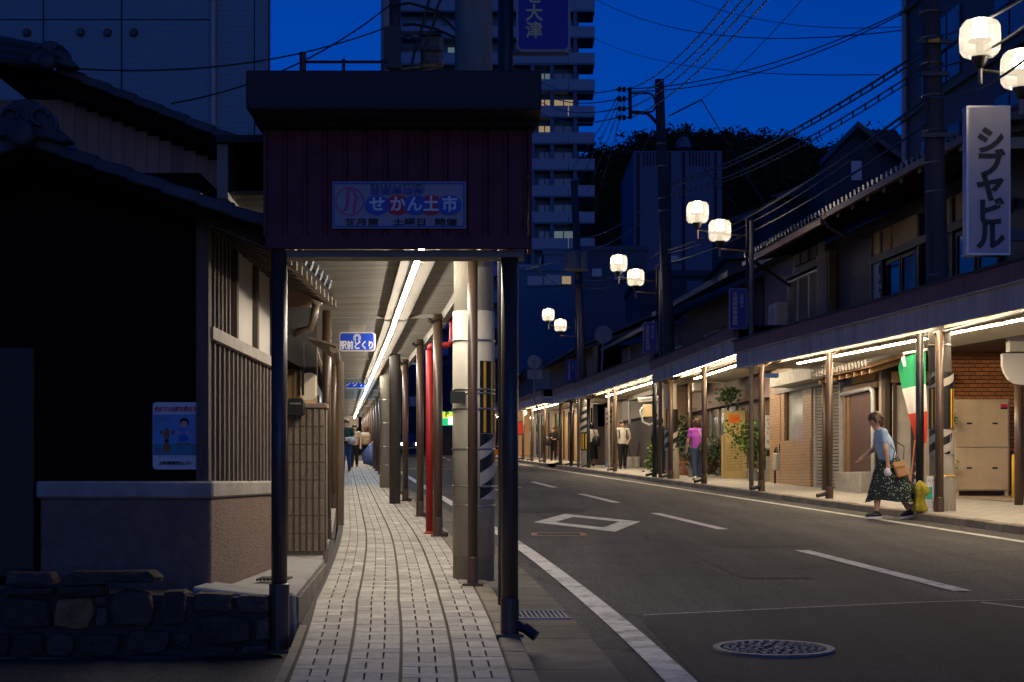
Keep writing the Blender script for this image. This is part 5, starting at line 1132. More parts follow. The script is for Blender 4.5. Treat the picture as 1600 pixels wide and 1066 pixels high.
mb = MB(f); mb.hexa([(1.3, 66.8, 6.6), (6, 66.8, 8.6), (6, 80.2, 8.6), (1.3, 80.2, 6.6), (1.3, 66.8, 6.75), (6, 66.8, 8.75), (6, 80.2, 8.75), (1.3, 80.2, 6.75)]); mb.build('roof', M_tile, t)
# ---- tall dark office block upper right
t = thing('dark_office_block', 'tall dark blue office block rising behind the townhouse at upper right', 'building', f(5, 30, 0))
M_ob = mat('slate_render', (.05, .07, .09), .6, .12, 2, .05)
mb = MB(f); mb.box(4.0, 20, 5.0, 14, 34.8, 17); mb.build('wall', M_ob, t)
mb = MB(f); mb.box(4.01, 33.0, .5, 13.9, 34.7, 4.99); mb.build('lower_wall', M_ob, t)
M_wg = mat('sky_glass', (.06, .08, .1), .08, .2, 1, .01, 0, .9)
for z in (6.9, 9.2, 11.5, 13.8):
    for y in (33.0, 29.2, 25.4, 21.6):
        for q in range(3):
            mb = MB(f); mb.box(3.96, y-q*.72, z, 3.99, y-q*.72+.64, z+1.35); w_ = mb.build('window', M_wg, t)
            mb = MB(f); mb.box(3.93, y-q*.72, z+.62, 3.958, y-q*.72+.64, z+.67); mb.build('sash_bar', M_black, w_)
    mb = MB(f); mb.box(3.9, 20, z-.25, 3.995, 34.8, z-.15); mb.build('string_course', M_ob, t)
mb = MB(f); mb.tube([(3.93, 34.6, .5), (3.93, 34.6, 17)], .06, 8); mb.build('corner_pipe', mat('grey_pipe', (.35, .36, .37)), t)
# white vertical lightbox sign
D = 20; a, b = P(1512, 398, D), P(1578, 166, D)
t = thing('lightbox_sign', 'white vertical sign with black katakana fixed above the right arcade', 'sign', (a.x, D, a.z))
mb = MB(); mb.box(a.x-.01, D, a.z, b.x, D+.2, b.z); mb.build('case', mat('white_acrylic_sign', (.4, .38, .4), .4, .05, 3, .02), t, bevel=.008)
mb = MB()
for q in ((a.x-.016, b.z-.02, b.x+.006, b.z+.006), (a.x-.016, a.z-.006, b.x+.006, a.z+.02)): mb.box(q[0], D-.004, q[1], q[2], D+.205, q[3])
mb.box(a.x-.016, D-.004, a.z+.02, a.x+.012, D+.0, b.z-.02); mb.box(b.x-.016, D-.004, a.z+.02, b.x+.006, D+.0, b.z-.02); mb.build('rim', mat('alu_rim', (.35, .34, .36), .35, .1, 5, 0, .6), t)
text('シブヤビル', .36, mat('black_letter', (.01, .01, .012), .5, .1, 4, 0), t, Vector(((a.x+b.x)/2+.02, D-.006, P(0, 297, D).z))-wloc(t), vertical=True, bold=.045, gap=.83)
for py in (222, 366):
    mb = MB(); c = P(0, py, D); mb.box(b.x+.006, D+.05, c.z-.07, b.x+1.6, D+.12, c.z+.07); mb.build('bracket', M_ob, t)
# ================================================================ STREET LAMPS
def lamp_shell():
    m = bpy.data.materials.new('frosted_lamp_shell'); m.use_nodes = True; N = m.node_tree.nodes; L = m.node_tree.links
    for n in list(N): N.remove(n)
    o = N.new('ShaderNodeOutputMaterial'); mx = N.new('ShaderNodeMixShader'); tr = N.new('ShaderNodeBsdfTransparent'); em = N.new('ShaderNodeEmission'); ad = N.new('ShaderNodeMixShader')
    gl = N.new('ShaderNodeBsdfGlossy'); gl.inputs['Roughness'].default_value = .25; fr = N.new('ShaderNodeFresnel'); fr.inputs[0].default_value = 1.4
    em.inputs[0].default_value = (1, .84, .62, 1); em.inputs[1].default_value = 1.4
    tr.inputs[0].default_value = (1, .97, .92, 1); mx.inputs[0].default_value = .5
    L.new(tr.outputs[0], mx.inputs[1]); L.new(em.outputs[0], mx.inputs[2]); L.new(fr.outputs[0], ad.inputs[0]); L.new(mx.outputs[0], ad.inputs[1]); L.new(gl.outputs[0], ad.inputs[2]); L.new(ad.outputs[0], o.inputs[0]); return m
M_shell = lamp_shell(); M_bulb = emit('lamp_bulb', (1.0, .86, .66), GLOBE); M_glow = emit('lamp_diffuser', (1.0, .86, .66), 4.0)
GSZ = .475
def globe(t, c):
    s = GSZ/2; n = 8; off = math.pi/8
    prof = [(.5, -.93), (.84, -.86), (1.0, -.6), (1.03, .0), (1.0, .6), (.84, .88), (.5, .95)]
    def rings(k):
        vs = []
        for r, z in prof:
            for j in range(n):
                a = 2*math.pi*j/n+off; vs.append((c[0]+r*k*s*math.cos(a), c[1]+r*k*s*math.sin(a), c[2]+z*s*.98))
        return vs
    m_ = len(prof); fs = [(i*n+j, i*n+(j+1) % n, (i+1)*n+(j+1) % n, (i+1)*n+j) for i in range(m_-1) for j in range(n)]
    mb = MB(); mb.add(rings(1), fs+[tuple((m_-1)*n+j for j in range(n))]); sh = mb.build('glass_globe', M_shell, t, bevel=.012)
    mb = MB(); mb.lathe([(.03, -.02), (.085, 0), (.095, .12), (.07, .2), (.03, .22)], (c[0], c[1], c[2]+.01), 10); mb.build('bulb', M_bulb, sh, smooth=True)
    mb = MB(); mb.lathe([(.05, 0), (.05, .16), (.14, .17), (.14, .185)], (c[0], c[1], c[2]-.2), 10); mb.build('lamp_holder', mat('lamp_holder', (.5, .45, .38), .4), sh)
    mb = MB(); mb.lathe([(.03, -.14), (.06, -.1), (.1, -.02), (.11, .02)], (c[0], c[1], c[2]-s*.9), 12); mb.build('lamp_cup', M_postd, t, smooth=True)
def street_lamp(v, u, label, hz=5.42, sign=None, slab=None):
    X = xk(v)+u; z0 = g(v)+.11
    t = thing('street_lamp', label, 'street lamp', (X, v, z0), 'twin globe street lamps along the right kerb')
    mb = MB(); mb.tube([(X, v, z0), (X, v, z0+hz+.2)], .05, 10); mb.build('post', mat('grey_lamp_post', (.2, .17, .15), .45, .2, 8, .05, .2), t, smooth=True)
    mb = MB(); mb.tube([(X-.09, v, z0+hz-1.0), (X-.09, v, z0+hz+.25)], .028, 8); mb.build('side_rod', M_postd, t)
    for dx, dz, dy in ((-.66, -.02, -.05), (-1.1, .38, .1)):
        c = (X+dx, v+dy, z0+hz+dz); globe(t, c)
        za = c[2]-GSZ*.45-.16
        mb = MB(); mb.tube([(X, v, za-.05-(.1 if dx < -1 else 0)), (c[0], c[1], za)], .022, 8); mb.build('arm', M_postd if dx < -1 else mat('copper_arm', (.3, .18, .1), .4, .2, 6, .03, .4), t)
        mb = MB(); mb.tube([(c[0], c[1], za-.16), (c[0], c[1], za+.06)], .03, 8); mb.build('finial', mat('grey_lamp_post', (.2, .17, .15)), t)
    if sign:
        main, side, w, h, zc_ = sign
        sx_ = X-.03-w/2-.06
        sg = thing('town_sign', slab, 'sign', (sx_, v-.02, z0+zc_), 'navy vertical signs on the lamp posts')
        town_sign(sg, (sx_, v-.02, z0+zc_), w, h, main, side, v)
        for dz in (-h*.42, h*.42):
            mb = MB(); mb.box(sx_+w/2, v-.01, z0+zc_+dz-.015, X, v+.01, z0+zc_+dz+.015); mb.build('bracket', M_postd, sg)
street_lamp(18.8, .48, 'nearest twin globe street lamp at the upper right corner', 5.39)
street_lamp(33.0, .22, 'twin globe street lamp above the second arcade section with the long navy sign', 5.34, ('大津駅前商店街', 'お買物は', .37, .84, 3.72), 'navy sign with seven gold characters beside the mauve house')
street_lamp(42.6, .2, 'twin globe street lamp in front of the tall utility pole', 5.34, ('ふるさと大津', '歴史の都', .37, .84, 3.72), 'navy sign with six gold characters left of the tall utility pole')
street_lamp(58.6, .3, 'farthest clear twin globe street lamp in front of the transformer pole', 5.2, ('大津駅前商店街', 'お買物は', .37, .84, 3.5), 'small dim navy sign on the farthest lamp post')
# ================================================================ UTILITY POLES ON THE RIGHT
M_dpole = mat('dark_pole', (.07, .06, .055), .7, .25, 7, .2, streak=.3)  # pole concrete darkened in its colour for the unlit shafts
def upole(base, top, r0, r1, label, D, stripe=None, low=None):
    t = thing('utility_pole', label, 'pole', base)
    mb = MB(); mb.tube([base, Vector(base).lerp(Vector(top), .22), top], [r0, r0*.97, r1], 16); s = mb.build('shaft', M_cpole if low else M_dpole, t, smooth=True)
    return t
b = Vector((P(1473, 0, 23.2).x+.03, 23.25, g(23.25)+.11)); tp = P(1452, -60, 23.2)
r1p = upole(b, tp, .17, .13, 'thick leaning utility pole with striped wrap behind the nearest right arcade post', 23.2)
def at(z): k = (z-b.z)/(tp.z-b.z); return b.lerp(tp, k)
def zD(py, D=23.2): return CAMZ+(750-py)*D/2500
def wrap(z0, z1, m, nm, r=.172):
    mb = MB(); p, q = at(z0), at(z1); mb.tube([p, q], r, 18, cap=False); mb.build(nm, m, r1p, smooth=True)
wrap(zD(800), zD(672), M_cpole, 'painted_lit_base')  # paler concrete sleeve, arcade light painted on the pole foot
p = at(zD(640)); stripes(r1p, p.x, p.y, .176, zD(606), zD(582), 2, -math.pi, 0, 'diagonal_stripe'); stripes(r1p, p.x, p.y, .176, zD(710), zD(672), 3, -math.pi, 0, 'diagonal_stripe')
mb = MB(); arc_shell(mb, p.x, p.y, .177, -math.pi-.2, .2, zD(671), zD(607), 12); gs = mb.build('striped_guard', M_blk, r1p)
for a in (-2.6, -2.25, -1.9, -.9, -.5): 
    mb = MB(); arc_shell(mb, p.x, p.y, .179, a-.09, a+.09, zD(670), zD(608), 2); mb.build('yellow_stripe', M_yel, gs)
for py in (745, 712, 672, 540, 430, 300, 255, 205, 150, 100, 60, 20):
    q = at(zD(py)); mb = MB(); mb.lathe([(.172, -.012), (.178, 0), (.172, .012)] if py > 500 else [(.158, -.012), (.165, 0), (.158, .012)], q, 16); mb.build('steel_band', M_steel, r1p)
mb = MB(); mb.lathe([(.174, 0), (.179, .01), (.174, .025)], at(zD(745)), 16); mb.build('yellow_band', M_yel, r1p)
for py, w_ in ((70, .5), (120, .4), (215, .45)):
    q = at(zD(py)); mb = MB(); mb.box(q.x-w_/2, q.y-.2, q.z-.03, q.x+w_/2, q.y-.15, q.z+.03); mb.build('cross_arm', M_postd, r1p)
q = at(zD(70)); mb = MB(); mb.box(q.x-.1, q.y-.22, q.z-.02, q.x+.06, q.y-.16, q.z+.05); mb.build('orange_tag', mat('orange_tag', (.6, .3, .03), .5), r1p)
D = 41.9; b2 = P(1052, 0, D); b2.z = g(D)+.1; t2 = P(1030, 125, D)
r2p = upole(b2, t2, .17, .12, 'tall dark utility pole standing against the sky with a side bracket', D)
def at2(z): k = (z-b2.z)/(t2.z-b2.z); return b2.lerp(t2, k)
p = at2(zD(660, D)); mb = MB(); q = at2(zD(748, D)); mb.tube([q, at2(zD(700, D))], .172, 16, cap=False); mb.build('painted_lit_base', M_cpole, r2p, smooth=True)  # foot sleeve in pale concrete, the light put into its colour
mb = MB(); mb.tube([at2(zD(640, D)), at2(zD(600, D))], .172, 16, cap=False); mb.build('painted_lit_neck', M_cpole, r2p, smooth=True)  # second pale sleeve painting light higher on the shaft
stripes(r2p, p.x, p.y, .178, zD(704, D), zD(672, D), 4, -math.pi, 0, 'diagonal_stripe'); mb = MB(); arc_shell(mb, p.x, p.y, .178, -math.pi, 0, zD(671, D), zD(640, D), 12); gs = mb.build('striped_guard', M_blk, r2p)
for a in (-2.7, -2.2, -1.7): 
    mb = MB(); arc_shell(mb, p.x, p.y, .18, a-.12, a+.12, zD(670, D), zD(641, D), 2); mb.build('yellow_stripe', M_yel, gs)
for py in (225, 260, 310, 330, 420, 500):
    q = at2(zD(py, D)); mb = MB(); mb.lathe([(.135, -.02), (.15, 0), (.135, .02)], q, 14); mb.build('steel_band', M_steel, r2p)
def pt(px, py, D_=D): return P(px, py, D_)
mb = MB(); mb.tube([pt(984, 137), pt(985, 186)], .05, 8); mb.build('insulator_bar', M_blk, r2p)
mb = MB(); mb.tube([pt(985, 146), pt(1014, 146), pt(1021, 150), pt(1024, 158), pt(1024, 168), pt(1020, 174), pt(1012, 176), pt(985, 174)], .028, 8); mb.build('bracket_loop', M_blk, r2p)
mb = MB(); mb.tube([pt(987, 176), pt(1010, 177), pt(1018, 183), pt(1029, 196)], .045, 8); mb.build('bracket_strut', M_blk, r2p)
for py in (140, 155, 170, 184):
    for px in (968, 975):
        mb = MB(); c = pt(px, py); mb.lathe([(.02, -.07), (.055, -.05), (.03, 0), (.055, .05), (.02, .07)], c, 8); mb.build('insulator', M_blk, r2p)
    mb = MB(); mb.tube([pt(962, py-.5), pt(984, py)], .02, 6); mb.build('insulator_pin', M_blk, r2p)
D3 = 60.2; b3 = P(916, 0, D3); b3.z = g(D3)+.1; t3 = P(897, 283, D3)
r3p = upole(b3, t3, .17, .13, 'dark utility pole carrying a transformer above the far arcade', D3)
stripes(r3p, P(914, 0, D3).x, D3, .185, zD(676, D3), zD(636, D3), 7, -math.pi, 0, 'diagonal_stripe'); mb = MB(); arc_shell(mb, P(914, 0, D3).x, D3, .185, -math.pi, 0, zD(703, D3), zD(677, D3), 12); gs = mb.build('striped_guard', M_blk, r3p)
for a in (-2.5, -2.0, -1.4):
    mb = MB(); arc_shell(mb, P(914, 0, D3).x, D3, .188, a-.13, a+.13, zD(702, D3), zD(678, D3), 2); mb.build('yellow_stripe', M_yel, gs)
mb = MB(); mb.tube([P(915.5, 730, D3), P(914.5, 704, D3)], .18, 14, cap=False); mb.build('painted_lit_base', M_cpole, r3p, smooth=True)  # pale sleeve stands for lamp light on this pole's foot
for px, w_ in ((896, .34), (912, .26)):
    mb = MB(); c = P(px, 424, D3-.3); mb.lathe([(w_*.8, 0), (w_, .05), (w_, .72), (w_*.9, .78), (.1, .84)], c, 14); mb.build('transformer', mat('transformer_grey', (.12, .13, .14), .5), r3p, smooth=False)
mb = MB(); a = P(890, 447, D3-.2); mb.box(a.x, D3-.3, a.z-.05, a.x+.75, D3-.2, a.z+.05); mb.build('cross_arm', M_postd, r3p)
# round traffic signs seen from behind
M_sgb = mat('sign_back', (.24, .23, .25), .5, .1, 4, .02, .3)
def rsign(px, py, r, D, label, foot, plate=None):
    c = P(px, py, D); t = thing('traffic_sign', label, 'traffic sign', (c.x, D, g(D)), 'round traffic signs above the right arcade')
    n = 24; R = r*D/2500; mb = MB(); mb.prism([(c.x+R*math.cos(2*math.pi*k/n), c.z+R*math.sin(2*math.pi*k/n)) for k in range(n)], D, D+.03); mb.build('disc', M_sgb, t)
    mb = MB(); mb.tube([P(q[0], q[1], D-.04) for q in foot], .035, 8); mb.build('pole', mat('pale_pole', (.3, .28, .26), .5), t)
    for dz in (-.45, .45):
        mb = MB(); mb.box(c.x-R*.8, D-.02, c.z+dz*R-.02, c.x+R*.8, D-.002, c.z+dz*R+.02); mb.build('rib', M_sgb, t)
    if plate:
        a, b = P(plate[0], plate[3], D), P(plate[2], plate[1], D); mb = MB(); mb.box(a.x, D, a.z, b.x, D+.02, b.z); mb.build('plate', M_sgb, t)
rsign(943, 523, 14, 53, 'larger round traffic sign seen from behind above the third arcade section', ((943, 520), (940, 585), (940, 598), (951, 612), (952, 733)))
rsign(835, 566, 11, 66, 'smaller round traffic sign with a rectangular plate below it', ((835, 560), (834, 622), (840, 640), (843, 721)), (824, 578, 847, 592))
# ================================================================ OVERHEAD CABLES
M_wire = mat('cable_black', (.02, .02, .022), .5, .1, 5, 0)
def cable(pts, r=.012, sag=.0, label='', group='overhead cables crossing the dusk sky', coil=0):
    Ps = [P(*p) for p in pts]; out = []
    for a, b_ in zip(Ps, Ps[1:]):
        n = 14
        for k in range(n):
            q = a.lerp(b_, k/n); q.z -= sag*4*(k/n)*(1-k/n); out.append(q)
    out.append(Ps[-1]); c = out[0]
    t = thing('power_cable', label, 'cable', c, group)
    mb = MB(); mb.tube(out, r, 5); mb.build('strand', M_wire, t)
    if coil:
        mb = MB(); tot = len(out)-1
        for k in range(coil):
            s = (k+.5)/coil*tot; i = int(s); q = out[i].lerp(out[min(i+1, tot)], s-i)
            mb.box(q.x-.012, q.y-.012, q.z-.1, q.x+.012, q.y+.012, q.z+.02)
        o2 = [q+Vector((0, 0, -.09)) for q in out]; mb.tube(o2, r*.8, 5); mb.build('hung_cable', M_wire, t, kind='stuff')
    return t
LB1 = 'power line running from the tall pole bracket up to the top of the sky'
for (x0, y0), (x1, y1) in (((984, 138), (1145, -6)), ((985, 152), (1166, -6)), ((985, 168), (1183, -6)), ((986, 184), (1204, -6))): cable([(x0, y0, 41.9), (x1, y1, 24)], .014, .25, LB1)
LB2 = 'power line running from the tall pole bracket left behind the tower'
for (x0, y0), (x1, y1) in (((966, 140), (820, 108)), ((966, 155), (820, 125)), ((966, 170), (820, 140)), ((966, 184), (820, 158))): cable([(x0, y0, 41.9), (x1, y1, 80)], .018, .5, LB2)
LB3 = 'jumper wire dropping from the bracket toward the wooded hill'
for x0, x1, y1 in ((966, 895, 262), (970, 905, 282), (974, 917, 300), (978, 930, 318)): cable([(x0, 150, 41.9), (x1, y1, 60)], .014, .1, LB3)
cable([(1046, 181, 41.9), (1096, 156, 40)], .02, 0, 'short guy wire rising from the tall pole to a peak'); cable([(1096, 156, 40), (1260, -8, 30)], .008, .1, 'thin wire rising from the guy peak to the top of the sky'); cable([(1096, 156, 40), (1205, 335, 36)], .014, 0, 'guy wire falling from the peak toward the townhouse roof')
cable([(1046, 190, 41.9), (1150, 320, 38)], .012, .1, 'wire falling from the tall pole toward the lamp post')
cable([(925, -4, 80), (1415, 47, 40)], .016, .9, 'long sagging wire across the upper sky'); cable([(1070, -4, 90), (1415, 42, 60)], .016, .6, 'second sagging wire meeting the office block'); cable([(925, 58, 90), (1375, 117, 34)], .012, .6, 'faint wire crossing the middle of the sky')
cable([(985, 139, 41.9), (1415, 16, 33)], .014, .35, 'upper of two wires rising gently to the office block'); cable([(985, 143, 41.9), (1415, 19, 33)], .014, .42, 'lower of two wires rising gently to the office block')
cable([(1452, 72, 23), (1042, 288, 41.9)], .02, .25, 'uppermost thick communication cable between the two right poles', coil=34); cable([(1452, 98, 23), (1042, 304, 41.9)], .014, .3, 'second communication cable between the two right poles', coil=30)
cable([(1452, 150, 23), (1042, 392, 41.9)], .022, .3, 'third thick communication cable between the two right poles'); cable([(1452, 158, 23), (1042, 396, 41.9)], .016, .38, 'cable lashed just under the third communication cable')
cable([(1452, 190, 23), (1046, 410, 41.9)], .02, .3, 'lowest communication cable between the two right poles'); cable([(1452, 165, 23), (1160, 340, 36)], .012, .05, 'service wire falling from the leaning pole to the lamp post')
cable([(1452, 60, 23), (1640, -30, 16)], .016, .1, 'cable leaving the leaning pole toward the top right corner'); cable([(1452, 105, 23), (1640, 10, 16)], .016, .15, 'second cable leaving the leaning pole behind the nearest lamp'); cable([(1452, 150, 23), (1640, 60, 16)], .016, .2, 'third cable leaving the leaning pole behind the nearest lamp')
for k, (a, b_) in enumerate((((1034, 300), (905, 372)), ((1034, 320), (905, 392)), ((1034, 392), (908, 436)), ((1036, 410), (908, 448)))): cable([(a[0], a[1], 41.9), (b_[0], b_[1], 60)], .02, .3, 'cable between the tall pole and the transformer pole', 'cables between the tall pole and the transformer pole')
cable([(1020, 204, 41.9), (1003, 238, 46), (1018, 262, 44)], .012, 0, 'slack wire hanging beside the tall pole shaft'); cable([(900, 450, 60), (830, 410, 30)], .014, .2, 'dark wire from the transformer pole to the near arcade corner'); cable([(898, 395, 60), (823, 420, 12)], .006, .05, 'thin wire ending at the near arcade corner')
cable([(1235, 447, 36), (1180, 410, 33)], .035, .0, 'thick service cable between the lamp post and the mauve house')
for (x0, y0, x1, y1, lab) in ((612, 6, 268, 162, 'cable sagging from the cluttered pole to the left houses'), (612, 40, 120, 108, 'faint cable in front of the tiled office block'), (420, 188, 360, 215, 'short wire behind the fascia end')): cable([(x0, y0, 26), (x1, y1, 20)], .012, .25, lab)
# cluttered pole behind the fascia
D = 26; b4 = P(617, 0, D); b4.z = g(D); 
t = thing('utility_pole', 'thin cluttered utility pole rising behind the arcade roof with a ribbed box', 'pole', b4)
mb = MB(); mb.tube([b4, Vector((b4.x, D, 10))], .09, 10); mb.build('shaft', M_dpole, t, smooth=True)
for px0, py0, px1, py1 in ((657, 48, 692, 100),):
    a, b_ = P(px0, py1, D), P(px1, py0, D); mb = MB(); mb.box(a.x, D, a.z, b_.x, D+.25, b_.z); bx_ = mb.build('equipment_box', mat('transformer_grey', (.12, .13, .14)), t, bevel=.02)
    for k in range(7):
        x = a.x+.03+k*(b_.x-a.x-.06)/7; mb = MB(); mb.box(x, D-.04, a.z+.04, x+.025, D, b_.z-.04); mb.build('rib', mat('transformer_grey', (.12, .13, .14)), bx_)
for k, pts in enumerate((((690, -5), (680, 20), (678, 35), (664, 75), (655, 115)), ((672, -5), (660, 40), (648, 80), (640, 115)), ((610, 10), (640, 5), (685, 18), (720, 35)), ((630, 40), (645, 38), (680, 45), (735, 70)), ((612, 45), (625, 60), (640, 55), (650, 62)), ((680, 20), (700, 35), (722, 60), (735, 68)), ((628, 108), (660, 104), (686, 106), (660, 111)))):
    mb = MB(); mb.tube([P(px, py, D-.2) for px, py in pts], .022, 6); mb.build('looped_cable', M_wire if k != 6 else mat('ochre_cable', (.25, .17, .06), .6), t)
for py in (52, 76, 108):
    mb = MB(); a = P(612, py, D-.1); mb.box(a.x, D-.12, a.z-.03, a.x+.8, D-.06, a.z+.03); mb.build('cross_arm', M_postd, t)
mb = MB(); a = P(608, 75, D-.15); mb.box(a.x-.08, D-.3, a.z-.35, a.x+.2, D-.15, a.z+.3); mb.build('dark_box', M_postd, t)
# roof railing behind the fascia
D = 24
t = thing('roof_railing', 'thin metal roof railing seen above the arcade roof edge', 'railing', P(540, 113, D))
for px in (473, 537, 598):
    mb = MB(); mb.tube([P(px, 140, D), P(px, 82 if px == 473 else 92, D)], .025 if px > 480 else .05, 8); mb.build('upright', M_postd, t)
for py in (97,):
    mb = MB(); mb.tube([P(473, py, D), P(606, py, D)], .022, 8); mb.build('top_rail', M_postd, t)
mb = MB(); mb.box(P(465, 0, D).x, D, 4.2, P(608, 0, D).x, D+1, P(0, 120, D).z); mb.build('roof_wall', M_cap, t)
# ================================================================ SHOP CLUTTER ON THE RIGHT
# tricolour flag hanging by the nearest right post
D = 25.6
fl = thing('tricolour_flag', 'green white and red tricolour flag hanging by the leaning pole', 'flag', P(1425, 690, D))
def flag_pt(s, q):                      # s across 0..1, q down 0..1
    l = [(0, 1408), (.1, 1404), (.35, 1410), (.7, 1421), (1, 1433)]; r = [(0, 1447), (1, 1447)]
    tp = 560+(548-560)*s; y = tp+(692-tp)*q
    x = lerp(l, q)+(lerp(r, q)-lerp(l, q))*s
    p = P(x, y, D); p.y += .05*math.sin(s*9+q*2)*(.3+q)+.03*math.sin(q*7); return p
for nm, q0, q1, col in (('green_band', 0, .36, (.02, .28, .12)), ('white_band', .36, .66, (.62, .58, .55)), ('red_band', .66, 1, (.62, .06, .03))):
    n, m_ = 12, 8; vs = []; 
    for j in range(m_+1):
        for i in range(n+1): vs.append(tuple(flag_pt(i/n, q0+(q1-q0)*j/m_)))
    fs = [(j*(n+1)+i, j*(n+1)+i+1, (j+1)*(n+1)+i+1, (j+1)*(n+1)+i) for j in range(m_) for i in range(n)]
    mb = MB(); mb.add(vs, fs); mb.build(nm, mat('flag_'+nm, col, .85, .08, 12, .15), fl, smooth=True)
mb = MB(); mb.tube([P(1411, 553, D-.02), P(1449, 546, D-.02)], .02, 8); mb.build('flag_pole', M_ban, fl)
mb = MB(); mb.add([tuple(P(1408, 560, D-.06)), tuple(P(1413, 555, D-.06)), tuple(P(1416, 572, D-.06)), tuple(P(1412, 573, D-.06))], [(0, 1, 2, 3)]); mb.build('folded_corner', M_ban, fl)
# chalkboard easel
D = 26.4
t = thing('chalkboard_easel', 'orange framed chalkboard with handwritten menu on the right pavement', 'chalkboard', P(1428, 778, D))
tfc = lambda x, z: P(1421+x*13+z*9, 776-z*88, D+z*.2)
def cbq(x0, z0, x1, z1, m, nm, d=0, th=.02):
    mb = MB(); ps = [tfc(x0, z0), tfc(x1, z0), tfc(x1, z1), tfc(x0, z1)]
    mb.hexa([tuple(p+Vector((0, -d, 0))) for p in ps]+[tuple(p+Vector((0, -d-th, 0))) for p in ps]); mb.build(nm, m, t)
M_of = mat('orange_wood', (.5, .13, .04), .5, .2, 6, .05)
cbq(0, .1, 1, 1, M_blk, 'board')
for q in ((0, .06, 1, .1), (0, .97, 1, 1.0), (-.12, .0, .0, 1), (1, .0, 1.12, 1)): cbq(*q, M_of, 'frame', .005, .03)
for k in range(5): strokes(mat('chalk_blue', (.3, .5, .7), .8) if k < 3 else M_lt, t, tfc(.5, .86-.15*k)+Vector((0, -.03, 0))-wloc(t), .1, .1, 1, 20+k)
# notice board strapped to the pole and yellow net bag
D = 22.95; a, b_ = P(1447, 797, D), P(1464, 744, D)
t = thing('pole_notice', 'white notice with green print strapped low on the leaning pole', 'notice', (a.x, D, a.z))
mb = MB(); mb.hexa([(a.x-.02, D, a.z), (b_.x-.02, D, a.z-.02), (b_.x-.02, D+.02, a.z-.02), (a.x-.02, D+.02, a.z), (a.x+.01, D, b_.z), (b_.x+.01, D, b_.z), (b_.x+.01, D+.02, b_.z), (a.x+.01, D+.02, b_.z)]); mb.build('sheet', M_ban, t)
mb = MB(); mb.box(a.x+.0, D-.006, a.z+.15, a.x+.09, D-.002, a.z+.33); mb.build('green_print', mat('green_print', (.03, .35, .25), .5), t)
strokes(M_ink, t, (.08, -.006, .42), .12, .05, 1, 31); strokes(M_ink, t, (.08, -.006, .08), .12, .1, 3, 32)
def blobmesh(name, m, parent, c, prof, n=14, jit=.12, fold=.0, seed=1, wob=0):
    rnd = random.Random(seed); vs = []; k = len(prof)
    for i, (r, z) in enumerate(prof):
        c = (c[0]+rnd.uniform(-wob, wob), c[1]+rnd.uniform(-wob, wob)*.4, c[2])
        for j in range(n):
            a = 2*math.pi*j/n; q = r*(1+rnd.uniform(-jit, jit)+fold*math.cos(a*5)); vs.append((c[0]+q*math.cos(a), c[1]+q*math.sin(a), c[2]+z))
    fs = [(i*n+j, i*n+(j+1) % n, (i+1)*n+(j+1) % n, (i+1)*n+j) for i in range(k-1) for j in range(n)]+[tuple(reversed(range(n))), tuple((k-1)*n+j for j in range(n))]
    mb = MB(); mb.add(vs, fs); return mb.build(name, m, parent, smooth=True)
c = P(1440, 800, 22.7); c.z = g(22.7)+.11
t = thing('yellow_net_bag', 'crumpled yellow waste net bag at the foot of the leaning pole', 'bag', c)
blobmesh('net', mat('yellow_net', (.4, .33, .02), .7, .25, 30, .8), t, c, [(.06, 0), (.09, .03), (.075, .1), (.06, .17), (.07, .24), (.1, .29), (.085, .35), (.06, .4), (.03, .43), (.012, .45)], 22, .28, .2, 3, .03)
# plants
def leafmat(n, c): return mat(n, c, .55, .45, 9, .0, spec=.3)
M_leaf = leafmat('shrub_leaf', (.07, .13, .02)); M_leafd = leafmat('dark_leaf', (.03, .06, .015))
def plant(label, c, rx, rz, h0, n, m, pot=None, leaf=.06, seed=1, cat='plant', name='potted_shrub', potm=None, ry=None):
    rnd = random.Random(seed); t = thing(name, label, cat, c); mb = MB(); st = MB(); ry = ry or rx
    cl = [(Vector((rnd.gauss(0, .45)*rx, rnd.gauss(0, .45)*ry, h0+rz*(.1+1.7*rnd.random()))), rnd.uniform(.25, .45)) for _ in range(16)]
    for k in range(n):
        cc, s = rnd.choice(cl); p = Vector(c)+cc+Vector((rnd.gauss(0, s*rx), rnd.gauss(0, s*ry), rnd.gauss(0, s*rz*.6)))
        d = Vector((rnd.gauss(0, 1), rnd.gauss(0, 1), rnd.gauss(0, .6))).normalized(); u_ = d.cross(Vector((rnd.gauss(0, 1), rnd.gauss(0, 1), rnd.gauss(0, 1)))).normalized(); L = leaf*rnd.uniform(.6, 1.3)
        w_ = u_*L*.33; mid = p+d*L*.5; nr = d.cross(u_)*L*.08
        mb.add([tuple(p), tuple(mid+w_+nr), tuple(p+d*L), tuple(mid-w_+nr)], [(0, 1, 2), (0, 2, 3)])
    for cc, s in cl[:9]: st.tube([Vector(c)+Vector((0, 0, h0*.5)), Vector(c)+Vector((cc.x*.4, cc.y*.4, cc.z*.6)), Vector(c)+cc], [.018, .012, .006], 5)
    mb.build('foliage', m, t, kind='stuff'); st.build('stems', mat('stem', (.08, .05, .03), .8), t, kind='stuff')
    if pot:
        r, h = pot; pm_ = potm or mat('terracotta', (.32, .13, .06), .7)
        q = MB(); q.lathe([(r*.72, 0), (r*.95, h*.85), (r*1.08, h*.86), (r*1.08, h), (r*.92, h), (r*.9, h*.9)], c, 16); o = q.build('pot', pm_, t, smooth=False)
        q = MB(); q.lathe([(r*.9, h*.88), (r*.2, h*.9)], c, 12); q.build('soil', M_black, o)
    return t
def gp(px, D, h=.11): p = P(px, 0, D); p.z = g(D)+h; return p
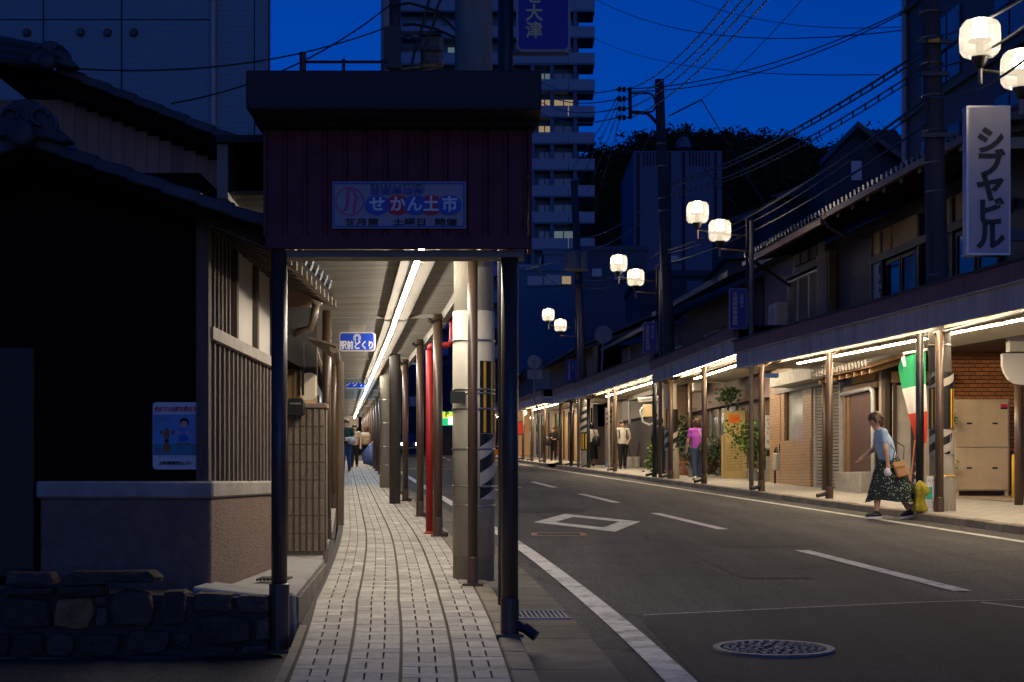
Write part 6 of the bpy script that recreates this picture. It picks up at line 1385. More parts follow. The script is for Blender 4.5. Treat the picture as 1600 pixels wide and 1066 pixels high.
plant('tall leafy shrub in a grey pot in front of the yellow board', gp(1178, 39.6), .34, .68, .42, 900, M_leaf, (.2, .3), .10, 2, potm=mat('grey_pot', (.3, .28, .24), .7))
plant('low bright plant in a white pot beside the tall shrub', gp(1192, 39.0), .16, .2, .25, 160, M_leaf, (.12, .28), .08, 3, potm=mat('white_pot', (.55, .5, .42), .6))
plant('leafy plant in a terracotta pot near the purple shirted walker', gp(1070, 45.5), .4, .62, .4, 700, M_leafd, (.22, .4), .12, 4)
plant('grey leaved plant in a pale urn beside the purple shirted walker', gp(1082, 43.6), .3, .36, .3, 400, mat('grey_leaf', (.09, .12, .08), .6), (.16, .3), .11, 5, potm=mat('stone_urn', (.34, .3, .25), .8))
plant('dark climbing plant below the glazed doors of the timber shop', gp(1108, 43.6), .5, .5, .1, 700, M_leafd, None, .10, 6, name='climbing_plant')
plant('dark hanging plant under the second arcade ceiling', gp(1140, 41.8, 2.12), .3, .2, .0, 300, M_leafd, None, .10, 7, name='hanging_plant')
plant('bright creeper trailing beside the passage posts', gp(1024, 49.5), .22, .42, .1, 420, M_leaf, None, .11, 8, name='creeper')
plant('small flowering plant behind the man in the white shirt', gp(961, 56.5), .18, .2, .1, 120, leafmat('yellow_leaf', (.25, .2, .02)), (.12, .16), .08, 9)
plant('ivy tuft on the left edge of the beige cabinet', Vector((c0.x-.15, 28.7, g(28.7)+1.15)), .09, .32, .0, 260, M_leaf, None, .06, 10, name='ivy'); plant('lower ivy tuft beside the foot of the beige cabinet', Vector((c0.x-.13, 28.7, g(28.7)+.45)), .07, .18, .0, 140, M_leaf, None, .06, 11, name='ivy')
for px, D, r, h, lab in ((985, 58, .2, .38, 'pale empty plant pot left of its twin by the corrugated wall'), (995, 58, .18, .38, 'pale empty plant pot right of its twin by the corrugated wall')):
    c = gp(px, D); t = thing('plant_pot', lab, 'pot', c, 'pale pots by the corrugated wall'); mb = MB(); mb.lathe([(r*.7, 0), (r, h*.9), (r*1.1, h*.92), (r*1.1, h), (r*.85, h), (r*.8, h*.8)], c, 14); mb.build('pot', mat('white_pot', (.55, .5, .42)), t)
    mb = MB(); mb.tube([c+Vector((0, 0, h)), c+Vector((.1 if px > 990 else -.12, 0, .9))], .03, 6); mb.build('stick', mat('stem', (.08, .05, .03)), t)
# red lantern, parking sign, far car
D = 84; c = P(813, 669, D)
t = thing('paper_lantern', 'glowing red paper lantern far along the right pavement', 'lantern', c)
mb = MB(); mb.lathe([(.1, -.32), (.2, -.28), (.26, -.1), (.27, .05), (.2, .26), (.1, .3)], c, 14); mb.build('paper', emit('lantern_red', (1, .05, .02), .6), t, smooth=True)
for dz in (-.36, .28):
    mb = MB(); mb.lathe([(.11, 0), (.11, .06)], (c.x, c.y, c.z+dz), 12); mb.build('ring', M_blk, t)
mb = MB(); q = P(819, 690, D+.4); mb.box(q.x-.35, q.y, q.z-.75, q.x+.3, q.y+.05, q.z+1.6); tag(mb.build('lit_doorway', emit('warm_doorway', (1, .5, .2), .3)), 'glowing doorway panel behind the red lantern', 'doorway')
for px, py, D, r, lab in ((819.5, 645, 80, .13, 'small round bulb lamp above the red lantern'), (831, 653, 82, .1, 'smaller round bulb lamp right of the red lantern')):
    c = P(px, py, D); t = thing('bulb_lamp', lab, 'lamp', c); mb = MB(); mb.lathe([(r*.3, -r), (r*.8, -r*.6), (r, 0), (r*.8, r*.6), (r*.3, r)], c, 10); mb.build('bulb', emit('small_bulb', (1, .8, .5), 5), t, smooth=True); mb = MB(); mb.tube([c+Vector((0, 0, r)), c+Vector((0, 0, r+.5))], .015, 5); mb.build('cord', M_blk, t)
D = 112; a, b_ = P(689, 665, D), P(712, 643, D)
t = thing('parking_sign', 'glowing green and yellow parking sign across the road', 'sign', (a.x, D, a.z))
mb = MB(); mb.box(a.x, D, a.z, b_.x, D+.15, b_.z); mb.build('case', emit('sign_green', (.02, .75, .28), .9), t)
mb = MB(); mb.box(a.x+.05, D-.01, (a.z+b_.z)/2, b_.x-.05, D-.004, b_.z-.05); mb.build('yellow_panel', emit('sign_yellow', (.8, .9, .1), 1.0), t)
mb = MB(); mb.box(a.x+.5, D-.014, a.z+.06, b_.x-.06, D-.011, a.z+.62); mb.build('bright_panel', emit('sign_white', (.8, 1, .75), 2.0), t)
text('P', .5, M_ink, t, (.42, -.018, .78), bold=.03)
mb = MB(); mb.box(a.x+.1, D+.02, g(D), b_.x-.1, D+.14, a.z); mb.build('pylon', M_blk, t)
def car():
    D = 118; c = P(640, 0, D); z = g(D)
    t = thing('car', 'small dark car with one bright headlamp approaching far down the road', 'car', (c.x, D, z))
    tf = lambda x, y, w: (c.x+x, D+y, z+w); mc = mat('car_paint', (.05, .06, .09), .25, .1, 4, .01, .3, .6)
    prof = [(-.0, .35), (-.05, .75), (.15, .95), (1.0, 1.05), (1.7, 1.55), (3.2, 1.58), (4.0, 1.1), (4.3, .95), (4.3, .35)]
    mb = MB(tf); mb.prism([(y, w) for y, w in prof], -.82, .82, axis='x'); mb.build('body', mc, t, bevel=.08)
    mb = MB(tf); mb.hexa([(-.68, .97, 1.08), (.68, .97, 1.08), (.7, 1.0, 1.06), (-.7, 1.0, 1.06), (-.58, 1.6, 1.5), (.58, 1.6, 1.5), (.58, 1.68, 1.5), (-.58, 1.68, 1.5)]); mb.build('windscreen', M_wg, t)
    for sx in (-.78, .78):
        for y in (.85, 3.45):
            mb = MB(tf); n = 14; mb.prism([(y+.3*math.cos(2*math.pi*k/n), .3+.3*math.sin(2*math.pi*k/n)) for k in range(n)], sx-.1, sx+.1, axis='x'); w_ = mb.build('wheel', M_blk, t)
            mb = MB(tf); mb.prism([(y+.18*math.cos(2*math.pi*k/n), .3+.18*math.sin(2*math.pi*k/n)) for k in range(n)], sx-.11, sx+.11, axis='x'); mb.build('rim', M_steel, w_)
    for sx in (-.6, .6):
        mb = MB(tf); mb.box(sx-.16, -.1, .66, sx+.16, .02, .82); mb.build('headlight', emit('headlight', (.85, .92, 1), 16), t)
    mb = MB(tf); mb.box(-.7, -.09, .38, .7, -.04, .5); mb.build('bumper', M_wht, t)
car()
# blue laundry bag against the left post and orange crate
c = P(580, 727, 60); c.z = g(60)+.1
t = thing('blue_bag', 'large blue bag hanging against a post down the left pavement', 'bag', c)
blobmesh('bag', mat('blue_tarp', (.05, .09, .24), .5, .2, 6, .2), t, c, [(.1, .06), (.3, .1), (.36, .3), (.28, .55), (.14, .75), (.06, .86)], 14, .1, .06, 5)
mb = MB(); mb.tube([c+Vector((0, 0, .85)), c+Vector((.1, 0, 1.0)), c+Vector((.2, 0, .9))], .02, 6); mb.build('strap', M_ban, t)
c = P(777, 704, 92); c.z = g(92)+.2; t = thing('orange_basket', 'small orange basket on the far right kerb', 'basket', c); mb = MB(); mb.lathe([(.2, 0), (.28, .3), (.3, .32), (.25, .32), (.2, .1)], c, 12); mb.build('basket', mat('orange_card', (.75, .17, .01)), t); mb = MB(); mb.tube([c+Vector((-.27, 0, .3)), c+Vector((-.1, 0, .5)), c+Vector((.1, 0, .5)), c+Vector((.27, 0, .3))], .02, 6); mb.build('handle', mat('orange_card', (.75, .17, .01)), t)
# ================================================================ PEOPLE
def capsule(bm, a, b, ra, rb, n=10, sx=1.0, fwd=None):
    a, b = Vector(a), Vector(b); d = b-a; L = max(d.length, 1e-4); d = d/L
    ref = Vector((1, 0, 0)) if abs(d.x) < .85 else Vector((0, 1, 0))
    u = (ref-d*ref.dot(d)).normalized(); w = d.cross(u); rings = []
    for t, r in ((-1, .05), (-.8, .6), (-.4, .92), (0, 1)): rings.append((a+d*ra*t, ra*r))
    for t, r in ((0, 1), (.4, .92), (.8, .6), (1, .05)): rings.append((b+d*rb*t, rb*r))
    vs = []
    for c, r in rings: vs.append([bm.verts.new(c+(u*math.cos(2*math.pi*k/n)*sx+w*math.sin(2*math.pi*k/n))*r) for k in range(n)])
    for p, q in zip(vs, vs[1:]):
        for k in range(n): bm.faces.new((p[k], p[(k+1) % n], q[(k+1) % n], q[k]))
    bm.faces.new(list(reversed(vs[0]))); bm.faces.new(vs[-1])
def fused(name, caps, m, parent, vox=.014, smooth=4, rot=0):
    bm = bmesh.new()
    for c in caps: capsule(bm, *c)
    bmesh.ops.recalc_face_normals(bm, faces=bm.faces)
    me = bpy.data.meshes.new('tmp'); bm.to_mesh(me); bm.free()
    ob = bpy.data.objects.new('tmp', me)
    r = ob.modifiers.new('r', 'REMESH'); r.mode = 'VOXEL'; r.voxel_size = vox; r.use_smooth_shade = True
    s = ob.modifiers.new('s', 'SMOOTH'); s.iterations = smooth; s.factor = .5
    out = baked(ob)
    bpy.data.objects.remove(ob); bpy.data.meshes.remove(me)
    for p in out.polygons: p.use_smooth = True
    out.materials.clear(); out.name = name
    return link(name, out, m, parent)
M_skin = mat('skin', (.5, .3, .2), .55, .08, 8, .03); M_hair = mat('black_hair', (.018, .014, .012), .45, .3, 40, .3, streak=.2); M_hairb = mat('brown_hair', (.06, .03, .018), .45, .3, 40, .3)
M_eye = mat('dark_eye', (.01, .008, .008), .3, .1, 4, 0); M_lip = mat('lips', (.4, .15, .12), .5, .1, 4, 0)
def V(*a): return Vector(a)
def person(label, loc, face, H, shirt, legs, pose, skirt=False, hair=M_hair, shoes=M_black, sleeve=.5, vox=.014, longhair=False, detail=False, hatm=None, lean=0.0):
    """local axes: +y forward, +x to the person's right, z up; pose in units of body height"""
    t = thing('person', label, 'person', loc, 'people walking along the street', rotz=face)
    k = H
    J = {'hip': V(0, 0, .50), 'chest': V(0, lean*.24, .70), 'neck': V(0, lean*.36, .82), 'head': V(0, lean*.44+.01, .905),
         'sR': V(.105, lean*.33, .795), 'sL': V(-.105, lean*.33, .795), 'hR': V(.052, 0, .49), 'hL': V(-.052, 0, .49)}
    J.update({q: V(*p) for q, p in pose.items()})
    J = {q: p*k for q, p in J.items()}; s = k
    body = []
    def seg(a, b, ra, rb, sx=1.0, lst=body): lst.append((a, b, ra*s, rb*s, 10, sx))
    hip, ch, ne, hd = J['hip'], J['chest'], J['neck'], J['head']
    seg(hip, ch, .068, .074, 1.2); seg(ch, ch.lerp(ne, .75), .074, .055, 1.25); seg(J['sL'], J['sR'], .036, .036); seg(ne-V(0, 0, .02*s), hd, .03, .03)
    up = (hd-ne).normalized(); fw = J.get('look', V(0, 1, 0)*s)/s; fw = (fw-up*fw.dot(up)).normalized(); rt = fw.cross(up)
    hs = 1.16 if detail else 1.1
    hc = hd; s0 = s; s = s*hs
    seg(hc-up*.012*s, hc+up*.028*s, .042, .046); seg(hc+up*.02*s-fw*.014*s, hc+up*.024*s+fw*.006*s, .049, .046); seg(hc+fw*.014*s-up*.04*s, hc+fw*.008*s, .028, .038)
    seg(hc+fw*.046*s+up*.012*s, hc+fw*.056*s-up*.008*s, .006, .010)
    for q in (-1, 1): seg(hc+rt*q*.048*s+up*.008*s, hc+rt*q*.05*s-up*.012*s, .011, .008)
    s = s0
    for sd in 'LR':
        S, E, Wr, Hd = J['s'+sd], J['e'+sd], J['w'+sd], J.get('g'+sd)
        seg(S, E, .031, .025); seg(E, Wr, .025, .017)
        d = (Wr-E).normalized(); Hd = Hd if Hd is not None else d
        Hd = (Hd/s if Hd.length > 3 else Hd).normalized() if Hd.length > 0 else d
        side = d.cross(V(0, 0, 1)); side = side.normalized() if side.length > .1 else V(0, 1, 0)
        palm = Wr+Hd*.045*s; seg(Wr, palm, .017, .02, 1.0)
        for q, L in ((-1.5, .034), (-.5, .042), (.5, .04), (1.5, .03)):
            a = palm+side*q*.0095*s+Hd*.008*s; b = a+Hd*L*.55*s; c = b+(Hd*.7+side.cross(Hd)*.5).normalized()*L*.5*s; seg(a, b, .0062, .0058); seg(b, c, .0058, .005)
        a = Wr+Hd*.02*s+side*.016*s; seg(a, a+(Hd+side).normalized()*.035*s, .007, .006)
        Hp, Kn, An = J['h'+sd], J['k'+sd], J['a'+sd]
        seg(Hp, Kn, .05, .036); seg(Kn, Kn.lerp(An, .35), .035, .036); seg(Kn.lerp(An, .35), An, .036, .021); toe = J['t'+sd]
        seg(An-V(0, 0, .012*s), toe, .02, .016)
    fused('body', body, M_skin, t, vox*.8 if detail else vox, 3)
    # clothing
    top = []
    seg(hip+V(0, 0, .0), ch, .08, .086, 1.22, top); seg(ch, ch.lerp(ne, .7), .086, .066, 1.3, top); seg(J['sL'], J['sR'], .043, .043, 1.0, top)
    for sd in 'LR':
        S, E = J['s'+sd], J['e'+sd]; seg(S, S.lerp(E, sleeve if sleeve <= 1 else 1), .041, .037, 1.0, top)
        if sleeve > 1: seg(E, E.lerp(J['w'+sd], min(1, sleeve-1)), .034, .026, 1.0, top)
    fused('shirt', top, shirt, t, vox, 4)
    if not skirt:
        bt = []; seg(hip-V(0, 0, .02*s), hip+V(0, 0, .05*s), .083, .078, 1.2, bt)
        for sd in 'LR':
            Hp, Kn, An = J['h'+sd], J['k'+sd], J['a'+sd]; seg(Hp, Kn, .062, .047, 1.0, bt); seg(Kn, An+V(0, 0, .01*s), .047, .034, 1.0, bt)
        fused('trousers', bt, legs, t, vox, 4)
    else:
        n = 44; rows = 14; vs = []; wz = hip.z+.075*s; hem = skirt*s
        bot = (J['aL']+J['aR'])/2
        for j in range(rows+1):
            q = j/rows; z = wz+(hem-wz)*q; cx_ = hip.lerp(V(bot.x, bot.y, 0), q*.85)
            rx = (.078+.05*min(1, q*3)+.018*q)*s; sp = abs(J['kL'].y-J['kR'].y)*.38+abs(J['aL'].y-J['aR'].y)*.12*q; ry = (.074+.03*min(1, q*3)+.03*q)*s+sp*q**.8*.9
            for i in range(n):
                a = 2*math.pi*i/n; fo = 1+.075*q*math.sin(a*9+1.3*math.sin(q*3))+.03*q*math.sin(a*4)
                vs.append((cx_.x+rx*fo*math.cos(a), cx_.y+ry*fo*math.sin(a), z+.012*s*q*math.sin(a*3)))
        fs = [(j*n+i, j*n+(i+1) % n, (j+1)*n+(i+1) % n, (j+1)*n+i) for j in range(rows) for i in range(n)]
        me = bpy.data.meshes.new('skirt'); me.from_pydata(vs, [], fs)
        for p in me.polygons: p.use_smooth = True
        link('skirt', me, legs, t)
    for sd in 'LR':
        An, toe = J['a'+sd], J['t'+sd]; sh = []; d = (toe-An); d.z = 0; d = d.normalized() if d.length > 1e-5 else V(0, 1, 0)
        dz = V(0, 0, 1); heel = V(An.x, An.y, 0)+dz*(An.z-.022*s)
        seg(heel-d*.022*s, heel+d*.03*s, .026, .027, 1.0, sh); seg(heel+d*.03*s, toe+d*.012*s, .027, .019, 1.0, sh); seg(heel-d*.015*s, An+dz*.006*s, .024, .025, 1.0, sh)
        so = fused('shoe', sh, shoes, t, vox*.8, 2)
        mn = min(v.co.z for v in so.data.vertices); 
        if detail:
            mb = MB(); q0 = heel-d*.05*s; q1 = toe+d*.03*s; r_ = V(-d.y, d.x, 0); z0 = V(0, 0, mn+.001*s)
            pts = []
            for q, w_ in ((0, .02), (.15, .027), (.5, .028), (.85, .026), (1, .014)):
                c = q0.lerp(q1, q); pts.append((c, w_*s))
            poly = [V((c+r_*w_).x, (c+r_*w_).y, c.z-.026*s) for c, w_ in pts]+[V((c-r_*w_).x, (c-r_*w_).y, c.z-.026*s) for c, w_ in reversed(pts)]
            me = bpy.data.meshes.new('sole'); nn_ = len(poly); me.from_pydata([tuple(p+V(0, 0, -.004*s)) for p in poly]+[tuple(p+V(0, 0, .014*s)) for p in poly], [], [tuple(reversed(range(nn_))), tuple(range(nn_, 2*nn_))]+[(i, (i+1) % nn_, nn_+(i+1) % nn_, nn_+i) for i in range(nn_)]); link('sole', me, M_ban, so)
    s = s0*hs
    hr = []; hm = hatm or hair
    seg(hc+up*.03*s-fw*.018*s, hc+up*.036*s+fw*.008*s, .052, .046, 1.0, hr); seg(hc+up*.01*s-fw*.022*s, hc-up*.018*s-fw*.022*s, .05, .04, 1.0, hr)
    for q in (-1, 1): seg(hc+up*.03*s+rt*q*.026*s, hc+up*.0*s+rt*q*.038*s-fw*.012*s, .03, .022, 1.0, hr)
    if longhair: seg(hc-fw*.03*s, hc-up*.09*s-fw*.035*s, .045, .03, 1.0, hr)
    if detail:
        rr = random.Random(5)
        for q in range(26):
            a = V(rr.gauss(0, 1), rr.gauss(0, 1), rr.gauss(0, 1)).normalized(); 
            if a.dot(fw) > .35 or a.dot(up) < -.5: continue
            p = hc+up*.016*s-fw*.012*s+a*.05*s; hr.append((p, p+a*.012*s-up*.012*s, .014*s, .008*s, 8, 1.0))
    fused('hair' if not hatm else 'hat', hr, hm, t, vox*.7, 2)
    if hatm:
        mb_ = bmesh.new(); 
        h2 = []; seg(hc+up*.03*s+fw*.04*s, hc+up*.026*s+fw*.075*s, .02, .012, 1.6, h2); fused('hat_brim', h2, hatm, t, vox*.7, 1)
    for q in (-1, 1):
        e = []; p = hc+fw*.043*s+rt*q*.019*s+up*.008*s; e.append((p-rt*.005*s, p+rt*.005*s, .0045*s, .0045*s, 8, 1.0)); fused('eye', e, M_eye, t, .004, 0)
    e = []; p = hc+fw*.042*s-up*.028*s; e.append((p-rt*.009*s, p+rt*.009*s, .004*s, .004*s, 8, 1.0)); fused('mouth', e, M_lip, t, .004, 0)
    return t, J
def walk(st=.1, sw=.1, lift=.03, armb=.05):
    """front leg right"""
    return {'kR': (.05, st*.75, .28), 'aR': (.05, st, .045), 'tR': (.055, st+.075, .02), 'kL': (-.05, -st*.2, .28), 'aL': (-.05, -st*1.0, .055+lift*.3), 'tL': (-.055, -st+.07, .018),
            'eR': (.145, -sw*.5, .63), 'wR': (.15, -sw*.55+armb, .475), 'eL': (-.145, sw*.4, .63), 'wL': (-.15, sw*.9+armb, .49)}
stand = {'kR': (.05, .01, .28), 'aR': (.052, 0, .045), 'tR': (.06, .075, .02), 'kL': (-.05, .01, .28), 'aL': (-.052, 0, .045), 'tL': (-.06, .075, .02), 'eR': (.14, -.01, .635), 'wR': (.145, .03, .48), 'eL': (-.14, -.01, .635), 'wL': (-.145, .03, .48)}
def cloth(n, c, **k): return mat(n, c, .85, .16, 3.5, .9, spec=.15, **k)
def floral():
    m = mat('floral_cloth', (.015, .02, .022), .85, .2, 8, .1); N = m.node_tree.nodes; L = m.node_tree.links; b = N['Principled BSDF']
    vo = N.new('ShaderNodeTexVoronoi'); vo.inputs['Scale'].default_value = 30; tc = N.new('ShaderNodeTexCoord'); L.new(tc.outputs['Object'], vo.inputs['Vector'])
    rp = N.new('ShaderNodeValToRGB'); e = rp.color_ramp.elements; e[0].position = .25; e[0].color = (.34, .38, .3, 1); e[1].position = .36; e[1].color = (.012, .018, .02, 1); x = rp.color_ramp.elements.new(.31); x.color = (.1, .16, .12, 1)
    no = N.new('ShaderNodeTexNoise'); no.inputs['Scale'].default_value = 45; ad = N.new('ShaderNodeMath'); ad.operation = 'MULTIPLY_ADD'; ad.inputs[1].default_value = .28; L.new(no.outputs['Fac'], ad.inputs[0]); L.new(vo.outputs['Distance'], ad.inputs[2])
    sb = N.new('ShaderNodeMath'); sb.operation = 'SUBTRACT'; sb.inputs[1].default_value = .1; L.new(ad.outputs[0], sb.inputs[0]); L.new(sb.outputs[0], rp.inputs[0]); L.new(rp.outputs[0], b.inputs['Base Color']); return m
# 1. the woman stepping off the kerb (faces -x)
Hw = 1.56; D = 22.9; X = P(1389, 0, D).x
pose = {'hip': (0, .0, .50), 'chest': (0, .045, .68), 'neck': (0, .085, .80), 'head': (0, .12, .883), 'sR': (.085, .07, .78), 'sL': (-.085, .07, .78), 'hR': (.045, 0, .49), 'hL': (-.045, 0, .49), 'look': (0, 1, -.18),
        'kL': (-.05, .11, .27), 'aL': (-.05, .125, .05), 'tL': (-.055, .2, .022), 'kR': (.05, -.09, .265), 'aR': (.05, -.205, .065), 'tR': (.055, -.145, .02),
        'eL': (-.12, .06, .63), 'wL': (-.10, .035, .50), 'gL': (0, .02, -1), 'eR': (.125, .105, .635), 'wR': (.10, .21, .565), 'gR': (0, .75, -.65)}
w1, J1 = person('elderly woman in pale blue top and dark floral skirt stepping off the kerb', (X, D, g(D)+.02), math.pi/2, Hw, cloth('pale_blue_cotton', (.3, .40, .58)), floral(), pose, skirt=.155, sleeve=.55, vox=.011, detail=True, hair=M_hairb, shoes=M_black)
def wpos(x, y, z): return V(X-y*Hw, D+x*Hw, g(D)+.02+z*Hw)       # her frame turned a quarter to the left
c = wpos(-.14, -.06, .46)
t = thing('shoulder_bag', 'tan leather shoulder bag at the hip of the woman in the floral skirt', 'bag', c)
mb = MB(); M_tan = mat('tan_leather', (.42, .21, .07), .5, .12, 8, .08)
mb.hexa([(c.x-.03, c.y-.05, c.z-.15), (c.x+.14, c.y-.05, c.z-.11), (c.x+.14, c.y+.04, c.z-.11), (c.x-.03, c.y+.04, c.z-.15), (c.x-.10, c.y-.03, c.z+.07), (c.x+.06, c.y-.03, c.z+.1), (c.x+.06, c.y+.03, c.z+.1), (c.x-.10, c.y+.03, c.z+.07)]); mb.build('pouch', M_tan, t, bevel=.02)
mb = MB(); mb.hexa([(c.x-.08, c.y-.056, c.z+.0), (c.x+.08, c.y-.056, c.z+.03), (c.x+.08, c.y-.046, c.z+.03), (c.x-.08, c.y-.05, c.z+.0), (c.x-.10, c.y-.042, c.z+.075), (c.x+.06, c.y-.042, c.z+.105), (c.x+.06, c.y-.03, c.z+.105), (c.x-.10, c.y-.03, c.z+.075)]); mb.build('flap', M_tan, t)
mb = MB(); mb.tube([V(c.x-.1, c.y-.04, c.z+.1), V(c.x-.07, c.y-.02, c.z+.25), wpos(.08, .06, .8), V(c.x+.12, c.y+.2, c.z+.3), V(c.x+.07, c.y+.03, c.z+.12)], .008, 6); mb.build('strap', M_black, t)
hw = wpos(-.10, .036, .435); t = thing('white_cloth', 'crumpled white cloth held in the woman\'s lowered hand', 'cloth', hw)
blobmesh('cloth', M_ban, t, (hw.x, hw.y-.02, hw.z-.09), [(.02, 0), (.05, .02), (.055, .06), (.045, .1), (.025, .13)], 12, .16, .08, 8)
# 2. purple shirt, walking away
D = 40; pz = dict(walk(.07, .05)); t2_, J2 = person('walker in a purple shirt and blue jeans seen from behind on the right pavement', gp(1089, D), .1, 1.56, cloth('purple_cotton', (.36, .08, .42)), cloth('blue_denim', (.05, .07, .13)), pz, sleeve=.6, shoes=M_ban, hair=M_hairb)
c = gp(1102, D-.1)+V(0, 0, .8); t = thing('shoulder_bag', 'dark patterned shoulder bag carried by the purple shirted walker', 'bag', c)
blobmesh('bag', floral(), t, c, [(.08, -.14), (.18, -.1), (.2, .02), (.15, .14), (.05, .2)], 14, .06, .04, 6); mb = MB(); mb.tube([c+V(-.05, 0, .18), c+V(-.16, .0, .48), c+V(-.05, .08, .2)], .012, 6); mb.build('strap', M_ban, t)
# 3. man in white polo, facing the camera
D = 54.5; pz = dict(walk(.06, .04)); pz.update({'eL': (-.15, .0, .635), 'wL': (-.1, .09, .55)})
person('man in a white shirt and black trousers with backpack straps walking toward the camera', gp(973, D), math.pi+.05, 1.68, cloth('white_cotton', (.56, .52, .46)), cloth('black_trouser', (.018, .017, .018)), pz, sleeve=.6)
c = gp(973, D)+V(0, .22, 1.12); t = thing('backpack', 'black backpack on the back of the man in the white shirt', 'backpack', c)
mb = MB(); mb.box(c.x-.15, c.y-.06, c.z-.22, c.x+.15, c.y+.08, c.z+.2); mb.build('pack', M_black, t, bevel=.04)
for q in (-.125, .125):
    mb = MB(); mb.tube([V(c.x+q, c.y-.05, c.z+.15), V(c.x+q, c.y-.2, c.z+.25), V(c.x+q, c.y-.37, c.z+.17), V(c.x+q, c.y-.37, c.z-.02), V(c.x+q*1.1, c.y-.2, c.z-.15)], .02, 6); mb.build('strap', M_black, t)
# 4. woman in long dark skirt seen from behind
D = 60.2; person('woman in a white top and long black skirt seen from behind by the striped pole', gp(924.5, D), .15, 1.64, cloth('white_cotton', (.56, .52, .46)), cloth('navy_skirt', (.012, .012, .018)), dict(walk(.03, .03)), skirt=.16, sleeve=.6)
c = gp(932, D-.15)+V(0, 0, .92); t = thing('shoulder_bag', 'black shoulder bag of the woman in the long black skirt', 'bag', c); blobmesh('bag', M_black, t, c, [(.08, -.18), (.15, -.14), (.16, .1), (.1, .2)], 12, .05, .0, 9); mb = MB(); mb.tube([c+V(-.03, 0, .18), c+V(-.12, 0, .45)], .012, 6); mb.build('strap', M_black, t)
# 5. woman in black with phone
D = 75; pz = dict(walk(.04, .03)); pz.update({'eR': (.17, .05, .66), 'wR': (.06, .14, .66), 'eL': (-.16, .03, .64), 'wL': (-.05, .14, .62)})
person('woman in black jacket and trousers holding a phone near the side street', gp(865, D), math.pi-.2, 1.6, cloth('black_knit', (.02, .018, .018)), cloth('black_trouser', (.018, .017, .018)), pz, sleeve=1.6, longhair=True, hair=M_hairb)
c = gp(857, D-.1)+V(0, 0, .92); t = thing('shoulder_bag', 'large black tote of the woman with the phone', 'bag', c); blobmesh('bag', M_black, t, c, [(.12, -.22), (.2, -.18), (.2, .1), (.12, .2)], 12, .06, .0, 10); mb = MB(); mb.tube([c+V(0, 0, .18), c+V(.1, .0, .48)], .014, 6); mb.build('strap', M_black, t)
# 6, 7. far pair
D = 90; person('far man in a white shirt and beige trousers walking toward the camera', gp(831, D), math.pi, 1.7, cloth('white_cotton', (.56, .52, .46)), cloth('beige_trouser', (.3, .26, .2)), dict(walk(.06, .05)), sleeve=.6, vox=.02)
D = 93; person('far person in a black shirt and grey trousers beside the red lantern', gp(816, D), math.pi, 1.6, cloth('black_knit', (.02, .018, .018)), cloth('grey_trouser', (.22, .21, .2)), dict(walk(.05, .04)), sleeve=.5, vox=.02)
# 8. dark figure behind the striped pole
D = 47; person('figure in dark clothing half hidden behind the tall striped pole', gp(1031, D), -.6, 1.68, cloth('black_knit', (.02, .018, .018)), cloth('black_trouser', (.018, .017, .018)), dict(stand), sleeve=1.7)
# left pavement
def gl(px, D): p = P(px, 0, D); p.z = g(D)+.1; return p
D = 51; pz = dict(walk(.05, .05)); pz.update({'eL': (-.145, .0, .635), 'wL': (-.06, .12, .6)})
person('man in a dark green shirt and blue jeans walking down the left pavement', gl(541, D), math.pi-.1, 1.68, cloth('dark_green_cotton', (.015, .035, .035)), cloth('blue_jeans', (.03, .06, .16)), pz, sleeve=.6)
c = gl(549, D-.2)+V(0, 0, .98); t = thing('held_bundle', 'pale bundle held by the man in the dark green shirt', 'bundle', c); blobmesh('bundle', mat('grey_bundle', (.3, .3, .3), .8), t, c, [(.05, -.12), (.13, -.08), (.13, .06), (.05, .1)], 12, .08, .0, 12); mb = MB(); mb.tube([c+V(-.2, -.02, .08), c+V(0, -.02, .1)], .03, 6); mb.build('roll', M_ban, t)
D = 59; person('woman half hidden behind the man in the dark green shirt', gl(554, D), math.pi, 1.58, cloth('tan_blouse', (.36, .28, .2)), cloth('black_trouser', (.018, .017, .018)), dict(walk(.04, .04)), sleeve=.6, longhair=True)
D = 66; person('person in a white shirt and brown cap seen from behind on the left pavement', gl(572, D), .1, 1.55, cloth('white_cotton', (.56, .52, .46)), cloth('black_trouser', (.018, .017, .018)), dict(walk(.05, .05)), sleeve=.7, hatm=cloth('brown_cap', (.12, .055, .03)))
c = gl(572.5, D-.28)+V(0, 0, 1.0); t = thing('backpack', 'tan backpack of the person in the brown cap', 'backpack', c); mb = MB(); mb.box(c.x-.17, c.y-.1, c.z-.22, c.x+.17, c.y+.06, c.z+.2); mb.build('pack', mat('tan_canvas', (.34, .25, .15), .8), t, bevel=.05); mb = MB(); mb.box(c.x-.12, c.y-.14, c.z-.18, c.x+.12, c.y-.101, c.z+.02); mb.build('pocket', mat('tan_canvas', (.34, .25, .15)), t, bevel=.02)
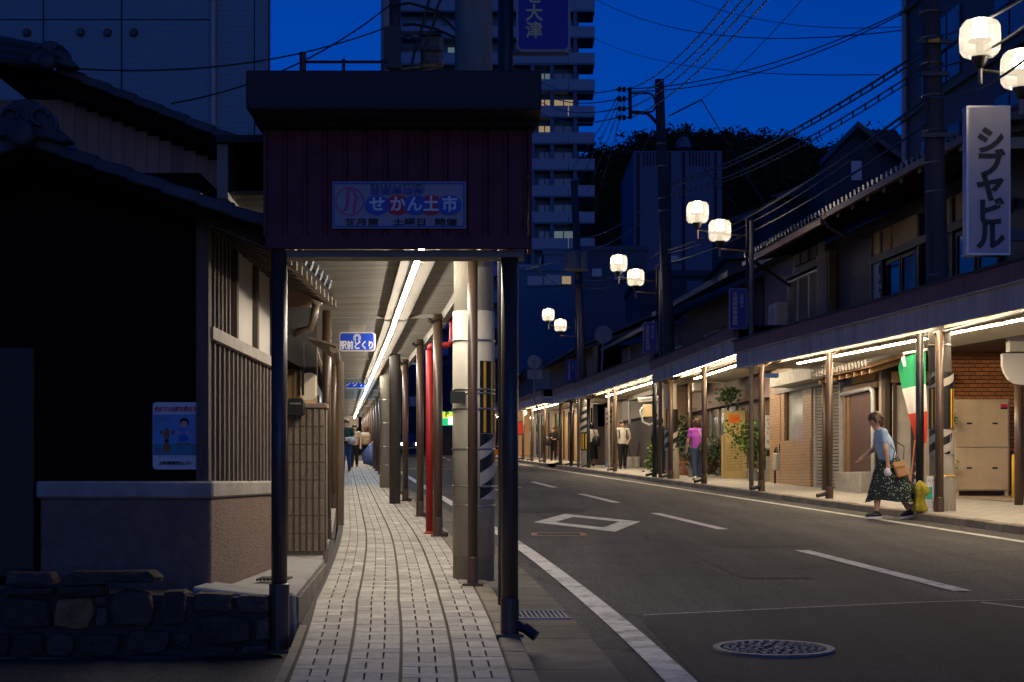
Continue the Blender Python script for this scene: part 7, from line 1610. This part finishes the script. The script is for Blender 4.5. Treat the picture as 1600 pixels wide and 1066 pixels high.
# ================================================================ DISTANCE
# wooded hill
HP = [(700, 300), (880, 262), (925, 232), (965, 222), (1000, 205), (1050, 200), (1110, 203), (1180, 207), (1240, 214), (1275, 226), (1300, 226), (1330, 205), (1380, 215), (1450, 210), (1700, 200)]
D = 420; mb = MB(); n = 120; m_ = 8; vs = []
for j in range(m_+1):
    for i in range(n+1):
        px = -900+i*3600/n; top = lerp(HP, px) if px > 700 else 300+max(0, (700-px))*.12
        z = P(px, top, D).z-6; q = j/m_
        vs.append(((px-800)/2500*D, D-130*(1-q)+random.uniform(-3, 3), 4+(z-4)*(q**.8)+(random.uniform(-1.2, 1.2) if j else 0)))
mb.add(vs, [(j*(n+1)+i, j*(n+1)+i+1, (j+1)*(n+1)+i+1, (j+1)*(n+1)+i) for j in range(m_) for i in range(n)])
mb.build('hill', mat('forest_floor', (.02, .025, .012), .95, .4, .2, .0, spec=.05), kind='structure')
mb = MB(); rnd = random.Random(3)
for k in range(2600):
    px = rnd.uniform(860, 1500); top = lerp(HP, px); q = rnd.random()**2
    c = P(px, top, D); c.y = D-60*q; c.z = c.z-3.5-22*q+rnd.gauss(0, 1.3); r = rnd.uniform(1.6, 3.4)
    for s in range(14):
        d = V(rnd.gauss(0, 1), rnd.gauss(0, 1), abs(rnd.gauss(0, 1))*.9).normalized(); p = c+d*r*rnd.uniform(.6, 1.1); u_ = d.cross(V(rnd.gauss(0, 1), rnd.gauss(0, 1), rnd.gauss(0, 1))).normalized(); w_ = d.cross(u_); L = rnd.uniform(.4, .9)
        mb.add([tuple(p-u_*L), tuple(p+w_*L*.8), tuple(p+u_*L)], [(0, 1, 2)])
tag(mb.build('forest', mat('forest_leaf', (.025, .035, .015), .9, .4, .3, 0, spec=.05)), 'dark wooded ridge against the dusk sky', 'forest', kind='stuff')
# residential tower
D = 177; tx0, tx1 = P(606, 0, D).x, P(898, 0, D).x; bx1 = P(928, 0, D).x; fh = 41*D/2500
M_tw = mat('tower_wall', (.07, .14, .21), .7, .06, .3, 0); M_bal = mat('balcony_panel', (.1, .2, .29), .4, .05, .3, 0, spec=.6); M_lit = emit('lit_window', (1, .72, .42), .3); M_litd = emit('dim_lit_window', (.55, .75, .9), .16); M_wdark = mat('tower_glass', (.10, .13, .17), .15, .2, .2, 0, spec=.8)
t = thing('apartment_tower', 'tall apartment tower with rows of balconies beyond the street', 'building', (0, D, g(D)))
mb = MB(); mb.box(tx0, D, 4, tx1, D+20, 75); mb.build('wall', M_tw, t)
mb = MB(); mb.box(tx1+.01, D+1.2, 4, P(905, 0, D).x, D+18, 75); mb.build('corner_column', M_tw, t)
base = P(0, 433, D).z
for fl_ in range(-7, 13):
    z = base+fl_*fh
    if z < 5: continue
    mb = MB(); mb.box(P(628, 0, D).x if fl_ > 4 else tx0, D-1.6, z-.18, tx1+.2, D, z); s = mb.build('balcony_slab', M_tw, t)
    mb = MB(); mb.box(P(628, 0, D).x if fl_ > 4 else tx0, D-1.66, z, tx1-.8, D-1.58, z+1.15); mb.build('balcony_panel', M_bal, s)
    mb = MB(); mb.box(tx1-.75, D-1.66, z-.18, bx1, D+2.5, z-.02); s = mb.build('corner_slab', M_tw, t)
    mb = MB(); mb.box(tx1-.72, D-1.66, z, bx1, D-1.58, z+1.15); mb.build('corner_panel', M_bal, s)
    mb = MB(); mb.box(bx1-.08, D-1.55, z, bx1, D+2.5, z+1.15); mb.build('side_panel', M_bal, s)
    for px0, px1 in ((640, 662), (668, 690), (700, 722), (842, 860), (866, 895)):
        lit = (fl_, px0) in ((6, 866), (5, 842), (6, 842))
        mb = MB(); a, b_ = P(px0, 0, D).x, P(px1, 0, D).x; mb.box(a, D-.05, z+.25, b_, D-.01, z+2.15)
        w_ = mb.build('window', M_lit if lit else (M_litd if (fl_*7+px0) % 9 == 0 else M_wdark), t)
        mb = MB(); mb.box((a+b_)/2-.06, D-.1, z+.25, (a+b_)/2+.06, D-.06, z+2.15); mb.build('mullion', M_tw, w_)
for px in (832, 862, 898):
    mb = MB(); mb.box(P(px, 0, D).x-.2, D-1.5, 5, P(px, 0, D).x+.2, D-.01, 74); mb.build('pier', M_tw, t)
# slit-walled block on the slope
D = 230; t = thing('slit_walled_block', 'pale windowless block with vertical slits below the wooded ridge', 'building', P(1060, 400, D))
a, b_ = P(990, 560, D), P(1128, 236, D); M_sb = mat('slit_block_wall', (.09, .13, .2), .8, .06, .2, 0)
mb = MB(); mb.box(a.x, D, 5, b_.x, D+25, b_.z); mb.build('wall', M_sb, t)
M_slot = mat('dark_slot', (.03, .03, .04), .9)
for px in list(range(1006, 1028, 5))+list(range(1078, 1112, 5)):
    mb = MB(); p = P(px, 260, D); mb.box(p.x-.1, D-.06, p.z, p.x+.1, D-.01, P(0, 238, D).z); mb.build('slit', M_slot, t)
for px in (997, 1046, 1068, 1118):
    mb = MB(); p = P(px, 390, D); mb.box(p.x-.22, D-.08, p.z-12, p.x+.22, D-.01, P(0, 238, D).z); mb.build('tall_slot', M_slot, t)
mb = MB(); c = P(1068, 232, D+3); mb.lathe([(1.1, 0), (1.1, .8), (.6, 1.6)], c, 12); mb.build('roof_vent', M_sb, t)
# mid distance blocks
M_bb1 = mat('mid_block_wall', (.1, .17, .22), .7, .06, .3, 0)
def block(px0, px1, top, D, m, label, wins=(), depth=12, name='mid_building'):
    t = thing(name, label, 'building', (P((px0+px1)/2, 0, D).x, D, g(D)))
    mb = MB(); mb.box(P(px0, 0, D).x, D, 2, P(px1, 0, D).x, D+depth, P(0, top, D).z); mb.build('wall', m, t)
    mb = MB(); mb.box(P(px0, 0, D).x-.15, D-.15, P(0, top, D).z, P(px1, 0, D).x+.15, D+depth, P(0, top, D).z+.35); mb.build('parapet', m, t)
    for q in wins:
        a, b_ = P(q[0], q[3], D), P(q[2], q[1], D); mb = MB(); mb.box(a.x, D-.06, a.z, b_.x, D-.01, b_.z); w_ = mb.build('window', q[4] if len(q) > 4 else M_wdark, t)
        mb = MB(); mb.box(a.x-.1, D-.12, a.z-.15, b_.x+.1, D-.01, a.z-.02); mb.build('sill', m, w_)
    return t
block(800, 905, 424, 140, M_bb1, 'pale blue lit block below the tower with small windows', ((850, 430, 876, 445), (824, 432, 848, 446), (878, 432, 892, 444, M_lit)))
block(850, 882, 398, 146, M_bb1, 'small pale roof block on top of the block below the tower')
block(908, 1010, 392, 120, mat('grey_mid_wall', (.07, .08, .11), .8, .08, .3, 0), 'plain grey block behind the third pair of lamps', ((925, 420, 940, 432), (960, 425, 975, 437)))
block(1000, 1185, 432, 95, mat('dim_mid_wall', (.06, .055, .07), .8, .08, .3, 0), 'dim mauve block behind the tall utility pole', ((1048, 400, 1060, 408), (1072, 440, 1096, 455)))
block(700, 830, 520, 150, mat('dark_mid_wall', (.06, .06, .08), .8), 'dark low block seen between the posts behind the road', ((720, 540, 740, 560), (760, 540, 780, 560), (800, 545, 815, 560, M_lit)))
block(560, 700, 575, 170, mat('dark_end_wall', (.05, .05, .06), .8), 'dark building closing the far end of the road', ((600, 610, 620, 630, M_lit), (640, 620, 660, 635), (672, 615, 690, 630, M_lit)))
block(440, 600, 600, 108, mat('dark_end_wall2', (.06, .05, .05), .8), 'dark building closing the far end of the left arcade', ((530, 640, 560, 668, M_lit), (572, 650, 590, 690, emit('pink_glow', (1, .3, .35), .5))))
# gabled house on the slope
D = 70; t = thing('hillside_house', 'dark gabled house on the slope behind the townhouse roof', 'house', P(1350, 260, D))
pk, el, er = P(1345, 203, D), P(1285, 268, D), P(1440, 262, D)
mb = MB(); mb.prism([(el.x, el.z-6), (er.x, er.z-6), (er.x, er.z), (P(1400, 0, D).x, pk.z), (pk.x, pk.z), (P(1290, 0, D).x, el.z+.3)], D, D+8); mb.build('wall', mat('hill_house_wall', (.03, .035, .045), .8), t)
mb = MB(); mb.hexa([(P(1336, 0, D).x, D-.6, pk.z+.0), (er.x, D-.6, er.z-.5), (er.x, D+8, er.z-.5), (P(1336, 0, D).x, D+8, pk.z), (P(1336, 0, D).x, D-.6, pk.z+.25), (er.x, D-.6, er.z-.25), (er.x, D+8, er.z-.25), (P(1336, 0, D).x, D+8, pk.z+.25)]); mb.build('roof', M_tile, t)
a, b_ = P(1330, 282, D), P(1346, 252, D); mb = MB(); mb.box(a.x, D-.05, a.z, b_.x, D-.01, b_.z); mb.build('pale_panel', M_wpan, t)
# dark houses below the ridge on the right
for k, (px0, px1, top, D, lab) in enumerate(((1130, 1215, 330, 80, 'dark house roof behind the lamp post on the slope'), (1200, 1300, 290, 75, 'dark house roof behind the communication cables'), (1130, 1260, 380, 64, 'low dark house right behind the mauve wall'))):
    t = thing('slope_house', lab, 'house', P((px0+px1)/2, top, D)); a, b_ = P(px0, top, D), P(px1, top, D); mx = (a.x+b_.x)/2; h = (b_.x-a.x)*.2
    mb = MB(); mb.box(a.x+.2, D, 2, b_.x-.2, D+6, a.z-h); mb.build('wall', mat('slope_wall', (.05, .05, .06), .8), t)
    mb = MB(); mb.prism([(a.x, a.z-h), (b_.x, a.z-h), (mx, a.z)], D-.4, D+6.4); mb.build('roof', M_tile, t)

bpy.data.scenes.remove(WORK)
